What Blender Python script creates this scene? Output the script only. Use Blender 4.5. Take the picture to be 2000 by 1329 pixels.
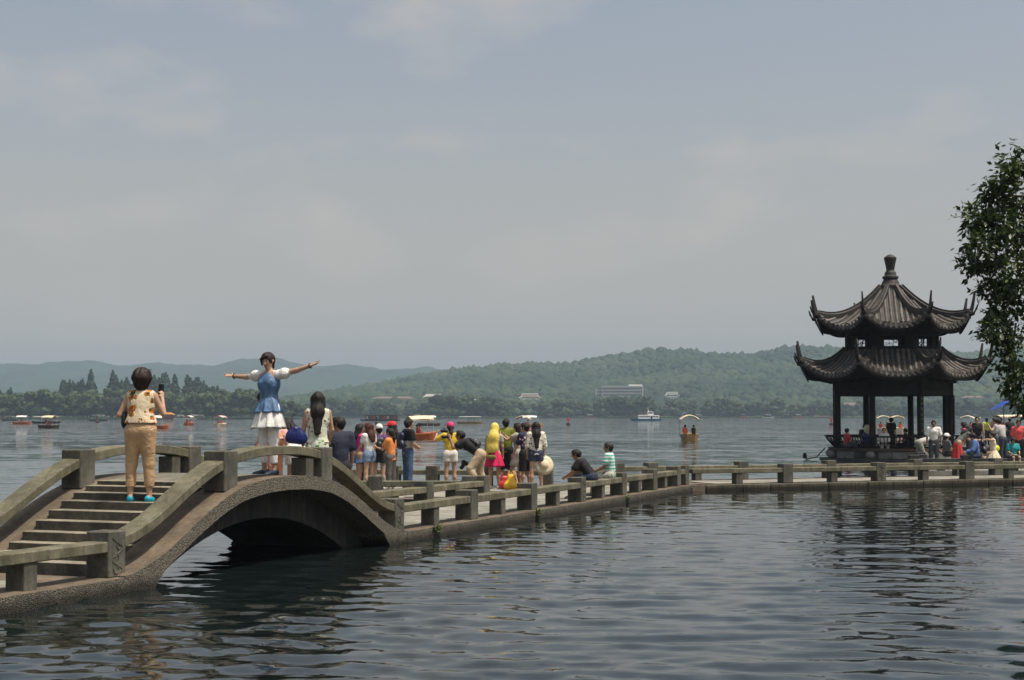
import bpy, bmesh, math, random
import numpy as np
from mathutils import Vector, Matrix
R = math.radians
sc = bpy.context.scene
for o in list(bpy.data.objects):
    bpy.data.objects.remove(o)
col = sc.collection
random.seed(7); rng = np.random.default_rng(7)

# ------------------------------------------------------------------ camera
CAMZ = 2.02                                   # eye height above the lake
cd = bpy.data.cameras.new('camera'); cam = bpy.data.objects.new('camera', cd); col.objects.link(cam)
cd.lens = 35; cd.sensor_width = 23.6; cd.sensor_fit = 'HORIZONTAL'
cd.clip_start = 0.1; cd.clip_end = 30000
PITCH = math.atan(147.5 / 2966)
cam.location = (0, 0, CAMZ); cam.rotation_euler = (math.pi / 2 + PITCH, 0, 0)
sc.camera = cam

# ------------------------------------------------------------------ sky
SUN_EL, SUN_AZ = R(67), math.atan2(0.908, -0.418)     # azimuth clockwise from +Y
w = bpy.data.worlds.new('World'); sc.world = w; w.use_nodes = True
nt = w.node_tree; nt.nodes.clear()
def N(t, typ, **kw):
    n = t.nodes.new(typ)
    for k, v in kw.items():
        setattr(n, k, v)
    return n
out = N(nt, 'ShaderNodeOutputWorld'); bg = N(nt, 'ShaderNodeBackground')
sky = N(nt, 'ShaderNodeTexSky', sky_type='NISHITA', sun_disc=False)
sky.sun_elevation = SUN_EL; sky.sun_rotation = SUN_AZ
sky.air_density = 1.0; sky.dust_density = 5.0; sky.ozone_density = 1.0; sky.altitude = 0
hsv = N(nt, 'ShaderNodeHueSaturation'); hsv.inputs['Saturation'].default_value = 0.58; hsv.inputs['Value'].default_value = 1.12
# thin, broken summer cloud over the whole dome
tc = N(nt, 'ShaderNodeTexCoord')
mp = N(nt, 'ShaderNodeMapping'); mp.inputs['Scale'].default_value = (1.0, 1.0, 2.2)
mp.inputs['Location'].default_value = (0.35, 0.2, 0.1)
nz = N(nt, 'ShaderNodeTexNoise'); nz.inputs['Scale'].default_value = 7.5; nz.inputs['Detail'].default_value = 7; nz.inputs['Roughness'].default_value = 0.5
cr = N(nt, 'ShaderNodeValToRGB'); cr.color_ramp.elements[0].position = 0.52; cr.color_ramp.elements[1].position = 0.72
cr.color_ramp.elements[0].color = (0, 0, 0, 1); cr.color_ramp.elements[1].color = (0.55, 0.55, 0.55, 1)
mx = N(nt, 'ShaderNodeMix', data_type='RGBA')
mx.inputs['B'].default_value = (5.3, 4.85, 4.4, 1)
tint = N(nt, 'ShaderNodeMix', data_type='RGBA', blend_type='MULTIPLY'); tint.inputs['Factor'].default_value = 1.0; tint.inputs['B'].default_value = (1.05, 1.05, 1.03, 1)
nt.links.new(sky.outputs[0], hsv.inputs['Color']); nt.links.new(hsv.outputs[0], tint.inputs['A'])
nt.links.new(tc.outputs['Generated'], mp.inputs['Vector']); nt.links.new(mp.outputs[0], nz.inputs['Vector'])
nt.links.new(nz.outputs['Fac'], cr.inputs[0]); nt.links.new(cr.outputs[0], mx.inputs['Factor'])
# the lowest few degrees of the dome whiten in the summer haze, all the way round
sz = N(nt, 'ShaderNodeSeparateXYZ'); nt.links.new(tc.outputs['Generated'], sz.inputs[0])
mh = N(nt, 'ShaderNodeMapRange', interpolation_type='SMOOTHSTEP'); mh.inputs['From Min'].default_value = 0.0; mh.inputs['From Max'].default_value = 0.27; mh.inputs['To Min'].default_value = 0.95; mh.inputs['To Max'].default_value = 0.0
nt.links.new(sz.outputs['Z'], mh.inputs['Value'])
mz = N(nt, 'ShaderNodeMix', data_type='RGBA'); mz.inputs['B'].default_value = (5.25, 4.95, 4.5, 1); nt.links.new(mh.outputs['Result'], mz.inputs['Factor']); nt.links.new(tint.outputs['Result'], mz.inputs['A'])
nt.links.new(mz.outputs['Result'], mx.inputs['A'])
nt.links.new(mx.outputs['Result'], bg.inputs['Color']); bg.inputs['Strength'].default_value = 0.115
nt.links.new(bg.outputs[0], out.inputs['Surface'])

# ------------------------------------------------------------------ sun
sl = bpy.data.lights.new('sun', 'SUN'); sl.energy = 4.6; sl.angle = R(0.53); sl.color = (1.0, 0.91, 0.77)
so = bpy.data.objects.new('sun', sl); col.objects.link(so)
SUN_DIR = Vector((math.sin(SUN_AZ) * math.cos(SUN_EL), math.cos(SUN_AZ) * math.cos(SUN_EL), math.sin(SUN_EL)))
so.rotation_euler = SUN_DIR.to_track_quat('Z', 'Y').to_euler(); so.location = (0, -20, 40)

# ------------------------------------------------------------------ view
sc.view_settings.view_transform = 'Standard'; sc.view_settings.look = 'None'
sc.view_settings.exposure = 0.06; sc.view_settings.gamma = 1.0; sc.view_settings.use_curve_mapping = False
sc.cycles.use_denoising = True
sc.cycles.max_bounces = 6; sc.cycles.volume_bounces = 0
# ------------------------------------------------------------------ helpers
def at(x, y, z=0.0):
    """point of height z seen at photograph pixel (x, y) (2000 x 1329 frame)"""
    d = Vector(((x - 1000) / 2966, 1.0, -(y - 664.5) / 2966))
    d = Matrix.Rotation(PITCH, 3, 'X') @ d
    t = (z - CAMZ) / d.z
    return Vector((d.x * t, d.y * t, z))
def atY(x, y, Y):
    d = Vector(((x - 1000) / 2966, 1.0, -(y - 664.5) / 2966))
    d = Matrix.Rotation(PITCH, 3, 'X') @ d
    t = Y / d.y
    return Vector((d.x * t, Y, CAMZ + d.z * t))
def tag(o, label=None, cat=None, group=None, kind=None):
    if label: o['label'] = label
    if cat: o['category'] = cat
    if group: o['group'] = group
    if kind: o['kind'] = kind
    return o
def empty(name, loc=(0, 0, 0), rz=0.0, label=None, cat=None, group=None):
    o = bpy.data.objects.new(name, None); col.objects.link(o)
    o.location = loc; o.rotation_euler = (0, 0, rz); o.empty_display_size = 0.2
    return tag(o, label, cat, group)
def link(name, me, parent=None, mat=None):
    o = bpy.data.objects.new(name, me); col.objects.link(o)
    if mat is not None and not me.materials: me.materials.append(mat)
    if parent is not None: o.parent = parent
    return o
def mesh_np(name, verts, faces, mat=None, smooth=False):
    me = bpy.data.meshes.new(name)
    verts = np.asarray(verts, dtype=np.float32)
    if isinstance(faces, np.ndarray) and faces.ndim == 2:
        nf, k = faces.shape
        me.vertices.add(len(verts)); me.vertices.foreach_set('co', verts.ravel())
        me.loops.add(nf * k); me.loops.foreach_set('vertex_index', faces.astype(np.int32).ravel())
        me.polygons.add(nf)
        me.polygons.foreach_set('loop_start', np.arange(0, nf * k, k, dtype=np.int32))
        me.polygons.foreach_set('loop_total', np.full(nf, k, dtype=np.int32))
        me.update(calc_edges=True); me.validate()
    else:
        me.from_pydata([tuple(v) for v in verts], [], [tuple(f) for f in faces])
    if smooth: me.polygons.foreach_set('use_smooth', np.ones(len(me.polygons), dtype=bool))
    if mat is not None: me.materials.append(mat)
    me.update()
    return me
class MB:
    """collects simple shapes for one mesh"""
    def __init__(s): s.v = []; s.f = []
    def add(s, v, f):
        n = len(s.v); s.v += [tuple(p) for p in v]; s.f += [tuple(i + n for i in q) for q in f]; return s
    def box(s, c, d, rz=0.0, m=None):
        hx, hy, hz = d[0] / 2, d[1] / 2, d[2] / 2; ca, sa = math.cos(rz), math.sin(rz)
        P = []
        for z in (-hz, hz):
            for x, y in ((-hx, -hy), (hx, -hy), (hx, hy), (-hx, hy)):
                p = Vector((c[0] + x * ca - y * sa, c[1] + x * sa + y * ca, c[2] + z)); P.append(m @ p if m else p)
        return s.add(P, [(3, 2, 1, 0), (4, 5, 6, 7), (0, 1, 5, 4), (1, 2, 6, 5), (2, 3, 7, 6), (3, 0, 4, 7)])
    def tube(s, pts, r, n=6, cap=True):
        pts = [Vector(p) for p in pts]; rr = r if hasattr(r, '__len__') else [r] * len(pts)
        V = []; F = []
        for i, p in enumerate(pts):
            t = (pts[min(i + 1, len(pts) - 1)] - pts[max(i - 1, 0)]).normalized()
            a = Vector((0, 0, 1)) if abs(t.z) < 0.9 else Vector((1, 0, 0))
            u = t.cross(a).normalized(); v2 = t.cross(u)
            for k in range(n):
                th = 2 * math.pi * k / n; V.append(p + (u * math.cos(th) + v2 * math.sin(th)) * rr[i])
        for i in range(len(pts) - 1):
            for k in range(n):
                F.append((i * n + k, i * n + (k + 1) % n, (i + 1) * n + (k + 1) % n, (i + 1) * n + k))
        if cap:
            F.append(tuple(range(n))[::-1]); F.append(tuple((len(pts) - 1) * n + k for k in range(n)))
        return s.add(V, F)
    def lathe(s, prof, n=12, c=(0, 0, 0)):
        V = []; F = []
        for r_, z in prof:
            for k in range(n):
                a = 2 * math.pi * k / n; V.append((c[0] + r_ * math.cos(a), c[1] + r_ * math.sin(a), c[2] + z))
        for i in range(len(prof) - 1):
            for k in range(n):
                F.append((i * n + k, i * n + (k + 1) % n, (i + 1) * n + (k + 1) % n, (i + 1) * n + k))
        F.append(tuple(range(n))[::-1]); F.append(tuple((len(prof) - 1) * n + k for k in range(n)))
        return s.add(V, F)
    def sweep(s, rows, closed=True, cap=True):
        """rows: list of rings (equal point counts)"""
        n = len(rows[0]); V = [p for r_ in rows for p in r_]; F = []
        for i in range(len(rows) - 1):
            for k in range(n if closed else n - 1):
                F.append((i * n + k, i * n + (k + 1) % n, (i + 1) * n + (k + 1) % n, (i + 1) * n + k))
        if cap and closed:
            F.append(tuple(range(n))[::-1]); F.append(tuple((len(rows) - 1) * n + k for k in range(n)))
        return s.add(V, F)
    def mesh(s, name, mat=None, smooth=False, bevel=0.0, seg=1):
        me = bpy.data.meshes.new(name); me.from_pydata(s.v, [], s.f)
        bm = bmesh.new(); bm.from_mesh(me)
        bmesh.ops.recalc_face_normals(bm, faces=bm.faces)
        if bevel > 0:
            bmesh.ops.bevel(bm, geom=[e for e in bm.edges if e.calc_face_angle(0) > 0.5], offset=bevel, segments=seg, affect='EDGES', profile=0.6)
        bm.to_mesh(me); bm.free()
        if smooth: me.polygons.foreach_set('use_smooth', np.ones(len(me.polygons), dtype=bool))
        if mat is not None: me.materials.append(mat)
        me.update(); return me
    def obj(s, name, mat=None, parent=None, smooth=False, bevel=0.0, seg=1):
        return link(name, s.mesh(name, mat, smooth, bevel, seg), parent)
def poly_prism(pts, z0, z1):
    n = len(pts); m = MB()
    m.add([(p[0], p[1], z0) for p in pts] + [(p[0], p[1], z1) for p in pts],
          [tuple(range(n))[::-1], tuple(range(n, 2 * n))] + [(i, (i + 1) % n, n + (i + 1) % n, n + i) for i in range(n)])
    return m
def copy_tree(o, parent=None):
    c = o.copy(); col.objects.link(c); c.parent = parent
    for ch in list(o.children): copy_tree(ch, c)
    return c
def vnoise(x, y, seed=0):
    """smooth value noise on numpy arrays"""
    xi = np.floor(x).astype(np.int64); yi = np.floor(y).astype(np.int64); fx = x - xi; fy = y - yi
    def h(a, b):
        v = (a * 374761393 + b * 668265263 + seed * 1442695041) & 0x7fffffff
        v = ((v ^ (v >> 13)) * 1274126177) & 0x7fffffff
        return ((v ^ (v >> 16)) & 0xffff) / 65535.0
    ux = fx * fx * (3 - 2 * fx); uy = fy * fy * (3 - 2 * fy)
    return (h(xi, yi) * (1 - ux) + h(xi + 1, yi) * ux) * (1 - uy) + (h(xi, yi + 1) * (1 - ux) + h(xi + 1, yi + 1) * ux) * uy
def fbm(x, y, seed=0, oct=4):
    s = 0; a = 0.5
    for i in range(oct):
        s = s + a * vnoise(x * 2 ** i, y * 2 ** i, seed + i); a *= 0.5
    return s
# ------------------------------------------------------------------ materials
def mat_new(name, base=(0.5, 0.5, 0.5), rough=0.7, spec=0.5, metal=0.0):
    m = bpy.data.materials.new(name); m.use_nodes = True
    b = m.node_tree.nodes['Principled BSDF']
    b.inputs['Base Color'].default_value = (*base, 1); b.inputs['Roughness'].default_value = rough
    b.inputs['Specular IOR Level'].default_value = spec; b.inputs['Metallic'].default_value = metal
    return m, m.node_tree, b
def noise_col(t, b, c1, c2, scale, detail=5, rough=0.6, lo=0.35, hi=0.65, coord='Object', mapscale=None):
    tc = N(t, 'ShaderNodeTexCoord'); n = N(t, 'ShaderNodeTexNoise'); r_ = N(t, 'ShaderNodeValToRGB')
    n.inputs['Scale'].default_value = scale; n.inputs['Detail'].default_value = detail; n.inputs['Roughness'].default_value = rough
    r_.color_ramp.elements[0].position = lo; r_.color_ramp.elements[1].position = hi
    r_.color_ramp.elements[0].color = (*c1, 1); r_.color_ramp.elements[1].color = (*c2, 1)
    src = tc.outputs[coord]
    if mapscale:
        mp = N(t, 'ShaderNodeMapping'); mp.inputs['Scale'].default_value = mapscale; t.links.new(src, mp.inputs[0]); src = mp.outputs[0]
    t.links.new(src, n.inputs['Vector']); t.links.new(n.outputs['Fac'], r_.inputs[0])
    if b: t.links.new(r_.outputs[0], b.inputs['Base Color'])
    return r_, n, src
def add_bump(t, b, scale, strength, dist, detail=4, kind='noise', src=None, coord='Object', prev=None):
    if src is None: src = N(t, 'ShaderNodeTexCoord').outputs[coord]
    if kind == 'noise':
        n = N(t, 'ShaderNodeTexNoise'); n.inputs['Detail'].default_value = detail; o_ = 'Fac'
    else:
        n = N(t, 'ShaderNodeTexVoronoi'); o_ = 'Distance'
    n.inputs['Scale'].default_value = scale
    bp = N(t, 'ShaderNodeBump'); bp.inputs['Strength'].default_value = strength; bp.inputs['Distance'].default_value = dist
    t.links.new(src, n.inputs['Vector']); t.links.new(n.outputs[o_], bp.inputs['Height'])
    if prev is not None: t.links.new(prev.outputs[0], bp.inputs['Normal'])
    t.links.new(bp.outputs[0], b.inputs['Normal'])
    return bp
def mixc(t, fac, a, b_, blend='MIX'):
    m = N(t, 'ShaderNodeMix', data_type='RGBA', blend_type=blend)
    for k, v in (('Factor', fac), ('A', a), ('B', b_)):
        if isinstance(v, (int, float)): m.inputs[k].default_value = v
        elif isinstance(v, tuple): m.inputs[k].default_value = (*v, 1)
        else: t.links.new(v, m.inputs[k])
    return m.outputs['Result']
MATS = {}
def stone_mat(name, c1, c2, stain=(0.06, 0.055, 0.045), streak=0.5, rough=0.85, bump=0.25, wet=False):
    m, t, b = mat_new(name, rough=rough, spec=0.3)
    r1, n1, src = noise_col(t, None, c1, c2, 3.2, 6, 0.65)
    g = N(t, 'ShaderNodeNewGeometry')
    # vertical weather streaks and blotches of lichen, both fixed to the stone
    mp = N(t, 'ShaderNodeMapping'); mp.inputs['Scale'].default_value = (14, 14, 0.9); t.links.new(g.outputs['Position'], mp.inputs[0])
    n2 = N(t, 'ShaderNodeTexNoise'); n2.inputs['Scale'].default_value = 1.0; n2.inputs['Detail'].default_value = 3; t.links.new(mp.outputs[0], n2.inputs['Vector'])
    r2 = N(t, 'ShaderNodeValToRGB'); r2.color_ramp.elements[0].position = 0.50; r2.color_ramp.elements[1].position = 0.72
    t.links.new(n2.outputs['Fac'], r2.inputs[0])
    mulf = N(t, 'ShaderNodeMath', operation='MULTIPLY'); t.links.new(r2.outputs[0], mulf.inputs[0]); mulf.inputs[1].default_value = streak
    c = mixc(t, mulf.outputs[0], r1.outputs[0], stain)
    n3 = N(t, 'ShaderNodeTexNoise'); n3.inputs['Scale'].default_value = 26; n3.inputs['Detail'].default_value = 6; n3.inputs['Roughness'].default_value = 0.75
    t.links.new(g.outputs['Position'], n3.inputs['Vector'])
    r3 = N(t, 'ShaderNodeValToRGB'); r3.color_ramp.elements[0].position = 0.3; r3.color_ramp.elements[1].position = 0.75
    r3.color_ramp.elements[0].color = (0.62, 0.62, 0.62, 1); r3.color_ramp.elements[1].color = (1.2, 1.2, 1.18, 1)
    t.links.new(n3.outputs['Fac'], r3.inputs[0])
    c = mixc(t, 1.0, c, r3.outputs[0], 'MULTIPLY')
    n5 = N(t, 'ShaderNodeTexNoise'); n5.inputs['Scale'].default_value = 1.7; n5.inputs['Detail'].default_value = 8; n5.inputs['Roughness'].default_value = 0.7; t.links.new(g.outputs['Position'], n5.inputs['Vector'])
    r5 = N(t, 'ShaderNodeValToRGB'); r5.color_ramp.elements[0].position = 0.38; r5.color_ramp.elements[1].position = 0.66
    r5.color_ramp.elements[0].color = (0.55, 0.56, 0.52, 1); r5.color_ramp.elements[1].color = (1.18, 1.15, 1.1, 1); t.links.new(n5.outputs['Fac'], r5.inputs[0])
    c = mixc(t, 0.85, c, r5.outputs[0], 'MULTIPLY')
    if wet:      # dark weedy band where the lake laps the stone
        sx = N(t, 'ShaderNodeSeparateXYZ'); t.links.new(g.outputs['Position'], sx.inputs[0])
        mr = N(t, 'ShaderNodeMapRange'); mr.inputs['From Min'].default_value = 0.03; mr.inputs['From Max'].default_value = 0.11; mr.inputs['To Min'].default_value = 0.22; mr.inputs['To Max'].default_value = 1.0
        ad = N(t, 'ShaderNodeMath', operation='MULTIPLY_ADD'); t.links.new(n2.outputs['Fac'], ad.inputs[0]); ad.inputs[1].default_value = -0.05; t.links.new(sx.outputs['Z'], ad.inputs[2])
        t.links.new(ad.outputs[0], mr.inputs['Value']); c = mixc(t, 1.0, c, mr.outputs['Result'], 'MULTIPLY')
    t.links.new(c, b.inputs['Base Color'])
    bp = N(t, 'ShaderNodeBump'); bp.inputs['Strength'].default_value = bump; bp.inputs['Distance'].default_value = 0.02
    t.links.new(n3.outputs['Fac'], bp.inputs['Height']); t.links.new(bp.outputs[0], b.inputs['Normal'])
    return m
MATS['beam'] = stone_mat('beam_stone', (0.125, 0.118, 0.082), (0.195, 0.182, 0.13), (0.045, 0.042, 0.028), 0.5)
MATS['post'] = stone_mat('post_stone', (0.095, 0.092, 0.078), (0.155, 0.148, 0.125), (0.035, 0.033, 0.028), 0.45)
MATS['greystone'] = stone_mat('grey_granite', (0.045, 0.047, 0.049), (0.075, 0.077, 0.078), (0.025, 0.025, 0.026), 0.5)  # also puts shade into the colour of the landing rails
MATS['palestone'] = stone_mat('pale_granite', (0.16, 0.16, 0.155), (0.22, 0.22, 0.215), (0.08, 0.08, 0.075), 0.5)
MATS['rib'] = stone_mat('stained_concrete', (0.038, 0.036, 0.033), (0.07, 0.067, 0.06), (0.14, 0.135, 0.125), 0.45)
MATS['paving'] = stone_mat('pale_paving', (0.25, 0.24, 0.215), (0.33, 0.32, 0.285), (0.19, 0.175, 0.15), 0.25, bump=0.1)
MATS['kerbtop'] = stone_mat('kerb_stone', (0.13, 0.10, 0.075), (0.195, 0.155, 0.115), (0.085, 0.072, 0.055), 0.2)
MATS['paving2'] = stone_mat('worn_step', (0.25, 0.225, 0.18), (0.34, 0.31, 0.25), (0.12, 0.105, 0.085), 0.25, bump=0.1)
MATS['landing'] = stone_mat('worn_landing', (0.16, 0.148, 0.118), (0.225, 0.208, 0.17), (0.12, 0.11, 0.09), 0.2, bump=0.1)
MATS['edge'] = stone_mat('edge_stone', (0.095, 0.083, 0.06), (0.15, 0.134, 0.10), (0.03, 0.028, 0.02), 0.7, wet=True)
def aggregate_mat():
    m, t, b = mat_new('exposed_aggregate', rough=0.9, spec=0.3)
    g = N(t, 'ShaderNodeNewGeometry')
    v = N(t, 'ShaderNodeTexVoronoi'); v.inputs['Scale'].default_value = 66; t.links.new(g.outputs['Position'], v.inputs['Vector'])
    r_ = N(t, 'ShaderNodeValToRGB'); r_.color_ramp.elements[0].position = 0.05; r_.color_ramp.elements[1].position = 0.62
    r_.color_ramp.elements[0].color = (0.31, 0.285, 0.23, 1); r_.color_ramp.elements[1].color = (0.07, 0.062, 0.048, 1)
    t.links.new(v.outputs['Distance'], r_.inputs[0])
    bw = N(t, 'ShaderNodeRGBToBW'); t.links.new(v.outputs['Color'], bw.inputs[0])
    hs = mixc(t, 0.45, r_.outputs[0], bw.outputs[0], 'SOFT_LIGHT')
    # damp dark band just above the water
    sx = N(t, 'ShaderNodeSeparateXYZ'); t.links.new(g.outputs['Position'], sx.inputs[0])
    n = N(t, 'ShaderNodeTexNoise'); n.inputs['Scale'].default_value = 5; t.links.new(g.outputs['Position'], n.inputs['Vector'])
    ad = N(t, 'ShaderNodeMath', operation='MULTIPLY_ADD'); t.links.new(n.outputs['Fac'], ad.inputs[0]); ad.inputs[1].default_value = -0.14; t.links.new(sx.outputs['Z'], ad.inputs[2])
    mr = N(t, 'ShaderNodeMapRange'); mr.inputs['From Min'].default_value = -0.03; mr.inputs['From Max'].default_value = 0.09; mr.inputs['To Min'].default_value = 0.25; mr.inputs['To Max'].default_value = 1.0
    t.links.new(ad.outputs[0], mr.inputs['Value'])
    cc = mixc(t, 1.0, hs, mr.outputs['Result'], 'MULTIPLY')
    t.links.new(cc, b.inputs['Base Color'])
    bp = N(t, 'ShaderNodeBump'); bp.inputs['Strength'].default_value = 0.8; bp.inputs['Distance'].default_value = 0.02; bp.invert = True
    t.links.new(v.outputs['Distance'], bp.inputs['Height']); t.links.new(bp.outputs[0], b.inputs['Normal'])
    return m
MATS['aggregate'] = aggregate_mat()
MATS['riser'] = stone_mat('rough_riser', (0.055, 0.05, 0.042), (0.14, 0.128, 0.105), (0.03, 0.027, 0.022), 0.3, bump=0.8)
def simple(name, c, rough=0.6, spec=0.4, var=0.15, scale=6, bump=0.0, bscale=30, metal=0.0):
    m, t, b = mat_new(name, c, rough, spec, metal)
    c1 = tuple(max(0, x * (1 - var)) for x in c); c2 = tuple(min(1, x * (1 + var)) for x in c)
    noise_col(t, b, c1, c2, scale, 5, 0.6)
    if bump: add_bump(t, b, bscale, bump, 0.02)
    return m
MATS['wood'] = simple('dark_wood', (0.011, 0.008, 0.007), 0.7, 0.2, 0.35, 4, 0.15, 25)
MATS['wood2'] = simple('brown_wood', (0.05, 0.028, 0.02), 0.6, 0.4, 0.3, 5)
def tile_mat():
    m, t, b = mat_new('roof_tile', rough=0.62, spec=0.45)
    r_, n, src = noise_col(t, None, (0.030, 0.026, 0.023), (0.15, 0.132, 0.115), 2.6, 7, 0.7, 0.35, 0.7)
    n2 = N(t, 'ShaderNodeTexNoise'); n2.inputs['Scale'].default_value = 14; n2.inputs['Detail'].default_value = 5; t.links.new(src, n2.inputs['Vector'])
    r2 = N(t, 'ShaderNodeValToRGB'); r2.color_ramp.elements[0].position = 0.56; r2.color_ramp.elements[1].position = 0.72
    r2.color_ramp.elements[0].color = (0, 0, 0, 1); r2.color_ramp.elements[1].color = (0.6, 0.6, 0.6, 1); t.links.new(n2.outputs['Fac'], r2.inputs[0])
    c = mixc(t, r2.outputs[0], r_.outputs[0], (0.20, 0.155, 0.11))
    oi = N(t, 'ShaderNodeObjectInfo'); mr = N(t, 'ShaderNodeMapRange'); mr.inputs['To Min'].default_value = 0.65; mr.inputs['To Max'].default_value = 1.35
    t.links.new(oi.outputs['Random'], mr.inputs['Value'])
    c = mixc(t, 1.0, c, mr.outputs['Result'], 'MULTIPLY'); t.links.new(c, b.inputs['Base Color'])
    add_bump(t, b, 22, 0.3, 0.02)
    return m
MATS['tile'] = tile_mat()
MATS['ridge'] = simple('roof_ridge', (0.030, 0.025, 0.022), 0.65, 0.4, 0.4, 3, 0.3, 18)
def foliage_mat(name, c1, c2, c3=None, rough=0.6, rnd=0.35, trans=0.25):
    m, t, b = mat_new(name, c1, rough, 0.25)
    r_, n, src = noise_col(t, None, c1, c2, 0.35, 3, 0.5, 0.3, 0.7, coord='Object')
    oi = N(t, 'ShaderNodeObjectInfo'); mr = N(t, 'ShaderNodeMapRange'); mr.inputs['To Min'].default_value = 1 - rnd; mr.inputs['To Max'].default_value = 1 + rnd
    t.links.new(oi.outputs['Random'], mr.inputs['Value'])
    c = mixc(t, 1.0, r_.outputs[0], mr.outputs['Result'], 'MULTIPLY')
    if c3:
        f = N(t, 'ShaderNodeMath', operation='FRACT'); mu = N(t, 'ShaderNodeMath', operation='MULTIPLY'); mu.inputs[1].default_value = 7.31
        t.links.new(oi.outputs['Random'], mu.inputs[0]); t.links.new(mu.outputs[0], f.inputs[0])
        sc_ = N(t, 'ShaderNodeMath', operation='MULTIPLY'); sc_.inputs[1].default_value = 0.7; t.links.new(f.outputs[0], sc_.inputs[0])
        c = mixc(t, sc_.outputs[0], c, c3)
    t.links.new(c, b.inputs['Base Color'])
    return m
# ================================================================== LAKE
def lake_mesh():
    O = np.array([0.0, -8.0])
    r_near = np.exp(np.linspace(math.log(14.0), math.log(150.0), 520))
    r_mid = np.exp(np.linspace(math.log(152.0), math.log(5600.0), 70))
    r_in = np.linspace(0.6, 13.6, 12)
    r_ = np.concatenate([r_in, r_near, r_mid])
    a_f = np.linspace(R(-25), R(25), 560)
    a_b = np.linspace(R(25), R(335), 90)[1:-1]
    a = np.concatenate([a_f, a_b]); na = len(a); nr = len(r_)
    A, RR = np.meshgrid(a, r_)
    X = O[0] + RR * np.sin(A); Y = O[1] + RR * np.cos(A)
    cell = np.maximum(RR * (R(50) / 560), np.gradient(r_)[:, None] * 0.8) * np.ones_like(RR)
    cell[:, 560:] = np.maximum(cell[:, 560:], RR[:, 560:] * R(3.4))
    g = np.random.default_rng(11)
    wx = X + 0.35 * (fbm(X * 0.35, Y * 0.35, 3, 3) - 0.5) * 2; wy = Y + 0.35 * (fbm(X * 0.35, Y * 0.35, 9, 3) - 0.5) * 2
    Z = np.zeros_like(X)
    lam = np.exp(g.uniform(math.log(0.17), math.log(1.7), 80)); lam.sort()
    for L in lam:
        th = g.normal(R(80), R(32)); k = 2 * math.pi / L
        slope = (0.0185 if L < 0.45 else 0.0140 if L < 0.8 else 0.0085) * (0.5 + 0.9 * math.exp(-((math.log(L / 0.5)) ** 2) / 0.45))
        fade = np.clip((L / 2.6 - cell) / (L / 2.6 - L / 6), 0, 1)
        ph = g.uniform(0, 6.28)
        s = np.sin(k * (wx * math.cos(th) + wy * math.sin(th)) + ph)
        Z += fade * (slope / k) * (s + 0.25 * np.cos(2 * k * (wx * math.cos(th) + wy * math.sin(th)) + 2 * ph))
    Z *= np.clip((150 - RR) / 90, 0, 1)
    Z *= 0.72 + 0.7 * fbm(X * 0.13, Y * 0.13, 21, 3)
    # calmer in the lee of the walkway's near side
    V = np.stack([X, Y, Z], -1).reshape(-1, 3)
    i = np.arange(nr - 1)[:, None]; j = np.arange(na)[None, :]; jn = (j + 1) % na
    F = np.stack([i * na + j, (i + 1) * na + j, (i + 1) * na + jn, i * na + jn], -1).reshape(-1, 4)
    V = np.vstack([V, [[O[0], O[1], 0]]]); 
    me = mesh_np('lake', V, F, None, True)
    return me
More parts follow.
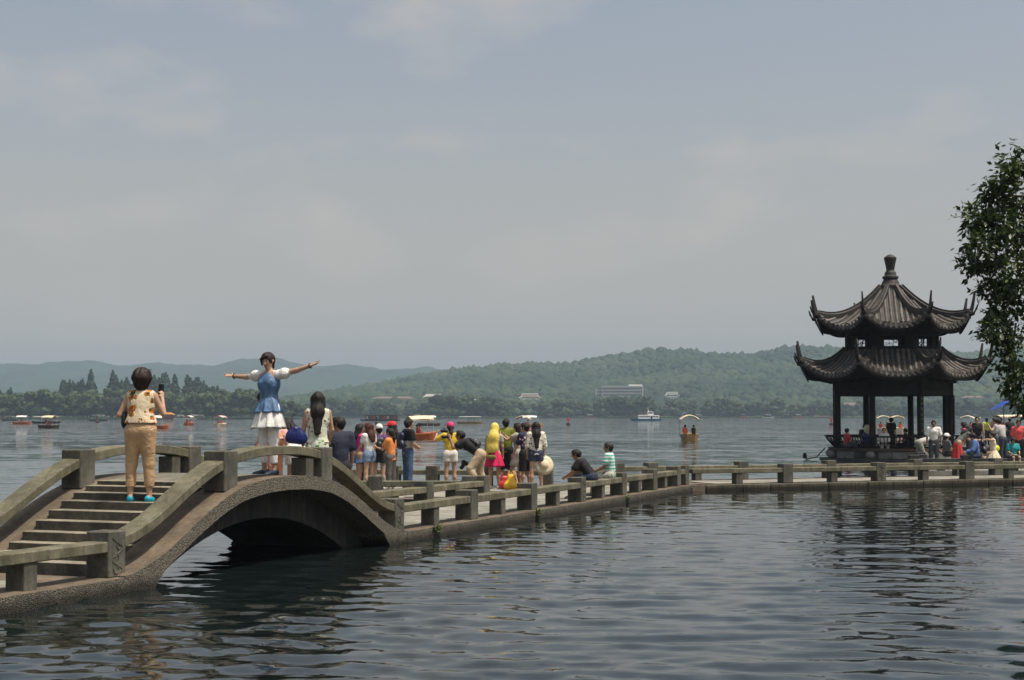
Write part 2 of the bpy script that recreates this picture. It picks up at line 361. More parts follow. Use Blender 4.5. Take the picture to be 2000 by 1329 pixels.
def water_mat():
    m, t, b = mat_new('lake_water', (0.006, 0.010, 0.010), 0.04, 0.5); b.inputs['IOR'].default_value = 1.333
    g = N(t, 'ShaderNodeNewGeometry')
    def ripple(scale, mscale, detail, rot):
        mp = N(t, 'ShaderNodeMapping'); mp.inputs['Scale'].default_value = mscale; mp.inputs['Rotation'].default_value = (0, 0, R(rot)); t.links.new(g.outputs['Position'], mp.inputs[0])
        n = N(t, 'ShaderNodeTexNoise'); n.inputs['Scale'].default_value = scale; n.inputs['Detail'].default_value = detail; n.inputs['Roughness'].default_value = 0.6
        t.links.new(mp.outputs[0], n.inputs['Vector'])
        sb = N(t, 'ShaderNodeVectorMath', operation='SUBTRACT'); sb.inputs[1].default_value = (0.5, 0.5, 0.5); t.links.new(n.outputs['Color'], sb.inputs[0]); return sb
    def scaled(v, fac):
        k = N(t, 'ShaderNodeVectorMath', operation='SCALE'); t.links.new(v.outputs[0], k.inputs[0])
        if isinstance(fac, float): k.inputs['Scale'].default_value = fac
        else: t.links.new(fac, k.inputs['Scale'])
        return k
    def vadd(a, b_):
        k = N(t, 'ShaderNodeVectorMath', operation='ADD'); t.links.new(a, k.inputs[0]); t.links.new(b_, k.inputs[1]); return k.outputs[0]
    # open water carries short chop; the sheltered foreground is modelled and only finely rippled here
    sx = N(t, 'ShaderNodeSeparateXYZ'); t.links.new(g.outputs['Position'], sx.inputs[0])
    mr = N(t, 'ShaderNodeMapRange'); mr.inputs['From Min'].default_value = 32; mr.inputs['From Max'].default_value = 120
    mr.inputs['To Min'].default_value = 0.0; mr.inputs['To Max'].default_value = 0.62; t.links.new(sx.outputs['Y'], mr.inputs['Value'])
    mp3 = N(t, 'ShaderNodeMapping'); mp3.inputs['Scale'].default_value = (0.05, 0.02, 1.0); t.links.new(g.outputs['Position'], mp3.inputs[0])
    n3 = N(t, 'ShaderNodeTexNoise'); n3.inputs['Scale'].default_value = 1.0; n3.inputs['Detail'].default_value = 4; t.links.new(mp3.outputs[0], n3.inputs['Vector'])
    m3 = N(t, 'ShaderNodeMapRange'); m3.inputs['From Min'].default_value = 0.3; m3.inputs['From Max'].default_value = 0.7; m3.inputs['To Min'].default_value = 0.7; m3.inputs['To Max'].default_value = 1.2; t.links.new(n3.outputs['Fac'], m3.inputs['Value'])
    mu3 = N(t, 'ShaderNodeMath', operation='MULTIPLY'); t.links.new(mr.outputs['Result'], mu3.inputs[0]); t.links.new(m3.outputs['Result'], mu3.inputs[1])
    chop = scaled(ripple(1.1, (0.55, 1.0, 1.0), 4, -8), mu3.outputs[0]); big = scaled(ripple(0.16, (0.35, 1.0, 1.0), 2, 5), mu3.outputs[0])
    fine = scaled(ripple(6.0, (0.5, 1.0, 1.0), 6, -8), 0.15)
    v = vadd(vadd(chop.outputs[0], scaled(big, 0.5).outputs[0]), fine.outputs[0])
    fl = N(t, 'ShaderNodeVectorMath', operation='MULTIPLY'); fl.inputs[1].default_value = (1, 1, 0); t.links.new(v, fl.inputs[0])
    nn = N(t, 'ShaderNodeVectorMath', operation='NORMALIZE'); t.links.new(vadd(g.outputs['Normal'], fl.outputs[0]), nn.inputs[0])
    t.links.new(nn.outputs[0], b.inputs['Normal'])
    return m
tag(link('lake', lake_mesh(), None, water_mat()), 'grey green rippled lake water around the walkway', 'water', kind='structure')

# ================================================================== HILLS
MATS['hill'] = simple('wooded_hill', (0.030, 0.052, 0.022), 0.9, 0.1, 0.5, 0.02)
def ridge(name, pts, Yc, Y0, Yb, label, nx=260, ny=40, seed=1, amp=0.22, x0=-1500, x1=3500, p=1.15, rough=6):
    px = np.linspace(x0, x1, nx)
    xs = np.array([q[0] for q in pts], float); ys = np.array([q[1] for q in pts], float)
    top = (812 - np.interp(px, xs, ys)) / 2966 * Yc + CAMZ
    X1 = (px - 1000) / 2966 * Yc
    top = top + (fbm(px / 26.0, px * 0 + seed, seed + 3, 5) - 0.48) * rough * Yc / 2966
    v = np.concatenate([np.linspace(0, 1, ny), 1 + np.linspace(0.1, 1, 8)])
    Yv = np.where(v <= 1, Y0 + (Yc - Y0) * v, Yc + (Yb - Yc) * (v - 1))
    shp = np.where(v <= 1, np.abs(v) ** p, np.clip(1 - (v - 1) ** 1.5, 0, 1))
    XX = np.repeat(X1[None], len(v), 0); YY = np.repeat(Yv[:, None], nx, 1)
    nzv = (fbm(XX / 260.0, YY / 260.0, seed, 4) - 0.47) * amp * 2
    env = np.where(v < 1, np.sin(np.clip(v, 0, 1) * math.pi) ** 0.8, 0)[:, None]
    ZZ = top[None] * shp[:, None] * (1 + nzv * env)
    ZZ = np.maximum(ZZ, 0.0) + 0.4
    ZZ[0] = -1.0; ZZ[-1] = -1.0
    V = np.stack([XX, YY, ZZ], -1).reshape(-1, 3); nr = len(v)
    i = np.arange(nr - 1)[:, None]; j = np.arange(nx - 1)[None]
    F = np.stack([i * nx + j, i * nx + j + 1, (i + 1) * nx + j + 1, (i + 1) * nx + j], -1).reshape(-1, 4)
    o = link(name, mesh_np(name, V, F, None, True), None, MATS['hill'])
    tag(o, label, 'hill', kind='structure')
    return XX, YY, ZZ
FAR = [(-1500, 760), (-900, 730), (-400, 712), (-150, 716), (0, 713), (90, 709), (150, 706), (185, 704), (235, 716), (265, 714), (310, 707), (345, 714), (420, 714), (470, 700), (530, 697), (575, 708), (610, 716), (685, 712), (745, 722), (790, 719), (840, 718), (895, 728), (1000, 738), (1300, 742), (1700, 730), (2100, 722), (2600, 735), (3500, 760)]
NEARH = [(-1500, 812), (480, 811), (545, 800), (620, 781), (700, 765), (780, 750), (860, 736), (900, 731), (960, 722), (1030, 718), (1110, 718), (1150, 711), (1200, 702), (1270, 687), (1330, 690), (1400, 701), (1480, 697), (1560, 685), (1640, 686), (1720, 693), (1800, 700), (1900, 697), (1960, 688), (2050, 690), (2300, 705), (2700, 730), (3500, 790)]
fx_, fy_, fz_ = ridge('hills', FAR, 4600, 2800, 5400, 'hazy blue wooded ridge far beyond the lake', 900, 40, 5, 0.3, rough=11)
hx_, hy_, hz_ = ridge('hills', NEARH, 2300, 1340, 3000, 'long green wooded hill above the far shore', 320, 60, 2, 0.25)

def icos(sub):
    bm = bmesh.new(); bmesh.ops.create_icosphere(bm, subdivisions=sub, radius=1.0)
    v = np.array([x.co[:] for x in bm.verts]); f = np.array([[q.index for q in x.verts] for x in bm.faces]); bm.free(); return v, f
ICO1, ICF1 = icos(1); ICO2, ICF2 = icos(2)
def forest(name, XX, YY, ZZ, n, rmin, rmax, label, seed, xlim, rows, mat):
    g = np.random.default_rng(seed); nr, nx = XX.shape
    a = g.uniform(0, rows, n); bcol = g.uniform(0, nx - 1.001, n)
    i = a.astype(int); j = bcol.astype(int); fa = a - i; fb = bcol - j
    def it(M): return (M[i, j] * (1 - fb) + M[i, j + 1] * fb) * (1 - fa) + (M[i + 1, j] * (1 - fb) + M[i + 1, j + 1] * fb) * fa
    x, y, z = it(XX), it(YY), it(ZZ)
    px = 1000 + 2966 * x / y
    k = (px > xlim[0]) & (px < xlim[1]) & (z > 1.0); x, y, z = x[k], y[k], z[k]; n = len(x)
    rr = rmin + (rmax - rmin) * g.uniform(0, 1, n) ** 1.6; V0 = ICO1
    jit = 1 + g.normal(0, 0.16, (n, len(V0), 1))
    V = V0[None] * jit * rr[:, None, None] * np.stack([np.ones(n), np.ones(n), g.uniform(0.7, 1.15, n)], -1)[:, None]
    V += np.stack([x, y, z + rr * 0.45], -1)[:, None]
    F = (ICF1[None] + (np.arange(n) * len(V0))[:, None, None]).reshape(-1, 3)
    me = mesh_np(name, V.reshape(-1, 3), F, mat, False)
    at_ = me.attributes.new('tone', 'FLOAT', 'POINT'); at_.data.foreach_set('value', np.repeat(np.clip(0.45 * g.uniform(0, 1, n) + 1.5 * (fbm(x / 130.0, y / 130.0, 31, 4) - 0.26), 0, 1), len(V0)).astype(np.float32))
    return tag(link(name, me), label, 'forest', kind='stuff')
def forest_mat():
    m, t, b = mat_new('forest_canopy', rough=0.8, spec=0.15)
    a = N(t, 'ShaderNodeAttribute', attribute_name='tone'); r_ = N(t, 'ShaderNodeValToRGB')
    e = r_.color_ramp.elements; e[0].color = (0.014, 0.028, 0.017, 1); e[1].color = (0.062, 0.084, 0.036, 1); e.new(0.5).color = (0.028, 0.048, 0.024, 1)
    t.links.new(a.outputs['Fac'], r_.inputs[0]); t.links.new(r_.outputs[0], b.inputs['Base Color']); return m
MATS['forest'] = forest_mat()
forest('forest', hx_, hy_, hz_, 70000, 2.8, 7.6, 'dense green woodland covering the long hill', 4, (420, 2300), 60, MATS['forest'])

# ================================================================== SHORES AND THEIR TREES
MATS['bankland'] = simple('grassy_bank', (0.05, 0.07, 0.03), 0.9, 0.2, 0.4, 0.3)
MATS['leaf_far'] = foliage_mat('shore_foliage', (0.014, 0.031, 0.010), (0.042, 0.070, 0.020), (0.055, 0.076, 0.020))
MATS['leaf_con'] = foliage_mat('conifer_foliage', (0.009, 0.024, 0.012), (0.022, 0.045, 0.021))
MATS['bark'] = simple('bark', (0.06, 0.045, 0.032), 0.9, 0.2, 0.3, 8, 0.5, 20)
def leaf_quads(P, Nn, size, g, aspect=1.0):
    n = len(P); nrm = Nn + g.normal(0, 0.55, (n, 3)); nrm /= np.linalg.norm(nrm, axis=1, keepdims=True) + 1e-9
    a = np.cross(nrm, g.normal(0, 1, (n, 3))); a /= np.linalg.norm(a, axis=1, keepdims=True) + 1e-9
    b_ = np.cross(nrm, a); s = size * g.uniform(0.6, 1.35, (n, 1))
    a = a * s * aspect; b_ = b_ * s
    V = np.stack([P - a * 0.9, P - b_ * 0.55 + a * 0.1, P + a, P + b_ * 0.6 - a * 0.05], 1).reshape(-1, 3)
    return V, np.arange(4 * n).reshape(n, 4)
def far_tree(kind, seed):
    g = np.random.default_rng(seed); VV = []; FF = []; MI = []; off = 0
    def push(v, f, mi):
        nonlocal off
        if f.shape[1] == 3: f = np.concatenate([f, f[:, :1]], 1)
        VV.append(v); FF.append(f + off); MI.append(np.full(len(f), mi)); off += len(v)
    def core(c, r3, jit=0.18):
        v = ICO2 * (1 + g.normal(0, jit, (len(ICO2), 1))) * r3 + c
        for tri in (ICF2,): 
            n = len(tri); vv = v[tri].reshape(-1, 3); q = np.arange(3 * n).reshape(n, 3); push(vv, q, 0)
    if kind == 'broad':
        H = g.uniform(17, 23); W = g.uniform(7.0, 10.0)
        nl = g.integers(11, 15)
        for k in range(nl):
            th = g.uniform(0, 6.28); rr = W * g.uniform(0.1, 0.68); zc = H * g.uniform(0.16, 0.84)
            rr *= 1.15 - (zc / H - 0.45) ** 2 * 2.2
            c = np.array([rr * math.cos(th), rr * math.sin(th), zc]); r_l = W * g.uniform(0.30, 0.46)
            core(c, np.array([r_l, r_l, r_l * 0.85]) * 0.86)
            d = g.normal(0, 1, (95, 3)); d /= np.linalg.norm(d, axis=1, keepdims=True); d[:, 2] = np.abs(d[:, 2]) * 0.9 - 0.2
            P = c + d * r_l * g.uniform(0.85, 1.18, (95, 1)) * np.array([1, 1, 0.9])
            v, f = leaf_quads(P, d, 0.75, g); push(v, f, 0)
    else:
        H = g.uniform(20, 27) if kind == 'tall' else g.uniform(15, 19); W = H * g.uniform(0.17, 0.23)
        n = 620; tz = g.uniform(0.06, 1, n) ** 0.85; th = g.uniform(0, 6.28, n)
        prof = np.minimum(1, (1.02 - tz) * 1.35) ** 0.8 * (0.8 + 0.28 * np.sin(tz * 31 + g.uniform(0, 6)))
        rr = W * prof * g.uniform(0.72, 1.08, n)
        P = np.stack([rr * np.cos(th), rr * np.sin(th), tz * H], -1); d = np.stack([np.cos(th), np.sin(th), np.full(n, 0.25)], -1)
        v, f = leaf_quads(P, d, 0.80, g); push(v, f, 0)
        for tzc in np.linspace(0.12, 0.92, 9):
            rw = W * min(1, (1.02 - tzc) * 1.35) ** 0.8 * 0.8
            core(np.array([0, 0, tzc * H]), np.array([rw, rw, H * 0.075]))
    tr = MB().tube([(0, 0, -1.0), (0, 0, H * 0.25), (0.1, 0, H * 0.6)], [0.35, 0.26, 0.1], 6, False)
    push(np.array([list(p) for p in tr.v]), np.array([list(q) for q in tr.f]), 1)
    V = np.vstack(VV); F = np.vstack(FF); mi = np.concatenate(MI)
    me = bpy.data.meshes.new('tree'); me.from_pydata(V.tolist(), [], [tuple(dict.fromkeys(q)) for q in F.tolist()])
    me.materials.append(MATS['leaf_con' if kind != 'broad' else 'leaf_far']); me.materials.append(MATS['bark'])
    me.polygons.foreach_set('material_index', mi.astype(np.int32)); me.update(); return me
TB = [far_tree('broad', 100 + i) for i in range(7)]; TT = [far_tree('tall', 200 + i) for i in range(4)]
g3 = np.random.default_rng(33)
def put_tree(px, Y, sz, meshes, name, label, group, z=0.8):
    X = (px - 1000) / 2966 * Y
    o = link(name, meshes[int(g3.integers(len(meshes)))]); o.location = (X, Y, z); o.rotation_euler = (0, 0, g3.uniform(0, 6.28))
    s = sz * g3.uniform(0.9, 1.1); o.scale = (s * g3.uniform(0.9, 1.15), s * g3.uniform(0.9, 1.15), s)
    return tag(o, label, 'tree', group)
def land(name, pts, label, z1=0.8):
    o = poly_prism(pts, -1.0, z1).obj(name, MATS['bankland']); return tag(o, label, 'land', kind='structure')
land('ground', [(-620, 905), (-350, 893), (-210, 896), (-135, 915), (-125, 950), (-150, 1060), (-620, 1100)], 'low wooded spit on the left of the lake')
land('ground', [(-70, 1130), (-40, 1120), (-2, 1128), (6, 1160), (-30, 1185), (-72, 1170)], 'small wooded islet before the far shore')
land('ground', [(-600, 1285), (-100, 1262), (150, 1270), (420, 1245), (900, 1240), (1600, 1260), (1600, 1420), (-600, 1420)], 'flat strip of far shore below the hill')
land('ground', [(70, 1200), (96, 1190), (135, 1196), (150, 1225), (110, 1250), (75, 1235)], 'little wooded point on the far shore')
lblL = 'round leafy tree in the wood on the spit'
for k in range(120):
    px = -60 + 665 * (k + 0.5) / 120 + g3.uniform(-6, 6)
    sz = g3.uniform(0.60, 0.92) if px < 520 else 0.72 - 0.40 * (px - 520) / 85
    put_tree(px, g3.uniform(908, 960), max(0.35, sz), TB, 'broadleaf_tree', lblL, 'leafy trees on the spit')
for px in (8, 22, 62, 178, 250, 262, 340, 415):
    put_tree(px, 985, 0.85, TB, 'broadleaf_tree', lblL, 'leafy trees on the spit')
for a_, b_, hmin, hmax in ((122, 190, .82, 1.05), (216, 262, .84, 1.05), (286, 346, .86, 1.12), (366, 392, .92, 1.14), (398, 430, .72, .98), (0, 24, .55, .72), (38, 50, .55, .66)):
    px = a_
    while px < b_:
        put_tree(px, g3.uniform(945, 990), g3.uniform(hmin, hmax), TT, 'conifer_tree', 'tall dark pointed conifer rising above the leafy wood on the spit', 'conifers on the spit'); px += g3.uniform(3.5, 6.5)
for k in range(26):
    put_tree(830 + 158 * (k + 0.5) / 26, g3.uniform(1132, 1165), 0.78 if 2 < k < 23 else 0.6, TB, 'broadleaf_tree', 'round leafy tree on the small islet before the hill', 'trees on the islet')
for k in range(130):
    px = 590 + 1480 * (k + 0.5) / 130 + g3.uniform(-6, 6)
    put_tree(px, g3.uniform(1275, 1335), g3.uniform(0.5, 0.85), TB, 'broadleaf_tree', 'round leafy tree along the far shore below the hill', 'trees along the far shore')
for k in range(9):
    put_tree(1188 + 75 * (k + 0.5) / 9, g3.uniform(1203, 1225), 0.8, TB, 'broadleaf_tree', 'round leafy tree on the little point by the ferry', 'trees on the little point')
# ------------------------------------------------------------------ summer haze over the lake
hm = bpy.data.materials.new('haze_air'); hm.use_nodes = True; ht = hm.node_tree; ht.nodes.clear()
ho = N(ht, 'ShaderNodeOutputMaterial'); hv = N(ht, 'ShaderNodeVolumePrincipled')
hv.inputs['Color'].default_value = (0.40, 0.52, 0.64, 1); hv.inputs['Density'].default_value = 0.00027; hv.inputs['Anisotropy'].default_value = 0.0
ht.links.new(hv.outputs[0], ho.inputs['Volume'])
hz = MB().box((0, 2600, 101.5), (9600, 6200, 207)).obj('haze', hm); tag(hz, 'pale summer haze hanging over the lake and hills', 'haze', kind='stuff')
# ================================================================== WALKWAY
DZ = 0.17                                     # deck level above the lake
PD = Vector((0.370, 0.929)); PN = Vector((-0.929, 0.370))     # along the path, and to its left
O_B = Vector((-4.528, 17.53))
def PB(s, c, z=0.0):
    p = O_B + PD * s + PN * c; return Vector((p.x, p.y, z))
CD = Vector((0.929, 0.370)); CN = Vector((-0.370, 0.929)); O_C = Vector((4.72, 40.75))
def PC(s, c, z=0.0):
    p = O_C + CD * s + CN * c; return Vector((p.x, p.y, z))
W = 2.57                                      # outer face to outer face of the two railings
def isect(p, d, q, e):
    # p + t d = q + u e
    det = d.x * (-e.y) + e.x * d.y; r_ = q - p
    t = (r_.x * (-e.y) + e.x * r_.y) / det
    return p + d * t
def nearK(cB, cC):
    return isect(O_B + PN * cB, PD, O_C + CN * cC, CD)
K_near = nearK(-0.10, -0.10)
K_far = nearK(W + 0.10, W + 0.10)
sFar = (K_far - O_B).dot(PD)
plat_back = PB(23.0, W + 0.1).to_2d()          # where the platform's back edge meets the path
PLX0 = -5.3
outer = [PB(7.35, -0.10).to_2d(), K_near, PC(17, -0.10).to_2d(), PC(17, W + 0.10).to_2d(), K_far, plat_back,
         Vector((PLX0, 41.05)), Vector((PLX0, 33.35)), PB(16.6, W + 0.10).to_2d(), PB(7.35, W + 0.10).to_2d()]
wk = poly_prism(outer, -0.5, DZ - 0.02).obj('walkway', MATS['kerbtop']); tag(wk, 'low stone walkway bending across the lake with a side platform', 'walkway', kind='structure')
wa = poly_prism([PB(-9, -0.10), PB(0.02, -0.10), PB(0.02, W + 0.10), PB(-9, W + 0.10)], -0.5, DZ - 0.02).obj('walkway', MATS['kerbtop'])
tag(wa, 'low stone walkway leading up to the arched bridge', 'walkway', kind='structure')
def kerb(parent, fn, s0, s1, c0, c1, n=2, mat='aggregate', topmat='kerbtop', z0=-0.5):
    rows = []
    for k in range(n):
        s = s0 + (s1 - s0) * k / (n - 1)
        rows.append([fn(s, c0, z0), fn(s, c0, DZ), fn(s, c1, DZ), fn(s, c1, z0)])
    me = MB().sweep(rows).mesh('kerb', MATS[mat]); me.materials.append(MATS[topmat])
    for p in me.polygons:
        if p.normal.z > 0.7: p.material_index = 1
    return link('kerb', me, parent)
sK = (K_near - O_B).dot(PD)
# kerbs: along path B (both sides, the left one open at the platform), path A, path C's far side, the platform
kerb(wk, PB, 7.40, sK + 0.02, -0.13, 0.42)
kerb(wk, PB, 7.40, 16.72, W - 0.42, W + 0.13)
kerb(wk, PB, 22.9, sFar, W - 0.42, W + 0.13)
kerb(wa, PB, -9, -0.01, -0.13, 0.42); kerb(wa, PB, -9, -0.01, W - 0.42, W + 0.13)
sC1 = (K_near - O_C).dot(CD); sCf = (K_far - O_C).dot(CD)
kerb(wk, PC, sCf + 0.55, 17, W - 0.42, W + 0.13, mat='edge')
# path C's near edge: separate dressed edge stones
g5 = random.Random(5); s = sC1 + 0.42; stones = []
while s < 16.6:
    L = g5.choice((0.86, 1.0, 1.12, 1.3)); c_out = -0.13 - g5.uniform(0, 0.02); zt = DZ - g5.uniform(0, 0.012)
    rows = [[PC(q, c_out, -0.3), PC(q, c_out, zt), PC(q, 0.42, zt), PC(q, 0.42, -0.3)] for q in (s + 0.006, s + L - 0.006)]
    MB().sweep(rows).obj('edge_stone', MATS['edge'], wk, bevel=0.012); s += L
# paving slabs
slab_cache = {}
def slab(parent, loc, rz, lx, ly):
    k = (round(lx, 2), round(ly, 2))
    if k not in slab_cache: slab_cache[k] = MB().box((0, 0, 0), (k[0], k[1], 0.03)).mesh('paving_slab', MATS['paving'], bevel=0.004)
    o = link('paving_slab', slab_cache[k], parent); o.location = loc; o.rotation_euler = (0, 0, rz); return o
angB = math.atan2(PD.y, PD.x); angC = math.atan2(CD.y, CD.x)
def slabs(parent, fn, ang, s0, s1, c0, c1, L=0.9, n=2):
    s = s0; wd = (c1 - c0) / n
    while s + L < s1:
        for k in range(n):
            slab(parent, fn(s + L / 2, c0 + wd * (k + 0.5), DZ - 0.012 + random.uniform(-0.003, 0.002)), ang, L - 0.014, wd - 0.014)
        s += L
slabs(wa, PB, angB, -8.9, 0.0, 0.43, W - 0.43); slabs(wk, PB, angB, 7.42, sK - 0.7, 0.43, W - 0.43)
slabs(wk, PC, angC, 1.0, 16.8, 0.43, W - 0.43)
y = 33.85
while y < 40.0:
    s_ = (y - O_B.y - PN.y * (W + 0.15)) / PD.y; xe = O_B.x + PN.x * (W + 0.15) + PD.x * s_ - 0.45
    x = PLX0 + 0.45
    while x + 1.2 < xe:
        slab(wk, (x + 0.6, y + 0.45, DZ - 0.012 + random.uniform(-0.003, 0.002)), 0, 1.186, 0.886); x += 1.2
    y += 0.9
def kline(parent, a, b_, w0, w1):
    a = Vector(a); b_ = Vector(b_); d = (b_ - a).normalized(); n = Vector((-d.y, d.x))
    def fn(s, c, z): 
        p = a + d * s + n * c; return Vector((p.x, p.y, z))
    return kerb(parent, fn, 0, (b_ - a).length, w0, w1)
kline(wk, (PLX0, 33.37), PB(16.55, W + 0.1).to_2d(), -0.03, 0.45)        # platform front edge
kline(wk, (PLX0 - 0.02, 41.0), (PLX0 - 0.02, 33.8), -0.0, 0.45)
kline(wk, plat_back + Vector((-0.35, -0.02)), (PLX0, 41.02), -0.03, 0.45)

# ------------------------------------------------------------------ bench railings
HP, HB, TB_, WP = 0.525, 0.415, 0.125, 0.32
def post_mesh(carved):
    m = MB(); m.box((0, 0, HP / 2), (WP, WP, HP))
    me = m.mesh('post', MATS['post'], bevel=0.012)
    return me
POST = post_mesh(False)
SUP = MB().box((0, 0, (HB - TB_) / 2), (0.21, 0.25, HB - TB_ + 0.01)).mesh('support', MATS['post'], bevel=0.008)
BEAMS = {}
def carve(parent_post, side):
    """scroll of relief carved on the outer face of an end post"""
    m = MB(); r0 = random.Random(len(parent_post.name) + int(parent_post.location.x * 10))
    for k in range(3):
        cx = r0.uniform(-0.05, 0.05); cz = 0.10 + 0.13 * k; rr = r0.uniform(0.045, 0.075); ph = r0.uniform(0, 6)
        pts = [(cx + rr * (1 - t / 9) * math.cos(ph + t * 0.75), side * (WP / 2 + 0.001), cz + 1.25 * rr * (1 - t / 9) * math.sin(ph + t * 0.75)) for t in range(8)]
        m.tube(pts, 0.009, 5)
    pts = [(0.10 * math.sin(t * 1.1 + 1), side * (WP / 2 + 0.001), 0.05 + t * 0.045) for t in range(10)]
    m.tube(pts, 0.008, 5)
    m.obj('carving', MATS['post'], parent_post)
def rail_run(label, fn, ang, posts, cface, sgn, base=DZ, nopost=(), mats=('post', 'beam'), skip_sup=(), group='stone bench railings', carved=()):
    """posts at s positions; cface = lateral position of the railing's axis"""
    p0 = fn(posts[0], cface, base); root = empty('bench_railing', p0, ang, label, 'railing', group)
    inv = Matrix.Rotation(-ang, 3, 'Z')
    def loc(p): return inv @ (Vector(p) - p0)
    for i, s in enumerate(posts):
        if i in nopost: continue
        o = link('post', POST if mats[0] == 'post' else POSTG, root); o.location = loc(fn(s, cface, base))
        o.rotation_euler = (0, 0, 0)
        if i in carved: carve(o, sgn)
    for i in range(len(posts) - 1):
        a, b_ = posts[i] + WP / 2 - 0.02, posts[i + 1] - WP / 2 + 0.02; L = round(b_ - a, 3)
        if L < 0.1: continue
        key = (L, mats[1])
        if key not in BEAMS: BEAMS[key] = MB().box((0, 0, 0), (L, 0.285, TB_)).mesh('beam', MATS[mats[1]], bevel=0.012)
        o = link('beam', BEAMS[key], root); o.location = loc(fn((a + b_) / 2, cface, base + HB - TB_ / 2)); o.rotation_euler = (R(random.uniform(-.4, .4)), R(random.uniform(-.15, .15)), 0)
        if i not in skip_sup and L > 1.3:
            o = link('support', SUP if mats[0] == 'post' else SUPG, root); o.location = loc(fn((a + b_) / 2 + random.uniform(-.05, .05), cface, base))
    return root
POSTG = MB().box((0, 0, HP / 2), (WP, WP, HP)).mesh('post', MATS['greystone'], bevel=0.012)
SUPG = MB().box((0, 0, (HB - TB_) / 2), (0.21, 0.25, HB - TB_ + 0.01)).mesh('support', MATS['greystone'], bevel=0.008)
hw = WP / 2
rail_run('low stone bench railing beside the water just before the arched bridge', PB, angB, [-8.88, -5.92, -2.96, 0.0], hw, -1, carved=(3,))
rail_run('low stone bench railing on the far edge of the walkway before the arched bridge', PB, angB, [-8.88, -5.92, -2.96, 0.0], W - hw, 1)
rail_run('low stone bench railing on which two boys sit, from bridge to bend', PB, angB, [7.40, 10.45, 13.45, 16.42, 19.35, 21.9, 24.1, sK - 0.05], hw, -1, carved=(0, 3))
rail_run('short stone bench railing opposite, from the bridge to the platform', PB, angB, [7.40, 10.45, 13.45, 16.42], W - hw, 1, carved=(3,))
rail_run('long stone bench railing along the walkway in front of the pavilion', PC, angC, [0.0, 3.10, 6.16, 9.22, 12.28, 15.3], hw, -1, carved=(2,), nopost=(0,))
rail_run('stone bench railing on the lake side of the walkway in front of the pavilion', PC, angC, [sCf + 0.2, 0.1, 3.02, 6.0, 9.1, 12.1, 15.2], W - hw, 1, skip_sup=())
rail_run('very short stone bench railing behind the boys at the platform corner', PB, angB, [23.0, sFar - 0.5], W - hw, 1)
def line_fn(a, b_):
    a = Vector(a); d = (Vector(b_) - a).normalized(); n = Vector((-d.y, d.x))
    def fn(s, c, z):
        p = a + d * s + n * c; return Vector((p.x, p.y, z))
    return fn, math.atan2(d.y, d.x), (Vector(b_) - a).length
fn1, an1, L1 = line_fn((PLX0 + 0.2, 33.55), (PB(16.42, W - hw).x - 0.25, 33.55))
rail_run('stone bench railing across the front of the crowded platform', fn1, an1, [0, 2.1, L1], 0.0, -1, skip_sup=(1,))
fn2, an2, L2 = line_fn((PLX0 + 0.2, 40.78), (plat_back.x - 0.6, 40.78 + (plat_back.y - 41.05) * 0.88))
rail_run('stone bench railing along the back of the crowded platform', fn2, an2, [0, 2.0, 3.95 - 0.9, L2 - 1.6, L2], 0.0, 1)

# ================================================================== ARCHED BRIDGE
SC = 3.68
KN = np.array([0, .56, 1.15, 1.42, 1.71, 2.2, 2.6, 2.95, 3.32, 3.7, 4.2]); KV = np.array([1.02, 1.005, .935, .86, .765, .555, .355, .195, .075, .005, 0.0])
def prof(s):
    d = abs(s - SC); k = np.array([-3, -2, -1, 0, 1, 2, 3]) * 0.07
    wgt = np.array([1, 3, 5, 6, 5, 3, 1]) / 24.0
    return float(sum(wg * np.interp(abs(d + q), KN, KV) for q, wg in zip(k, wgt)))
br = empty('arched_bridge', PB(SC, W / 2, 0), angB, 'humped stone arch bridge with steps and curved bench rails', 'bridge')
binv = Matrix.Translation(Vector((0, 0, 0))) 
def BL(s, c, z):            # bridge-local coordinates (x along, y left)
    return Vector((s - SC, c - W / 2, z))
SS = np.linspace(-0.02, 7.38, 75)
def bridge_kerb(c0, c1, name):
    rows = []
    for s in SS:
        zt = DZ + prof(s) + 0.004; rows.append([BL(s, c0, zt - 0.19), BL(s, c0, zt - 0.10), BL(s, c0, zt), BL(s, (c0 + c1) / 2, zt), BL(s, c1, zt), BL(s, c1, zt - 0.19)])
    me = MB().sweep(rows).mesh(name, MATS['aggregate']); me.materials.append(MATS['kerbtop'])
    for p in me.polygons:
        if p.normal.z > 0.45: p.material_index = 1
    return link(name, me, br)
bridge_kerb(-0.13, 0.42, 'kerb'); bridge_kerb(W - 0.42, W + 0.13, 'kerb')
# ends of the kerb run down into the water
for c0, c1 in ((-0.128, 0.418), (W - 0.418, W + 0.128)):
    for sa, sb in ((-0.02, 0.75), (6.6, 7.38)):
        rows = []
        for s in np.linspace(sa, sb, 10):
            e = (s - sa) / (sb - sa) if sa < 1 else (sb - s) / (sb - sa)
            rows.append([BL(s, c0, -0.25 + 0.42 * e ** 2), BL(s, c0, DZ + prof(s) - 0.1), BL(s, c1, DZ + prof(s) - 0.1), BL(s, c1, -0.25 + 0.42 * e ** 2)])
        MB().sweep(rows).obj('kerb', MATS['aggregate'], br)
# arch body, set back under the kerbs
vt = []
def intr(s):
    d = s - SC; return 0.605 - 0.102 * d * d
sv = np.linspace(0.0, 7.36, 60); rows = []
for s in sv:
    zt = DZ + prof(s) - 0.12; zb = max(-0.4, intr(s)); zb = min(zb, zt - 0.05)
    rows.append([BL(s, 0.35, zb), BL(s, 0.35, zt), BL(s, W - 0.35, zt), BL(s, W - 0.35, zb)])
MB().sweep(rows).obj('arch', MATS['rib'], br)
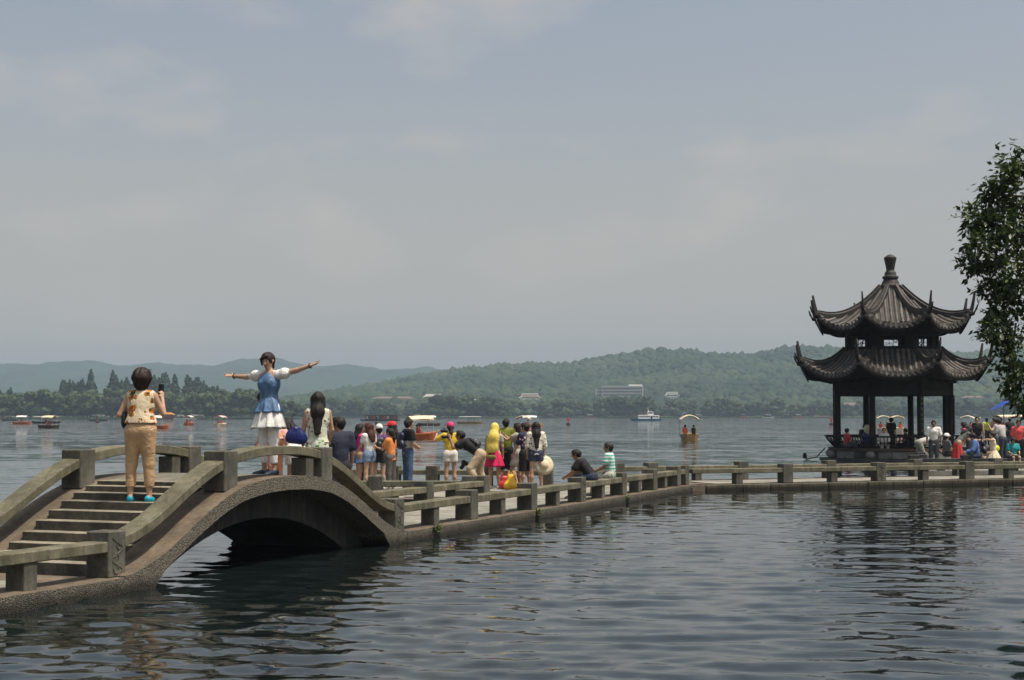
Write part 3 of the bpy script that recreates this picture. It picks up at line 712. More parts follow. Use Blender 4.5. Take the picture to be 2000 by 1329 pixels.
# steps and crown landing
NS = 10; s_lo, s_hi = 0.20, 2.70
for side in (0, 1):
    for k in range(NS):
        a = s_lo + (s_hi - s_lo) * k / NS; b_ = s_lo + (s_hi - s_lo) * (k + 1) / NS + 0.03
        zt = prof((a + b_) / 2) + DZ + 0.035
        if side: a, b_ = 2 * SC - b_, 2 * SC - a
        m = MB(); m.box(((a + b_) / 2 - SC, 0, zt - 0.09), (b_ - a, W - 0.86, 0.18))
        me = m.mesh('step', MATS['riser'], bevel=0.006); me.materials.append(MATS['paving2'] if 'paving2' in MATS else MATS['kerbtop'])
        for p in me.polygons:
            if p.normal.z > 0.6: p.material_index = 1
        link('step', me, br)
rows = []
for s in np.linspace(s_hi + 0.02, 2 * SC - s_hi - 0.02, 16):
    zt = DZ + prof(s) + 0.012; rows.append([BL(s, 0.43, zt - 0.1), BL(s, 0.43, zt), BL(s, W - 0.43, zt), BL(s, W - 0.43, zt - 0.1)])
MB().sweep(rows).obj('landing', MATS['landing'], br)
# railing on the bridge: posts, curved beams, supports
for c, sg in ((hw, -1), (W - hw, 1)):
    for s in (2.40, 4.98):
        o = link('post', POST, br); o.location = BL(s, c, DZ + prof(s) - 0.03); 
        if sg < 0: pass
    for s0, s1 in ((0.0, 2.40), (2.40, 4.98), (4.98, 7.40)):
        a, b_ = s0 + hw - 0.03, s1 - hw + 0.03; rows = []
        for s in np.linspace(a, b_, 26):
            z = DZ + HB + prof(s)
            # the outer beams leave each post level, then follow the slope
            rows.append([BL(s, c - 0.1425, z - TB_), BL(s, c - 0.1425, z), BL(s, c + 0.1425, z), BL(s, c + 0.1425, z - TB_)])
        MB().sweep(rows).obj('beam', MATS['beam'], br, bevel=0.01)
    o = link('support', SUP, br); o.location = BL(SC + 0.85, c, DZ + prof(SC + 0.85) - 0.02)
# ================================================================== PAVILION
PV = Vector((17.50, 70.0)); PVR = R(-10)
pav = empty('lake_pavilion', (PV.x, PV.y, 0), PVR, 'dark wooden octagonal pavilion with two tiers of upturned tiled roofs', 'pavilion')
T8 = math.tan(R(22.5))
def oct_pts(r_, z, k0=0):
    return [Vector((r_ * math.cos(R(22.5 + 45 * k)), r_ * math.sin(R(22.5 + 45 * k)), z)) for k in range(8)]
def frame_ring(name, r_in, r_out, z0, z1, mat, parent=pav):
    m = MB()
    a0, a1, b0, b1 = oct_pts(r_in, z0), oct_pts(r_in, z1), oct_pts(r_out, z0), oct_pts(r_out, z1)
    V = a0 + a1 + b0 + b1; F = []
    for k in range(8):
        n = (k + 1) % 8
        F += [(16 + k, 16 + n, 24 + n, 24 + k), (k, 8 + k, 8 + n, n), (8 + k, 24 + k, 24 + n, 8 + n), (k, n, 16 + n, 16 + k)]
    m.add(V, F); return m.obj(name, mat, parent)
# base: stone plinth with a ledge, wall panels, fascia and floor
MB().sweep([oct_pts(3.55, -0.6), oct_pts(3.55, 0.06), oct_pts(3.30, 0.07)]).obj('plinth', MATS['greystone'], pav)
frame_ring('base_wall', 2.84, 3.02, -0.1, 0.44, MATS['greystone'])
for k in range(8):
    am = R(45 * k); n_ = Vector((math.cos(am), math.sin(am), 0)); t_ = Vector((-n_.y, n_.x, 0)); ap = 3.02 * math.cos(R(22.5)); hl = ap * T8
    # stone panels let into the wall, and a drum stone under each column
    x = -hl + 0.35
    while x < hl - 0.3:
        L = random.uniform(0.45, 0.7); L = min(L, hl - 0.28 - x)
        if L < 0.2: break
        c = n_ * (ap + 0.012) + t_ * (x + L / 2) + Vector((0, 0, 0.26))
        MB().box((0, 0, 0), (0.05, L - 0.015, 0.33)).obj('stone_panel', MATS['palestone' if random.random() < 0.6 else 'greystone'], pav, bevel=0.006)
        o = bpy.context.scene.collection.objects[-1] if False else col.objects[-1]
        o.location = c; o.rotation_euler = (0, 0, am); x += L
    a = R(22.5 + 45 * k); c = Vector((3.0 * math.cos(a), 3.0 * math.sin(a), 0.26))
    o = MB().lathe([(0.02, -0.17), (0.13, -0.165), (0.19, -0.09), (0.205, 0), (0.19, 0.09), (0.13, 0.165), (0.02, 0.17)], 14).obj('drum_stone', MATS['palestone'], pav, smooth=True); o.location = c
frame_ring('fascia', 2.82, 3.12, 0.44, 0.56, MATS['wood2'])
MB().sweep([oct_pts(3.0, 0.16), oct_pts(3.0, 0.20)]).obj('floor', MATS['greystone'], pav)
# columns
RC = 2.70
colm = MB().lathe([(0.17, 0.0), (0.17, 0.08), (0.145, 0.10), (0.14, 1.6), (0.135, 3.32)], 14).mesh('column', MATS['wood'], smooth=True)
for k in range(8):
    a = R(22.5 + 45 * k); o = link('column', colm, pav); o.location = (RC * math.cos(a), RC * math.sin(a), 0.20)
    if k in (6, 7):
        # narrow couplet board on the outside of the column, with a line of worn pale brush characters
        n0 = Vector((math.cos(a), math.sin(a), 0)); M4 = Matrix.Translation(Vector((RC * math.cos(a), RC * math.sin(a), 0)) + n0 * 0.155) @ Matrix.Rotation(a, 4, 'Z')
        bd = MB().box((0, 0, 2.05), (0.035, 0.17, 1.75), m=M4).obj('couplet_board', MATS['wood'], pav)
        ch = MB(); rc = random.Random(k)
        for q in range(7):
            z0 = 2.78 - q * 0.235
            for _ in range(6): ch.box((0, 0, 0), (0.008, rc.uniform(0.03, 0.1), 0.016), m=M4 @ Matrix.Translation((0.02, rc.uniform(-.03, .03), z0 + rc.uniform(-.06, .06))) @ Matrix.Rotation(rc.choice((0, 0.1, 1.5, 0.8, -0.8)), 4, 'X'))
        ch.obj('characters', MATS['palestone'], bd)
# leaning seat-back balustrade on seven sides (open towards the landing)
for k in range(8):
    if k == 7: continue
    am = R(45 * k); n_ = Vector((math.cos(am), math.sin(am), 0)); t_ = Vector((-n_.y, n_.x, 0)); ap = RC * math.cos(R(22.5)); hl = ap * T8
    m = MB()
    def P(q, off, z): return n_ * (ap + off) + t_ * q + Vector((0, 0, z))
    rb = MB()
    rb.sweep([[P(-hl * 1.02, -0.30, .60), P(-hl * 1.02, -0.30, .66), P(-hl * 1.12, 0.18, .66), P(-hl * 1.12, 0.18, .60)], [P(hl * 1.02, -0.30, .60), P(hl * 1.02, -0.30, .66), P(hl * 1.12, 0.18, .66), P(hl * 1.12, 0.18, .60)]]).obj('bench_seat', MATS['wood'], pav)
    tp = MB(); tp.tube([P(-hl * 1.22, 0.50, 1.08), P(hl * 1.22, 0.50, 1.08)], 0.045, 6); tp.obj('top_rail', MATS['wood'], pav)
    nb = 15
    for j in range(nb + 1):
        q = -hl + 2 * hl * j / nb
        m.tube([P(q * 1.1, 0.16, .66), P(q * 1.13, 0.24, .74), P(q * 1.17, 0.42, .92), P(q * 1.2, 0.49, 1.08)], 0.022, 5)
    m.tube([P(-hl * 1.12, 0.26, .80), P(hl * 1.12, 0.26, .80)], 0.025, 5)
    tag(m.obj('balusters', MATS['wood'], pav), kind='stuff')
    b2 = MB()
    for j in range(9):
        q = -hl * 0.95 + 1.9 * hl * j / 8; b2.box((0, 0, 0), (0.03, 0.05, 0.40), m=Matrix.Translation(P(q, -0.25, 0.40)) @ Matrix.Rotation(am, 4, 'Z'))
    tag(b2.obj('seat_slats', MATS['wood'], pav), kind='stuff')
# lintels under the lower roof
frame_ring('lintel', RC - 0.11, RC + 0.11, 2.92, 3.20, MATS['wood'])
frame_ring('lintel', RC - 0.07, RC + 0.07, 3.22, 3.50, MATS['wood'])
frame_ring('lintel', RC - 0.14, RC + 0.22, 3.50, 3.72, MATS['wood'])
for k in range(8):
    for da in (-11, 0, 11):
        a = R(45 * k + da); rr = (RC + 0.16) * math.cos(R(22.5)) / math.cos(R(da))
        m = MB(); 
        for q, (ln, z) in enumerate(((0.30, 3.55), (0.55, 3.70), (0.85, 3.86))):
            m.box((rr + ln / 2 - 0.1, 0, z), (ln, 0.11, 0.11), m=Matrix.Rotation(a, 4, 'Z'))
            m.box((rr + ln - 0.2, 0, z + 0.06), (0.11, 0.36 + 0.1 * q, 0.10), m=Matrix.Rotation(a, 4, 'Z'))
        m.obj('bracket', MATS['wood'], pav)
# ------------------------------------------------------------------ roofs
def tiled_roof(zt, ze, at_, ae, lift, ext, ntile, horn, parent, under_r):
    """eight-sided curved roof. zt/ze top and eave height, at_/ae apothem at top and eave"""
    def prof_(v):
        a = at_ + (ae - at_) * v
        z = zt + (ze - zt) * (1 - (1 - v) ** 1.75)
        return a, z
    def S(u, v, dz=0.0):          # local: x outward (face normal), y along the eave
        a, z = prof_(v); e = abs(u) ** 2.6
        k = 1 + ext * (v ** 2) * e
        return Vector((a * k, a * T8 * u * k, z + lift * v ** 2.2 * e + dz))
    NV, NU = 14, 18
    roof = MB(); V = []; F = []
    for i in range(NV + 1):
        for j in range(NU + 1): V.append(S(-1 + 2 * j / NU, i / NV))
    n1 = len(V)
    for i in range(NV + 1):
        for j in range(NU + 1): V.append(S(-1 + 2 * j / NU, i / NV, -0.13 - 0.05 * i / NV))
    for i in range(NV):
        for j in range(NU):
            a = i * (NU + 1) + j; F.append((a, a + NU + 1, a + NU + 2, a + 1)); F.append((n1 + a, n1 + a + 1, n1 + a + NU + 2, n1 + a + NU + 1))
    for j in range(NU):
        a = NV * (NU + 1) + j; F.append((a, n1 + a, n1 + a + 1, a + 1))
    roof.add(V, F)
    rme = roof.mesh('roof_face', MATS['ridge'], smooth=False)
    # scalloped board hanging under the eave
    bd = MB(); rows = []
    for j in range(NU + 1):
        u = -1 + 2 * j / NU; p = S(u, 0.965, -0.16); rows.append([p, p + Vector((0.03, 0, 0)), p + Vector((0.03, 0, -0.13)), p + Vector((0, 0, -0.13))])
    bd.sweep(rows); bme = bd.mesh('eave_board', MATS['wood'])
    # soffit: from the eave back to the wall
    sf = MB(); V = []; F = []
    for i in range(6):
        for j in range(NU + 1):
            u = -1 + 2 * j / NU; p = S(u, 0.96, -0.20); q = Vector((under_r, under_r * T8 * u, ze - 0.12)); V.append(p.lerp(q, i / 5) + Vector((0, 0, -0.10 * math.sin(math.pi * i / 5))))
    for i in range(5):
        for j in range(NU): a = i * (NU + 1) + j; F.append((a, a + 1, a + NU + 2, a + NU + 1))
    sf.add(V, F); sme = sf.mesh('soffit', MATS['wood'])
    # tile rows: half-round cover tiles lapping down the slope, with a round end tile and a drip tile
    wq = ae * T8 * (1 + ext); tm = []
    for i in range(ntile):
        q = (-1 + 2 * (i + 0.5) / ntile) * wq * 0.97; m = MB(); pts = []
        vs = np.linspace(1.0, 0.02, 34)
        for v in vs:
            # solve u so that the lateral position stays q
            lo, hi = -1.0, 1.0
            if abs(S(1.0, v).y) < abs(q): break
            for _ in range(24):
                mid = (lo + hi) / 2
                if S(mid, v).y < q: lo = mid
                else: hi = mid
            pts.append(S((lo + hi) / 2, v))
        if len(pts) < 3: tm.append(None); continue
        rows = []; K = 6; dist = 0.0
        for j, p in enumerate(pts):
            t = (pts[min(j + 1, len(pts) - 1)] - pts[max(j - 1, 0)]).normalized(); side = Vector((0, 1, 0)); up = side.cross(t); up = up if up.z > 0 else -up
            if j: dist += (p - pts[j - 1]).length
            for rad in ((0.076, 0.062) if j % 2 == 0 and 0 < j < len(pts) - 1 else (0.07,)):
                rows.append([p + side * (rad * math.cos(math.pi * k / K)) + up * (rad * 1.05 * math.sin(math.pi * k / K) - 0.012) for k in range(K + 1)])
        m.sweep(rows, closed=False, cap=False)
        e = pts[0]; c0 = len(m.v)
        ring = [e + Vector((0.012, 0.093 * math.cos(6.283 * k / 9), 0.093 * math.sin(6.283 * k / 9) + 0.015)) for k in range(9)]
        back = [p - Vector((0.05, 0, 0)) for p in ring]
        m.sweep([back, ring]);
        # drip tile between this row and the next
        d0 = e + Vector((0.0, wq / ntile, -0.02)); m.add([d0 + Vector((0, -0.085, 0.02)), d0 + Vector((0, 0.085, 0.02)), d0 + Vector((0.03, 0.05, -0.10)), d0 + Vector((0.035, 0, -0.14)), d0 + Vector((0.03, -0.05, -0.10))], [(0, 4, 3, 2, 1)])
        tm.append(m.mesh('tile_row', MATS['tile'], smooth=False))
    # hip ridge and its upturned horn
    hm_ = MB(); rows = []; pts = [S(1.0, v) for v in np.linspace(0.0, 1.0, 22)]
    hd = Vector((pts[-1].x, pts[-1].y, 0)).normalized()
    tip = pts[-1]
    ph = [tip + hd * (horn * 0.20 * t) + Vector((0, 0, horn * (0.35 * t + 0.75 * t ** 1.7))) for t in (0.18, 0.36, 0.54, 0.72, 0.88, 1.0)]
    allp = pts + ph; n = len(allp)
    for j, p in enumerate(allp):
        t = (allp[min(j + 1, n - 1)] - allp[max(j - 1, 0)]).normalized(); side = Vector((-hd.y, hd.x, 0)); up = side.cross(t); up = up if up.z > -0.2 and up.dot(Vector((-hd.x, -hd.y, 1))) > 0 else -up
        if j < len(pts): w_, h_ = 0.10, 0.21 + 0.05 * math.sin(j / len(pts) * 3.14)
        else: e = (j - len(pts) + 1) / len(ph); w_, h_ = 0.062 * (1 - 0.7 * e), 0.13 * (1 - 0.68 * e)
        rows.append([p - side * w_ - up * 0.05, p - side * w_ + up * h_ * 0.55, p - side * w_ * 0.55 + up * h_ * 0.72, p - side * w_ * 0.6 + up * h_, p + side * w_ * 0.6 + up * h_, p + side * w_ * 0.55 + up * h_ * 0.72, p + side * w_ + up * h_ * 0.55, p + side * w_ - up * 0.05])
    hm_.sweep(rows); hme = hm_.mesh('hip_ridge', MATS['ridge'], smooth=False)
    # second, shorter prong over the corner beam
    h2 = MB(); h2.tube([tip + Vector((-0.25 * hd.x, -0.25 * hd.y, -0.16)), tip + hd * 0.10 + Vector((0, 0, -0.06)), tip + hd * 0.22 + Vector((0, 0, 0.14)), tip + hd * 0.30 + Vector((0, 0, 0.36))], [0.09, 0.075, 0.05, 0.025], 6)
    cme = h2.mesh('corner_beam', MATS['wood'])
    for k in range(8):
        a = R(45 * k)
        for nm, me in (('roof_face', rme), ('eave_board', bme), ('soffit', sme), ('hip_ridge', hme), ('corner_beam', cme)):
            o = link(nm, me, parent); o.rotation_euler = (0, 0, a)
        for me in tm:
            if me is None: continue
            o = link('tile_row', me, parent); o.rotation_euler = (0, 0, a)
lower = link('lower_roof', MB().sweep([oct_pts(2.26, 4.78), oct_pts(2.26, 5.0)]).mesh('lower_roof', MATS['ridge']), pav)
tiled_roof(5.02, 3.86, 2.05, 3.82, 0.66, 0.08, 14, 0.80, lower, 2.6)
upper = link('upper_roof', MB().sweep([oct_pts(0.55, 7.80), oct_pts(0.5, 7.98)]).mesh('upper_roof', MATS['ridge']), pav)
tiled_roof(7.92, 6.02, 0.40, 3.16, 0.62, 0.08, 12, 0.78, upper, 2.1)
# drum between the roofs: corner posts, sills and lattice windows
RD = 2.12
frame_ring('drum_sill', RD - 0.10, RD + 0.08, 4.98, 5.14, MATS['wood'])
frame_ring('drum_lintel', RD - 0.08, RD + 0.08, 5.60, 5.86, MATS['wood'])
frame_ring('drum_lintel', RD - 0.12, RD + 0.2, 5.86, 6.05, MATS['wood'])
for k in range(8):
    a = R(22.5 + 45 * k); o = MB().lathe([(0.10, 0), (0.10, 0.62)], 8).obj('drum_post', MATS['wood'], pav); o.location = (RD * math.cos(a), RD * math.sin(a), 5.06)
    am = R(45 * k); ap = RD * math.cos(R(22.5)); hl = ap * T8 - 0.08
    wn = MB(); M4 = Matrix.Rotation(am, 4, 'Z')
    for y0, y1 in ((-hl, -hl * 0.66), (hl * 0.66, hl)): wn.box((ap, (y0 + y1) / 2, 5.37), (0.05, y1 - y0, 0.46), m=M4)
    for y0 in (-hl * 0.64, hl * 0.64): wn.box((ap, y0, 5.37), (0.07, 0.04, 0.46), m=M4)
    win = wn.obj('window_panel', MATS['wood'], pav)
    la = MB(); rr_ = random.Random(k)
    hw_ = hl * 0.63
    for q in (-0.25, 0.25): la.box((ap, hw_ * 2 * q, 5.37), (0.03, 0.018, 0.46), m=M4)
    for z in (5.28, 5.46): la.box((ap + 0.002, 0, z), (0.026, 2 * hw_, 0.016), m=M4)
    for _ in range(5):
        y0 = rr_.uniform(-hw_, hw_); z0 = rr_.uniform(5.18, 5.56); an = rr_.choice((0.7, -0.7, 1.2))
        la.box((0, 0, 0), (0.02, 0.22, 0.02), m=M4 @ Matrix.Translation((ap + 0.004, y0 * 0.6, 5.37)) @ Matrix.Rotation(an, 4, 'X'))
    la.obj('lattice', MATS['wood'], win)
    for da in (-8, 8):
        a2 = R(45 * k + da); m = MB()
        for q, (ln, z) in enumerate(((0.25, 5.88), (0.45, 6.0), (0.7, 6.12))):
            m.box((ap + 0.1 + ln / 2, 0, z), (ln, 0.09, 0.09), m=Matrix.Rotation(a2, 4, 'Z')); m.box((ap + ln, 0, z + 0.05), (0.09, 0.3, 0.08), m=Matrix.Rotation(a2, 4, 'Z'))
        m.obj('bracket', MATS['wood'], pav)
# finial
MB().lathe([(0.50, 7.90), (0.50, 8.02), (0.42, 8.08), (0.36, 8.22), (0.31, 8.30), (0.37, 8.36), (0.37, 8.43), (0.28, 8.48), (0.25, 8.62), (0.19, 8.70), (0.18, 8.74), (0.23, 9.02), (0.285, 9.26), (0.285, 9.32), (0.16, 9.42), (0.04, 9.47)], 18).obj('finial', MATS['ridge'], pav, smooth=False)
# hose or cable hanging from the platform edge on the lake side
cb = MB().tube([(-3.05, -0.9, 0.55), (-3.3, -1.0, 0.30), (-3.45, -1.05, 0.12), (-3.75, -1.1, 0.06), (-3.95, -1.1, 0.02)], 0.026, 6).obj('cable', MATS['wood'], None); cb.parent = None
cb.location = (PV.x, PV.y, 0); cb.rotation_euler = (0, 0, PVR); tag(cb, 'dark pipe drooping from the pavilion base into the lake', 'pipe')
# ------------------------------------------------------------------ landing beside the pavilion
ld = poly_prism([(13.25, 50.9), (30, 50.9), (30, 69.5), (21.2, 69.5), (20.3, 67.6), (18.9, 66.4), (17.5, 66.35)], -0.5, DZ).obj('landing', MATS['paving'])
tag(ld, 'paved landing between the pavilion and the shore', 'landing', kind='structure')
fnD, anD, LD = line_fn((13.5, 51.15), (30, 51.15))
rail_run('dark grey granite bench railing along the front of the pavilion landing', fnD, anD, [0, 1.75, 3.3, 6.2, 9.2], 0.0, -1, mats=('greystone', 'greystone'))  # darker stone colour stands in for tree shade on the rails
fnE, anE, LE = line_fn((13.75, 51.9), (17.0, 64.6))
rail_run('dark grey granite bench railing on the lake side of the pavilion landing', fnE, anE, [0.5, 3.4, 6.2], -0.22, 1, mats=('greystone', 'greystone'))  # shade painted in by the darker stone, as on the front rail
fnF, anF, LF = line_fn((19.6, 60.6), (24, 60.6))
rail_run('stone bench railing at the back of the pavilion landing', fnF, anF, [0, 2.6, 4.4], 0.0, -1)
# ================================================================== PEOPLE: builder
def surface_nets(F, org, h):
    nx, ny, nz = F.shape; ins = F < 0
    S = np.zeros((nx - 1, ny - 1, nz - 1, 3)); C = np.zeros((nx - 1, ny - 1, nz - 1)); quads = []
    idx = np.indices((nx, ny, nz), sparse=True)
    for ax in range(3):
        a = [slice(None)] * 3; b = [slice(None)] * 3; a[ax] = slice(0, -1); b[ax] = slice(1, None); a, b = tuple(a), tuple(b)
        cr = ins[a] != ins[b]; I = np.argwhere(cr)
        if len(I) == 0: continue
        f0 = F[a][cr]; f1 = F[b][cr]; t = f0 / (f0 - f1)
        P = I.astype(float); P[:, ax] += t
        o1, o2 = [q for q in range(3) if q != ax]
        ok = (I[:, o1] >= 1) & (I[:, o2] >= 1) & (I[:, o1] < F.shape[o1] - 1) & (I[:, o2] < F.shape[o2] - 1)
        I, P = I[ok], P[ok]; sgn = ins[a][cr][ok]
        cells = []
        for d1, d2 in ((-1, -1), (0, -1), (0, 0), (-1, 0)):
            J = I.copy(); J[:, o1] += d1; J[:, o2] += d2; cells.append(J)
            np.add.at(S, (J[:, 0], J[:, 1], J[:, 2]), P); np.add.at(C, (J[:, 0], J[:, 1], J[:, 2]), 1)
        flip = sgn if ax != 1 else ~sgn
        quads.append((cells, flip))
    act = C > 0; vid = np.full(C.shape, -1, dtype=np.int64); vid[act] = np.arange(act.sum())
    V = S[act] / C[act][:, None] * h + org
    Fq = []
    for cells, flip in quads:
        q = np.stack([vid[c[:, 0], c[:, 1], c[:, 2]] for c in cells], -1)
        q[~flip] = q[~flip][:, ::-1]; Fq.append(q)
    return V, np.vstack(Fq)
def cone(a, b, ra, rb, k=0.03, ax=None, fl=1.0, sub=False):
    return dict(a=np.array(a, float), b=np.array(b, float), ra=ra, rb=rb, k=k, ax=None if ax is None else np.array(ax, float), fl=fl, sub=sub)
def plane(p0, n): return dict(plane=(np.array(p0, float), nrm(n)), sub=True)
def ball(c, r, k=0.02, ax=None, fl=1.0, sub=False): return cone(c, np.array(c, float) + 1e-4, r, r, k, ax, fl, sub)
def sdf_mesh(prims, h, smooth_iter=0):
    lo = np.min([np.minimum(p['a'], p['b']) - max(p['ra'], p['rb']) for p in prims if not p['sub']], 0) - 3 * h
    hi = np.max([np.maximum(p['a'], p['b']) + max(p['ra'], p['rb']) for p in prims if not p['sub']], 0) + 3 * h
    n = np.ceil((hi - lo) / h).astype(int) + 1
    F = np.full(n, 0.25, dtype=np.float64)
    for p in prims:
        if 'plane' in p:
            p0, nn = p['plane']; gx = [lo[q] + h * np.arange(n[q]) - p0[q] for q in range(3)]
            F = np.maximum(F, gx[0][:, None, None] * nn[0] + gx[1][None, :, None] * nn[1] + gx[2][None, None, :] * nn[2]); continue
        m = max(p['ra'], p['rb']) + p['k'] + 2.5 * h
        i0 = np.clip(((np.minimum(p['a'], p['b']) - m - lo) / h).astype(int), 0, n); i1 = np.clip(((np.maximum(p['a'], p['b']) + m - lo) / h).astype(int) + 2, 0, n)
        sl_ = tuple(slice(i0[q], i1[q]) for q in range(3))
        g = [lo[q] + h * np.arange(i0[q], i1[q]) for q in range(3)]
        Q = np.stack(np.meshgrid(*g, indexing='ij'), -1) - p['a']; ba = p['b'] - p['a']
        if p['ax'] is not None and p['fl'] != 1.0:
            ax = p['ax'] / np.linalg.norm(p['ax']); f = 1 / p['fl'] - 1
            Q = Q + (Q @ ax)[..., None] * ax * f; ba = ba + ax * (ba @ ax) * f
        t = np.clip((Q @ ba) / max(ba @ ba, 1e-9), 0, 1)
        d = np.linalg.norm(Q - t[..., None] * ba, axis=-1) - (p['ra'] + t * (p['rb'] - p['ra']))
        d = d * min(1.0, p['fl'] if p['fl'] < 1 else 1.0) if p['ax'] is not None else d
        f0 = F[sl_]
        if p['sub']:
            F[sl_] = np.maximum(f0, -d)
        else:
            k = p['k']; hh = np.maximum(k - np.abs(f0 - d), 0) / k; F[sl_] = np.minimum(f0, d) - hh * hh * k * 0.25
    return surface_nets(F, lo, h)
def nrm(v): v = np.array(v, float); return v / np.linalg.norm(v)
def rotv(v, axis, deg): return np.array(Matrix.Rotation(R(deg), 3, Vector(axis)) @ Vector(v))
CLOTH = {}
def cloth(c, kind='plain', c2=None, rough=0.8, key=None, sheen=0.0):
    k = (c, kind, c2, rough)
    if k in CLOTH: return CLOTH[k]
    m, t, b = mat_new('cloth_' + kind, c, rough, 0.3 if kind != 'satin' else 0.5)
    tc = N(t, 'ShaderNodeTexCoord'); src = tc.outputs['Object']
    if kind in ('floral', 'roses', 'prints'):
        v = N(t, 'ShaderNodeTexVoronoi'); v.inputs['Scale'].default_value = {'floral': 15, 'roses': 10.5, 'prints': 9}[kind]; t.links.new(src, v.inputs['Vector'])
        n = N(t, 'ShaderNodeTexNoise'); n.inputs['Scale'].default_value = 34; t.links.new(src, n.inputs['Vector'])
        ad = N(t, 'ShaderNodeMath', operation='MULTIPLY_ADD'); t.links.new(n.outputs['Fac'], ad.inputs[0]); ad.inputs[1].default_value = 0.55; t.links.new(v.outputs['Distance'], ad.inputs[2])
        r_ = N(t, 'ShaderNodeValToRGB'); e = r_.color_ramp.elements; e[0].position = {'roses': 0.66}.get(kind, 0.55); e[1].position = {'roses': 0.70}.get(kind, 0.60); e[0].color = (1, 1, 1, 1); e[1].color = (0, 0, 0, 1)
        t.links.new(ad.outputs[0], r_.inputs[0])
        r2 = N(t, 'ShaderNodeValToRGB'); e2 = r2.color_ramp.elements; e2[0].color = (*c2, 1); e2[1].color = ((0.03, 0.05, 0.015, 1) if kind != 'prints' else (0.5, 0.02, 0.03, 1)); e2[0].position = 0.45; e2[1].position = 0.62
        bw = N(t, 'ShaderNodeTexNoise'); bw.inputs['Scale'].default_value = 21; t.links.new(src, bw.inputs['Vector']); t.links.new(bw.outputs['Fac'], r2.inputs[0])
        t.links.new(mixc(t, r_.outputs[0], c, r2.outputs[0]), b.inputs['Base Color'])
    elif kind == 'stripes':
        w_ = N(t, 'ShaderNodeTexWave', wave_type='BANDS', bands_direction='Z'); w_.inputs['Scale'].default_value = 4.2; w_.inputs['Distortion'].default_value = 0.6; t.links.new(src, w_.inputs['Vector'])
        r_ = N(t, 'ShaderNodeValToRGB'); r_.color_ramp.interpolation = 'CONSTANT'; r_.color_ramp.elements[1].position = 0.5
        t.links.new(w_.outputs['Fac'], r_.inputs[0]); t.links.new(mixc(t, r_.outputs[0], c, c2), b.inputs['Base Color'])
    elif kind == 'split':
        sx = N(t, 'ShaderNodeSeparateXYZ'); t.links.new(src, sx.inputs[0]); gt = N(t, 'ShaderNodeMath', operation='GREATER_THAN'); gt.inputs[1].default_value = 1.22
        t.links.new(sx.outputs['Z'], gt.inputs[0]); t.links.new(mixc(t, gt.outputs[0], c, c2), b.inputs['Base Color'])
    elif kind == 'denim':
        noise_col(t, b, tuple(x * 0.7 for x in c), tuple(min(1, x * 1.5) for x in c), 9, 4, 0.6)
    else:
        noise_col(t, b, tuple(x * 0.86 for x in c), tuple(min(1, x * 1.1) for x in c), 7, 3, 0.5)
    # creases
    mp = N(t, 'ShaderNodeMapping'); mp.inputs['Scale'].default_value = (9, 9, 11) if kind == 'satin' else (12, 12, 7); t.links.new(src, mp.inputs[0])
    n = N(t, 'ShaderNodeTexNoise'); n.inputs['Scale'].default_value = 1.0; n.inputs['Detail'].default_value = 2; n.inputs['Distortion'].default_value = 1.6; t.links.new(mp.outputs[0], n.inputs['Vector'])
    bp = N(t, 'ShaderNodeBump'); bp.inputs['Strength'].default_value = 0.5 if kind == 'satin' else 0.45; bp.inputs['Distance'].default_value = 0.035
    t.links.new(n.outputs['Fac'], bp.inputs['Height']); t.links.new(bp.outputs[0], b.inputs['Normal'])
    CLOTH[k] = m; return m
def skin_mat(c):
    k = ('skin', c)
    if k in CLOTH: return CLOTH[k]
    m, t, b = mat_new('skin', c, 0.55, 0.35); noise_col(t, b, tuple(x * 0.9 for x in c), tuple(min(1, x * 1.08) for x in c), 14, 3, 0.5); CLOTH[k] = m; return m
def hair_mat(c=(0.010, 0.008, 0.007)):
    k = ('hair', c)
    if k in CLOTH: return CLOTH[k]
    m, t, b = mat_new('hair', c, 0.6, 0.3)
    tc = N(t, 'ShaderNodeTexCoord'); mp = N(t, 'ShaderNodeMapping'); mp.inputs['Scale'].default_value = (90, 90, 6); t.links.new(tc.outputs['Object'], mp.inputs[0])
    n = N(t, 'ShaderNodeTexNoise'); n.inputs['Scale'].default_value = 1; t.links.new(mp.outputs[0], n.inputs['Vector'])
    r_ = N(t, 'ShaderNodeValToRGB'); r_.color_ramp.elements[0].color = (*[x * 0.5 for x in c], 1); r_.color_ramp.elements[1].color = (*[x * 1.9 for x in c], 1); t.links.new(n.outputs['Fac'], r_.inputs[0]); t.links.new(r_.outputs[0], b.inputs['Base Color'])
    bp = N(t, 'ShaderNodeBump'); bp.inputs['Strength'].default_value = 0.6; bp.inputs['Distance'].default_value = 0.01; t.links.new(n.outputs['Fac'], bp.inputs['Height']); t.links.new(bp.outputs[0], b.inputs['Normal'])
    CLOTH[k] = m; return m
SKIN = (0.42, 0.255, 0.17); SKIN_T = (0.27, 0.15, 0.09)
MATS['eye'] = simple('dark_eye', (0.012, 0.009, 0.008), 0.3, 0.5, 0.1)
MATS['lip'] = simple('lips', (0.30, 0.09, 0.075), 0.5, 0.4, 0.1)

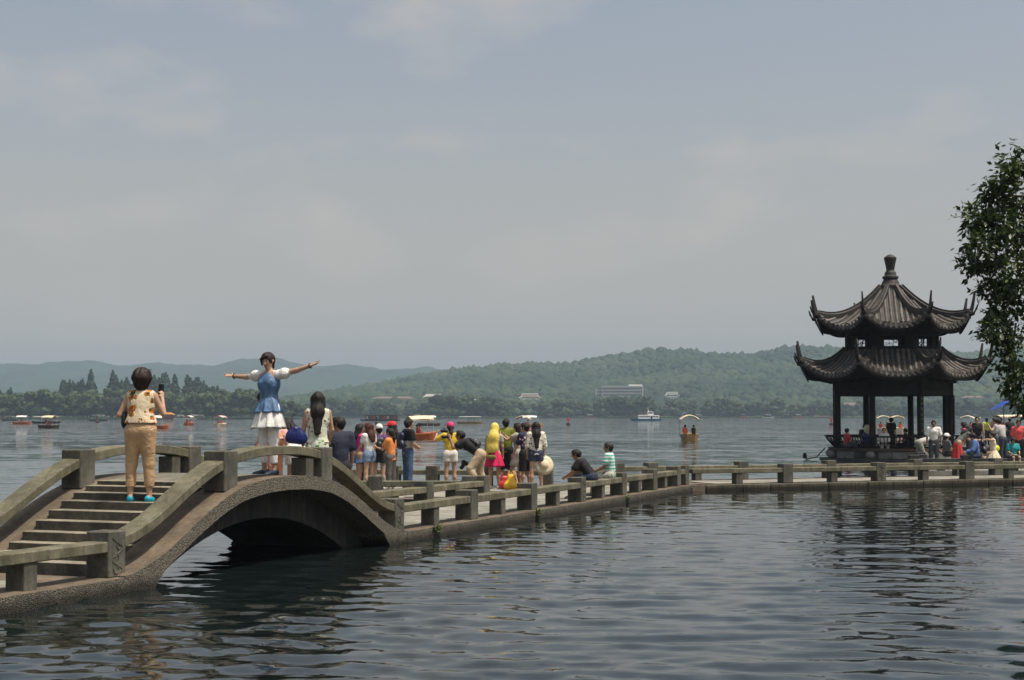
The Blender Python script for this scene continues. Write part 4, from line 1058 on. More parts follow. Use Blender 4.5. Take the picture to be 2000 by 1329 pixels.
class Person:
    def __init__(s, label, loc, heading, h=1.64, pose=None, res=0.02, male=False, skin=SKIN, group=None, seat=None, headk=1.0, fat=1.0, name='person'):
        s.label = label; s.res = res; s.h = h; p = s.p = dict(pose or {}); u = s.u = h / 1.70; s.male = male; s.skin = skin
        s.root = empty(name, loc, -R(heading), label, 'person', group)
        k = 1.12 if male else 1.0; s.k = k; s.fat = fat
        up = nrm(p.get('torso', (0, 0.03, 1))); X = nrm(np.cross(nrm(p.get('front', (0, 1, 0))), up)); 
        tw = p.get('twist', 0); XS = rotv(X, up, tw)
        td = [nrm(p.get('thighL', (-0.05, 0.02, -1))), nrm(p.get('thighR', (0.05, 0.02, -1)))]
        sd = [nrm(p.get('shinL', (-0.02, -0.03, -1))), nrm(p.get('shinR', (0.02, -0.03, -1)))]
        Lt, Ls = 0.425 * u, 0.405 * u
        hz = max(-(td[q][2] * Lt + sd[q][2] * Ls) for q in (0, 1)) + 0.085 * u + 0.02 * u
        P = np.array([0, 0, seat + 0.09 * u if seat is not None else hz]); P[:2] += np.array(p.get('shift', (0, 0)))
        s.P, s.up, s.X, s.XS = P, up, X, XS; s.Y = np.cross(up, X)
        s.FW = np.cross(up, XS)
        s.hip = [P + X * (-0.085 * u) - up * 0.02 * u, P + X * (0.085 * u) - up * 0.02 * u]
        s.knee = [s.hip[q] + td[q] * Lt for q in (0, 1)]; s.ank = [s.knee[q] + sd[q] * Ls for q in (0, 1)]
        fd = [nrm(p.get('footL', (-0.12, 1, -0.12))), nrm(p.get('footR', (0.12, 1, -0.12)))]; s.fd = fd
        s.waist = P + up * 0.17 * u; s.chest = P + up * 0.36 * u + s.FW * 0.01; s.neck = P + up * 0.535 * u
        sw = (0.185 if male else 0.165) * u
        s.sh = [P + up * 0.475 * u - XS * sw, P + up * 0.475 * u + XS * sw]
        ua = [nrm(p.get('armL', (-0.18, 0.0, -1))), nrm(p.get('armR', (0.18, 0.0, -1)))]
        fa = [nrm(p.get('foreL', (-0.08, 0.22, -1))), nrm(p.get('foreR', (0.08, 0.22, -1)))]
        s.elb = [s.sh[q] + ua[q] * 0.285 * u for q in (0, 1)]; s.wri = [s.elb[q] + fa[q] * 0.245 * u for q in (0, 1)]
        s.fa = fa; s.ua = ua
        hf = nrm(p.get('look', tuple(s.FW))); hu = nrm(p.get('headup', tuple(up * 0.7 + np.array([0, 0, 0.3]) )))
        hr = nrm(np.cross(hf, hu)); hu = np.cross(hr, hf); s.hf, s.hu, s.hr = hf, hu, hr
        s.hs = u ** 0.6 * headk; s.head = s.neck + (up * 0.4 + hu * 0.6) * 0.155 * s.hs + hf * 0.02
        s.body()
    def add(s, name, prims, mat, res=None, smooth=True):
        V, F = sdf_mesh(prims, res or s.res); me = mesh_np(name, V, F, mat, smooth); return link(name, me, s.root)
    def hand_prims(s, q):
        u = s.u; W = s.wri[q]; d = nrm(s.p.get('handL' if q == 0 else 'handR', tuple(s.fa[q]))); sgn = -1 if q == 0 else 1
        pn = s.p.get('palmL' if q == 0 else 'palmR')            # palm normal
        pn = nrm(pn) if pn is not None else nrm(-sgn * s.XS + 0.001 * s.FW); pn = nrm(pn - d * (pn @ d)); side = np.cross(d, pn) * sgn   # towards the thumb
        if s.p.get('thumbflip' + 'LR'[q]): side = -side
        curl = s.p.get('curlL' if q == 0 else 'curlR', 0.35); a = 0.92 * u
        pal = W + d * 0.045 * a
        pr = [cone(W - d * 0.02, W + d * 0.085 * a, 0.026 * a, 0.036 * a, 0.012, pn, 0.5)]
        for j, (o, L) in enumerate(((0.030, 0.068), (0.010, 0.078), (-0.010, 0.072), (-0.029, 0.055))):
            b0 = W + d * 0.085 * a + side * o * a; c = curl * (0.9 + 0.12 * j)
            d1 = nrm(d * math.cos(c * 1.1) + pn * math.sin(c * 1.1) + side * o * 2.2); d2 = nrm(d * math.cos(c * 2.4) + pn * math.sin(c * 2.4) + side * o * 1.5)
            m_ = b0 + d1 * L * 0.52 * a; pr += [cone(b0 - d1 * 0.01, m_, 0.0095 * a, 0.0085 * a, 0.005), cone(m_, m_ + d2 * L * 0.5 * a, 0.0085 * a, 0.0065 * a, 0.004)]
        t0 = W + d * 0.028 * a + side * 0.024 * a; t1 = t0 + nrm(side * 0.8 + d * 0.7 + pn * (0.2 + curl * 0.5)) * 0.042 * a; t2 = t1 + nrm(d * 0.9 + side * 0.25 + pn * curl) * 0.034 * a
        pr += [cone(t0, t1, 0.014 * a, 0.010 * a, 0.008), cone(t1, t2, 0.010 * a, 0.0075 * a, 0.004)]
        s.palm = getattr(s, 'palm', [None, None]); s.palm[q] = (pal + pn * 0.02, d, pn, side)
        return pr
    def body(s):
        u, k, f = s.u, s.k, s.fat; a, X, Y = s.up, s.X, s.Y; XS, FW = s.XS, s.FW
        pr = [cone(s.P - X * 0.055 * u, s.P + X * 0.055 * u, 0.115 * u * f, 0.115 * u * f, 0.06, Y, 0.85), cone(s.P, s.waist, 0.12 * u * f, 0.105 * u * k * f, 0.06, Y, 0.8), cone(s.waist, s.chest, 0.108 * u * k * f, 0.125 * u * k, 0.06, FW, 0.76),
              cone(s.chest - XS * 0.05 * u, s.chest + XS * 0.05 * u, 0.115 * u * k, 0.115 * u * k, 0.05, FW, 0.8), cone(s.sh[0] * 0.85 + s.sh[1] * 0.15, s.sh[1] * 0.85 + s.sh[0] * 0.15, 0.058 * u * k, 0.058 * u * k, 0.06), cone(s.neck - a * 0.04 * u, s.head - s.hu * 0.06, 0.052 * u * k, 0.047 * u * k, 0.035)]
        for q in (0, 1):
            pr += [cone(s.hip[q], s.knee[q], 0.083 * u * f, 0.054 * u, 0.04), cone(s.knee[q], s.knee[q] * 0.6 + s.ank[q] * 0.4 - s.fd[q] * 0.012, 0.053 * u, 0.052 * u, 0.03), cone(s.knee[q] * 0.6 + s.ank[q] * 0.4 - s.fd[q] * 0.012, s.ank[q], 0.052 * u, 0.034 * u, 0.03),
                   cone(s.ank[q] - np.array([0, 0, 0.045 * u]) - s.fd[q] * 0.03 * u, s.ank[q] - np.array([0, 0, 0.06 * u]) + s.fd[q] * 0.15 * u, 0.036 * u, 0.026 * u, 0.03),
                   cone(s.sh[q], s.elb[q], 0.05 * u * k, 0.037 * u * k, 0.035), cone(s.elb[q], s.wri[q], 0.037 * u * k, 0.025 * u * k, 0.02)]
        hs, c = s.hs, s.head
        pr += [cone(c - s.hf * 0.02 * hs, c + s.hf * 0.018 * hs + s.hu * 0.005, 0.089 * hs, 0.082 * hs, 0.02, s.hr, 0.84), cone(c + s.hf * 0.035 * hs - s.hu * 0.04 * hs, c + s.hf * 0.055 * hs - s.hu * 0.085 * hs, 0.052 * hs, 0.032 * hs, 0.04, s.hr, 0.95)]
        fine = s.res <= 0.022
        if fine:
            pr += [cone(c + s.hf * 0.094 * hs + s.hu * 0.012, c + s.hf * 0.112 * hs - s.hu * 0.028 * hs, 0.011 * hs, 0.016 * hs, 0.012)]
            for e in (-1, 1): pr += [ball(c + s.hr * e * 0.079 * hs - s.hf * 0.008 - s.hu * 0.012, 0.026 * hs, 0.012, s.hr, 0.45)]
            if s.res <= 0.015: 
                for e in (-1, 1): pr += [ball(c + s.hr * e * 0.03 * hs + s.hf * 0.112 * hs + s.hu * 0.012, 0.017 * hs, 0.0, None, 1.0, True)]
        V, F = sdf_mesh(pr, s.res)
        VV, FF = [V], [F]; n = len(V)
        for q in (0, 1):
            hp = s.hand_prims(q); hv, hf_ = sdf_mesh(hp, 0.0055 if s.res <= 0.015 else (0.0085 if fine else 0.016)); VV.append(hv); FF.append(hf_ + n); n += len(hv)
        s.bodyo = link('body', mesh_np('body', np.vstack(VV), np.vstack(FF), skin_mat(s.skin), True), s.root)
        if fine:
            ey = MB()
            m = []
            for e in (-1, 1):
                m.append(cone(c + s.hr * (e * 0.022) * hs + s.hf * 0.094 * hs + s.hu * 0.012 * hs, c + s.hr * (e * 0.044) * hs + s.hf * 0.086 * hs + s.hu * 0.012 * hs, 0.0075, 0.006, 0.002, s.hu, 0.7))
                m.append(cone(c + s.hr * (e * 0.020) * hs + s.hf * 0.100 * hs + s.hu * 0.034 * hs, c + s.hr * (e * 0.050) * hs + s.hf * 0.087 * hs + s.hu * 0.035 * hs, 0.005, 0.004, 0.002))
            V, F = sdf_mesh(m, 0.004); link('eyes', mesh_np('eyes', V, F, MATS['eye'], True), s.root)
            V, F = sdf_mesh([cone(c + s.hf * 0.092 * hs - s.hu * 0.062 * hs - s.hr * 0.02, c + s.hf * 0.092 * hs - s.hu * 0.062 * hs + s.hr * 0.02, 0.008, 0.008, 0.002, s.hu, 0.8)], 0.004); link('mouth', mesh_np('mouth', V, F, MATS['lip'], True), s.root)
    # ---- clothing
    def top(s, mat, sleeve=0.5, loose=0.014, hem=0.03, name='shirt', puff=0.0, neck=True, torso=True):
        u, k, f = s.u, s.k, s.fat; e = loose; X, Y, XS, FW, a = s.X, s.Y, s.XS, s.FW, s.up; b0 = s.P - a * hem * u
        pr = [cone(b0 - X * 0.05 * u, b0 + X * 0.05 * u, 0.118 * u * f + e, 0.118 * u * f + e, 0.05, Y, 0.85), cone(s.P, s.waist, 0.118 * u * f + e, 0.106 * u * k * f + e, 0.06, Y, 0.82), cone(s.waist, s.chest, 0.108 * u * k * f + e, 0.125 * u * k + e, 0.06, FW, 0.78),
              cone(s.chest - XS * 0.05 * u, s.chest + XS * 0.05 * u, 0.118 * u * k + e * 0.7, 0.118 * u * k + e * 0.7, 0.05, FW, 0.82)]
        pr[0] = cone(b0 - a * 0.06 - X * 0.05 * u, b0 - a * 0.06 + X * 0.05 * u, 0.122 * u * f + e, 0.122 * u * f + e, 0.05, Y, 0.87)
        pr.append(plane(b0, -a))
        if not torso: pr = []
        if neck: pr += [cone(s.sh[0] * 0.88 + s.sh[1] * 0.12, s.sh[1] * 0.88 + s.sh[0] * 0.12, 0.062 * u * k + e * 0.4, 0.062 * u * k + e * 0.4, 0.06)]
        if sleeve > 0:
            for q in (0, 1):
                t = min(sleeve, 1.0) ; end = s.sh[q] + (s.elb[q] - s.sh[q]) * t
                pr.append(cone(s.sh[q], end, 0.054 * u * k + e + puff, 0.046 * u * k + e * 1.3 + puff, 0.03))
                if sleeve > 1: pr.append(cone(s.elb[q], s.elb[q] + (s.wri[q] - s.elb[q]) * (sleeve - 1), 0.040 * u * k + e, 0.030 * u * k + e, 0.02))
        return s.wrinkle(s.add(name, pr, mat), 0.006)
    def pants(s, mat, length=0.95, loose=0.012, name='trousers', rise=0.10):
        u, f = s.u, s.fat; e = loose; a = s.up
        pr = [cone(s.P - s.X * 0.055 * u, s.P + s.X * 0.055 * u, 0.118 * u * f + e * 0.6, 0.118 * u * f + e * 0.6, 0.05, s.Y, 0.86), cone(s.P, s.P + a * rise * u, 0.122 * u * f + e * 0.4, 0.112 * u * f * s.k + e * 0.4, 0.05, s.Y, 0.82)]
        ends = []
        for q in (0, 1):
            t = min(1.0, length * 2); kn = s.hip[q] + (s.knee[q] - s.hip[q]) * t
            pr.append(cone(s.hip[q], kn, 0.086 * u * f + e, (0.086 + (0.056 - 0.086) * t) * u + e * 1.3, 0.03))
            ends.append(kn if length <= 0.5 else s.knee[q] + (s.ank[q] - s.knee[q]) * ((length - 0.5) * 2))
            if length > 0.5:
                t2 = (length - 0.5) * 2; pr.append(cone(s.knee[q], s.knee[q] + (s.ank[q] - s.knee[q]) * t2, 0.056 * u + e * 1.2, 0.042 * u + e * 1.5, 0.025))
        if len(ends) == 2 and abs(ends[0][2] - ends[1][2]) < 0.09: pr.append(plane((ends[0] + ends[1]) / 2, nrm(ends[0] + ends[1] - s.hip[0] - s.hip[1])))
        return s.wrinkle(s.add(name, pr, mat), 0.008, 8.0)
    def skirt(s, mat, length=0.45, flare=0.2, top_=0.10, folds=9, name='skirt', depth=0.02, ragged=0.0):
        """pleated ring-loft from the waist; hangs straight down"""
        u = s.u; rows = []; n = 72; g = np.random.default_rng(int(abs(s.root.location.x) * 100)); ph = g.uniform(0, 6.28, 3)
        w0 = s.P + s.up * top_ * u; NR = 12
        for i in range(NR + 1):
            t = i / NR; row = []
            for j in range(n):
                th = 2 * math.pi * j / n
                fold = depth * t * (math.sin(folds * th + ph[0]) + 0.5 * math.sin((folds * 2 + 1) * th + ph[1]))
                rx = (0.118 + flare * t ** 0.8) * u * s.fat + 0.012 + fold; ry = (0.098 + flare * 0.9 * t ** 0.8) * u * s.fat + 0.012 + fold
                c = w0 - s.up * min(t * length, 0.12) * u - np.array([0, 0, max(0, t * length - 0.12)]) * u
                p = c + s.X * rx * math.cos(th) + nrm(np.cross(np.array([0, 0, 1.0]), s.X)) * ry * math.sin(th)
                if i == NR and ragged: p = p + np.array([0, 0, ragged * (math.sin(5 * th + ph[2]) + 0.6 * math.sin(13 * th))])
                row.append(Vector(p))
            rows.append(row)
        inner = [[Vector(p) + (Vector(w0) - Vector(p)) * 0.03 for p in r_] for r_ in rows[::-1]]
        m = MB(); m.sweep(rows + inner, closed=True, cap=False)
        return m.obj(name, mat, s.root, smooth=True)
    def hair(s, style='short', c=(0.010, 0.008, 0.007)):
        hs = s.hs; h0 = s.head; f, up, r_ = s.hf, s.hu, s.hr; mt = hair_mat(c)
        pr = [cone(h0 - f * 0.028 * hs + up * 0.012, h0 + f * 0.010 * hs + up * 0.022, 0.103 * hs, 0.096 * hs, 0.02, r_, 0.88)]
        dn = np.array([0, 0, -1.0]); bk = nrm(-f * 1.0 + np.array([0, 0, 0.0]))
        if style in ('short',): pr += [cone(h0 - f * 0.045 * hs - up * 0.01, h0 - f * 0.045 * hs - up * 0.055 * hs, 0.082 * hs, 0.062 * hs, 0.03)]
        if style == 'bob': pr += [cone(h0 - f * 0.03 * hs, h0 - f * 0.035 * hs - up * 0.06 * hs, 0.126 * hs, 0.098 * hs, 0.04), ball(h0 - f * 0.03 * hs + up * 0.035, 0.120 * hs, 0.03)]
        if style in ('long', 'mid'):
            L = 0.42 if style == 'long' else 0.2
            pr += [cone(h0 - f * 0.045 * hs, h0 - f * 0.06 - up * 0.14, 0.098 * hs, 0.085, 0.03, f, 0.9), cone(h0 - f * 0.06 - up * 0.08, s.neck - s.FW * 0.105 - s.up * 0.05, 0.092, 0.098, 0.03, s.FW, 0.6), cone(s.neck - s.FW * 0.105 - s.up * 0.05, s.chest - s.FW * 0.150 - s.up * (L - 0.22), 0.098, 0.05 if style == 'long' else 0.08, 0.03, s.FW, 0.42)]
            for e in (-1, 1): pr += [cone(h0 + r_ * e * 0.07 * hs - f * 0.01, h0 + r_ * e * 0.085 - f * 0.04 + dn * 0.18, 0.045, 0.035, 0.02)]
        if style == 'pony':
            b0 = h0 - f * 0.115 * hs + up * 0.0; pr += [cone(h0 - f * 0.045 * hs - up * 0.01, h0 - f * 0.045 * hs - up * 0.05 * hs, 0.082 * hs, 0.06 * hs, 0.03), cone(b0, b0 - f * 0.03 + dn * 0.14, 0.035, 0.045, 0.02), cone(b0 - f * 0.03 + dn * 0.14, b0 - f * 0.01 + dn * 0.30, 0.045, 0.02, 0.02)]
        if style == 'bun': pr += [cone(h0 - f * 0.045 * hs - up * 0.01, h0 - f * 0.045 * hs - up * 0.05 * hs, 0.082 * hs, 0.06 * hs, 0.03), ball(h0 - f * 0.11 * hs + up * 0.03, 0.045, 0.02)]
        # keep the face clear
        pr += [cone(h0 + f * 0.115 * hs - up * 0.005, h0 + f * 0.12 * hs - up * 0.12 * hs, 0.074 * hs, 0.085 * hs, 0.0, r_, 0.86 if style != 'bob' else 0.8, True)]
        o = s.add('hair', pr, mt, min(s.res, 0.018 if s.res < 0.025 else 0.03))
        s.ruffle(o, 0.020 if style == 'bob' else 0.013); return o
    def wrinkle(s, o, amp=0.007, f=9.0):
        """soft diagonal folds in the cloth"""
        me = o.data; n = len(me.vertices); V = np.empty(n * 3, np.float32); me.vertices.foreach_get('co', V); V = V.reshape(-1, 3); Nn = np.empty(n * 3, np.float32); me.vertices.foreach_get('normal', Nn); Nn = Nn.reshape(-1, 3)
        w = vnoise(V[:, 0] * f * 0.5 + V[:, 1] * f * 0.5 + V[:, 2] * f * 1.3 + 50, V[:, 0] * f * 0.9 - V[:, 2] * f * 0.5 + 50, 4) + 0.6 * vnoise(V[:, 2] * f * 3.0 - V[:, 0] * f * 1.6 + 80, V[:, 1] * f * 1.4 + V[:, 0] * f + 30, 9) - 0.8
        me.vertices.foreach_set('co', (V + Nn * (w * amp)[:, None]).astype(np.float32).ravel()); me.update(); return o
    def ruffle(s, o, amp):
        """locks of hair: ridges running down from the crown"""
        me = o.data; n = len(me.vertices); V = np.empty(n * 3, np.float32); me.vertices.foreach_get('co', V); V = V.reshape(-1, 3)
        d = V - s.head; a = np.arctan2(d @ s.hr, d @ s.hf); zz = d @ s.hu; rad = d - np.outer(zz, s.hu) * 0.4; rad /= np.linalg.norm(rad, axis=1, keepdims=True) + 1e-6
        k = vnoise(a * 7 + 40 + zz * 6, zz * 9 + 10, 5) + 0.6 * vnoise(a * 16 + 90 - zz * 10, zz * 14 + 10, 8) - 0.8
        V = V + rad * (k * amp)[:, None]; me.vertices.foreach_set('co', V.astype(np.float32).ravel()); me.update()
    def cap(s, c, brim=None):
        hs = s.hs; h0 = s.head; f, up, r_ = s.hf, s.hu, s.hr
        pr = [cone(h0 - f * 0.028 * hs + up * 0.035, h0 + f * 0.010 * hs + up * 0.04, 0.109 * hs, 0.102 * hs, 0.02, r_, 0.9), ball(h0 - up * 0.13 * hs, 0.155 * hs, 0, None, 1, True)]
        br_ = f if brim is None else nrm(brim)
        pr += [cone(h0 + br_ * 0.08 * hs + up * 0.045 * hs, h0 + br_ * 0.165 * hs + up * 0.03 * hs, 0.075 * hs, 0.05 * hs, 0.01, up, 0.16)]
        return s.add('cap', pr, cloth(c, rough=0.7), min(s.res, 0.014))
    def shoes(s, c, slim=False, name='shoe'):
        u = s.u
        for q in (0, 1):
            a = s.ank[q]; d = s.fd[q]; e = 0.006 if slim else 0.014
            V, F = sdf_mesh([cone(a - np.array([0, 0, 0.05 * u]) - d * 0.035 * u, a - np.array([0, 0, 0.062 * u]) + d * 0.165 * u, 0.038 * u + e, 0.030 * u + e, 0.02), cone(a - np.array([0, 0, 0.075 * u]) - d * 0.03, a - np.array([0, 0, 0.078 * u]) + d * 0.17 * u, 0.026 + e, 0.026 + e, 0.01)], max(0.012, s.res * 0.7))
            link(name, mesh_np(name, V, F, cloth(c, rough=0.5), True), s.root)
    def world(s, p):
        return s.root.matrix_basis @ Vector(p)
def sdf_thing(name, prims, mat, loc, rz, label, cat, res=0.012, group=None, parts=()):
    V, F = sdf_mesh(prims, res); o = link(name, mesh_np(name, V, F, mat, True))
    o.location = loc; o.rotation_euler = (0, 0, rz); return tag(o, label, cat, group)
# ================================================================== BOATS
def paint(name, c, rough=0.45): 
    k = ('paint', c)
    if k not in CLOTH: CLOTH[k] = simple('paint_' + name, c, rough, 0.4, 0.12, 3)
    return CLOTH[k]
ORANGE = (0.42, 0.10, 0.02); CREAM = (0.62, 0.52, 0.36); WHITE = (0.72, 0.71, 0.67); OLIVE = (0.075, 0.062, 0.035); TAN = (0.34, 0.22, 0.08); DARK = (0.03, 0.025, 0.022); RED = (0.40, 0.03, 0.025); PINKW = (0.66, 0.45, 0.42)
def hull_rows(L, Wd, H, n=11, bow=0.35, sheer=0.25):
    rows = []
    for i in range(n):
        t = -1 + 2 * i / (n - 1); wv = Wd / 2 * (1 - max(0, (abs(t) - 0.35) / 0.65) ** 2.0 * (0.92 if t > 0 else 0.45)); z = H * (1 + sheer * t * t)
        rows.append([Vector((t * L / 2, -wv, z)), Vector((t * L / 2 * 0.94, -wv * 0.72, -0.15)), Vector((t * L / 2 * 0.94, wv * 0.72, -0.15)), Vector((t * L / 2, wv, z))])
    return rows
BOATG = 'pleasure boats on the lake'
SEATED = {}
def boat(x, y, head, hullc, canc, label, L=4.2, Wd=1.5, H=0.42, roofz=1.75, arch=0.28, crew=2, vests=((0.60, 0.08, 0.02), (0.55, 0.04, 0.03)), valance=True, roofL=0.55, tilt=0.0, group=BOATG, face=None):
    p = at(x, y, 0.0); root = empty('pleasure_boat', p, R(head), label, 'boat', group); root.rotation_euler = (0, R(tilt), R(head))
    rows = hull_rows(L, Wd, H); MB().sweep(rows).obj('hull', paint('hull', hullc), root, smooth=False)
    gr = []
    for rw in rows[1:-1]: gr.append([rw[0] * 0.86 + Vector((0, 0, 0.02)), rw[3] * 0.86 + Vector((0, 0, 0.02))])
    rm = MB(); rm.sweep([[r_[0] + Vector((0, 0, 0.02)), r_[0] + Vector((0, 0, 0.08)), r_[0] * 0.93 + Vector((0, 0, 0.08)), r_[0] * 0.93 + Vector((0, 0, 0.02))] for r_ in rows]); rm.sweep([[r_[3] + Vector((0, 0, 0.02)), r_[3] + Vector((0, 0, 0.08)), r_[3] * 0.93 + Vector((0, 0, 0.08)), r_[3] * 0.93 + Vector((0, 0, 0.02))] for r_ in rows])
    rm.obj('gunwale', paint('trim', tuple(min(1, q * 1.3 + 0.04) for q in hullc)), root)
    for sx in (-0.25, 0.28): MB().box((sx * L * 0.6, 0, H * 0.75), (0.4, Wd * 0.8, 0.08)).obj('bench', paint('bench', (0.25, 0.16, 0.08)), root)
    rl, rw_ = L * roofL / 2, Wd * 0.56
    for sx in (-1, 1):
        for sy in (-1, 1): MB().tube([(sx * rl * 0.92, sy * rw_ * 0.86, H * 0.8), (sx * rl * 0.92, sy * rw_ * 0.9, roofz)], 0.022, 5).obj('canopy_pole', paint('pole', (0.35, 0.34, 0.32)), root)
    cv = []; n = 9
    for i in range(n):
        yy = -1 + 2 * i / (n - 1); z = roofz + arch * (1 - yy * yy); cv.append((yy * rw_, z))
    rows = []
    for sx in (-1.0, -0.6, 0.0, 0.6, 1.0):
        k = 1 - 0.10 * abs(sx) ** 3; ring = [Vector((sx * rl, yy * k, z - 0.05 * abs(sx) ** 2)) for yy, z in cv] + [Vector((sx * rl, yy * k, z - 0.05 * abs(sx) ** 2 - 0.04)) for yy, z in cv[::-1]]; rows.append(ring)
    cn = MB(); cn.sweep(rows)
    if valance:
        for sy in (-1, 1):
            m_ = 10
            for i in range(m_):
                a = -rl + 2 * rl * i / m_; b_ = a + 2 * rl / m_; yv = sy * rw_ * 0.95; z0 = roofz - 0.02
                cn.add([(a, yv, z0), (b_, yv, z0), (b_, yv, z0 - 0.09), ((a + b_) / 2, yv + 0.01 * sy, z0 - 0.16), (a, yv, z0 - 0.09)], [(0, 1, 2, 3, 4)])
    cn.obj('canopy', paint('canopy', canc, 0.7), root)
    for k in range(crew):
        sy = (-0.24, 0.24)[k % 2] * Wd; sx = (-0.05 if k < 2 else 0.18) * L
        v = vests[k % len(vests)]; key = (v, k % 2)
        q = root.matrix_basis @ Vector((sx, sy, 0)); hd = (face if face is not None else 90 - head)
        lab = ('person in %s life vest seated in the ' % ('red' if v[1] < 0.05 and v[0] > 0.2 else 'orange' if v[0] > 0.3 else 'dark')) + label.split(' with ')[0].split(' under ')[0]
        lab = ' '.join(lab.split()[:15])
        if key not in SEATED:
            ps = Person(lab, (0, 0, 0), 0, 1.66, dict(torso=(0, -0.05, 1), thighL=(-0.1, 1, -0.05), thighR=(0.1, 1, -0.05), shinL=(0, 0.1, -1), shinR=(0, 0.1, -1), armL=(-0.2, 0.25, -1), armR=(0.2, 0.25, -1), foreL=(0.2, 1, -0.2), foreR=(-0.2, 1, -0.2)), res=0.04, seat=0.42)
            ps.top(cloth(v, rough=0.6), 0, 0.035, 0.0, 'life_vest'); ps.pants(cloth((0.03, 0.035, 0.06)), 0.9); ps.hair('short'); SEATED[key] = ps.root; o = ps.root
        else: o = copy_tree(SEATED[key]); 
        o.location = q + Vector((0, 0, -0.02)); o.rotation_euler = (0, 0, -R(hd)); tag(o, lab, 'person', 'people in the pleasure boats')
    return root
boat(43, 829, 2, ORANGE, WHITE, 'small orange boat with a white canopy off the spit')
boat(96, 837, -14, OLIVE, CREAM, 'small olive boat with a cream canopy in front of the long covered boat', L=3.6)
boat(91, 827.5, 0, DARK, WHITE, 'long dark boat under a flat white roof near the spit', L=7.2, Wd=1.9, arch=0.06, roofL=0.82, crew=4, valance=False, vests=((0.25, 0.2, 0.18), (0.06, 0.06, 0.07)))
boat(192, 822.5, 3, DARK, (0.45, 0.43, 0.42), 'dark red boat under a grey roof by the wooded spit', L=7.0, Wd=2.0, arch=0.05, roofL=0.7, crew=2, valance=False, roofz=2.2)
boat(20, 822.0, 0, DARK, (0.3, 0.28, 0.26), 'low dark boat with a brown roof moored against the spit', L=6.5, Wd=2.0, arch=0.05, roofL=0.7, crew=2, valance=False)
boat(302, 838, 4, ORANGE, WHITE, 'orange boat with a white canopy behind the woman taking the picture', crew=2)
boat(369, 831, 84, ORANGE, (0.66, 0.62, 0.50), 'orange boat with a pale canopy seen end on, nearer the spit', crew=2)
boat(431, 833, 76, CREAM, PINKW, 'cream boat with a pinkish canopy seen end on', crew=2)
boat(838, 832, 15, OLIVE, WHITE, 'dark boat with a white canopy far behind the man with the backpack', crew=1, L=4.6)
boat(821, 858, 24, ORANGE, CREAM, 'orange boat under a broad cream canopy beside the man with the backpack', L=2.9, Wd=1.35, roofL=0.72, tilt=-2, face=75)
boat(1034, 834, 4, (0.5, 0.22, 0.02), WHITE, 'yellow boat with a white canopy and flag above the heads of the crowd', L=4.6)
boat(1022, 848, 82, ORANGE, CREAM, 'orange boat hidden behind the crowd under its cream canopy', L=3.6, vests=((0.5, 0.02, 0.02), (0.5, 0.02, 0.02)))
boat(1346, 860.5, 88, TAN, CREAM, 'tan boat with a scalloped cream canopy alone on open water', L=3.6, Wd=1.45, vests=((0.02, 0.02, 0.025), (0.62, 0.11, 0.01)), face=-4, arch=0.34)
boat(1726, 845, 80, CREAM, CREAM, 'cream boat seen through the pavilion behind the standing man', L=3.8)
boat(1752, 845, 84, CREAM, CREAM, 'cream boat with orange vests seen through the pavilion', L=3.6, vests=((0.6, 0.12, 0.01), (0.6, 0.12, 0.01)))
boat(1890, 846, 70, TAN, CREAM, 'boat with a cream canopy behind the people on the landing', L=3.8)
boat(1990, 853, 6, DARK, CREAM, 'large dark boat with a long cream canopy beside the landing', L=5.6, Wd=2.0, roofL=0.8, roofz=1.95, arch=0.16, crew=3)
boat(918, 828, 2, TAN, WHITE, 'long tour boat with a white slatted roof on open water', L=6.6, Wd=2.0, roofL=0.82, arch=0.05, valance=False, crew=4, vests=((0.2, 0.18, 0.17), (0.3, 0.08, 0.05)))
for k, (x, dc, cc, la) in enumerate(((352, WHITE, WHITE, 'white launch moored beside the gold roofed boat'), (379, WHITE, WHITE, 'white launch moored in front of the spit'), (392, DARK, (.4, .38, .36), 'dark little boat with a grey roof moored at the spit'))):
    boat(x, 819.6, 0, dc, cc, la, L=7, Wd=2.2, crew=0, valance=False, arch=0.1, roofL=0.5, roofz=2.2)
for k, x in enumerate((815, 1075, 1152, 1184, 1365, 1452, 1500, 1535, 1560, 1905)):
    boat(x, 816.9, 0, (WHITE, DARK, RED)[k % 3], (WHITE, (0.4, 0.3, 0.28))[k % 2], 'tiny moored boat along the far shore', L=9, Wd=2.6, H=0.7, crew=0, valance=False, arch=0.1, roofL=0.5, roofz=2.6, group='boats moored along the far shore')
# long painted barge
p = at(743, 822.4); rt = empty('painted_barge', p, R(1), 'long dark red painted barge with a flat roof and red doors', 'boat')
MB().sweep(hull_rows(15.4, 3.0, 0.5, sheer=0.1)).obj('hull', paint('d', DARK), rt)
MB().box((0.4, 0, 1.35), (12.4, 2.4, 1.7)).obj('cabin', paint('cab', (0.07, 0.035, 0.03)), rt)
MB().box((0.4, 0, 2.28), (13.2, 2.9, 0.16)).obj('roof', paint('roof', (0.10, 0.06, 0.06)), rt, bevel=0.04)
for k in range(9):
    MB().box((-5.0 + k * 1.32, -1.21, 1.35), (0.8, 0.05, 1.0)).obj('window', paint('w%d' % (k % 3), ((0.35, 0.30, 0.24), (0.35, 0.03, 0.02), (0.05, 0.05, 0.06))[(k * 2) % 3]), rt)
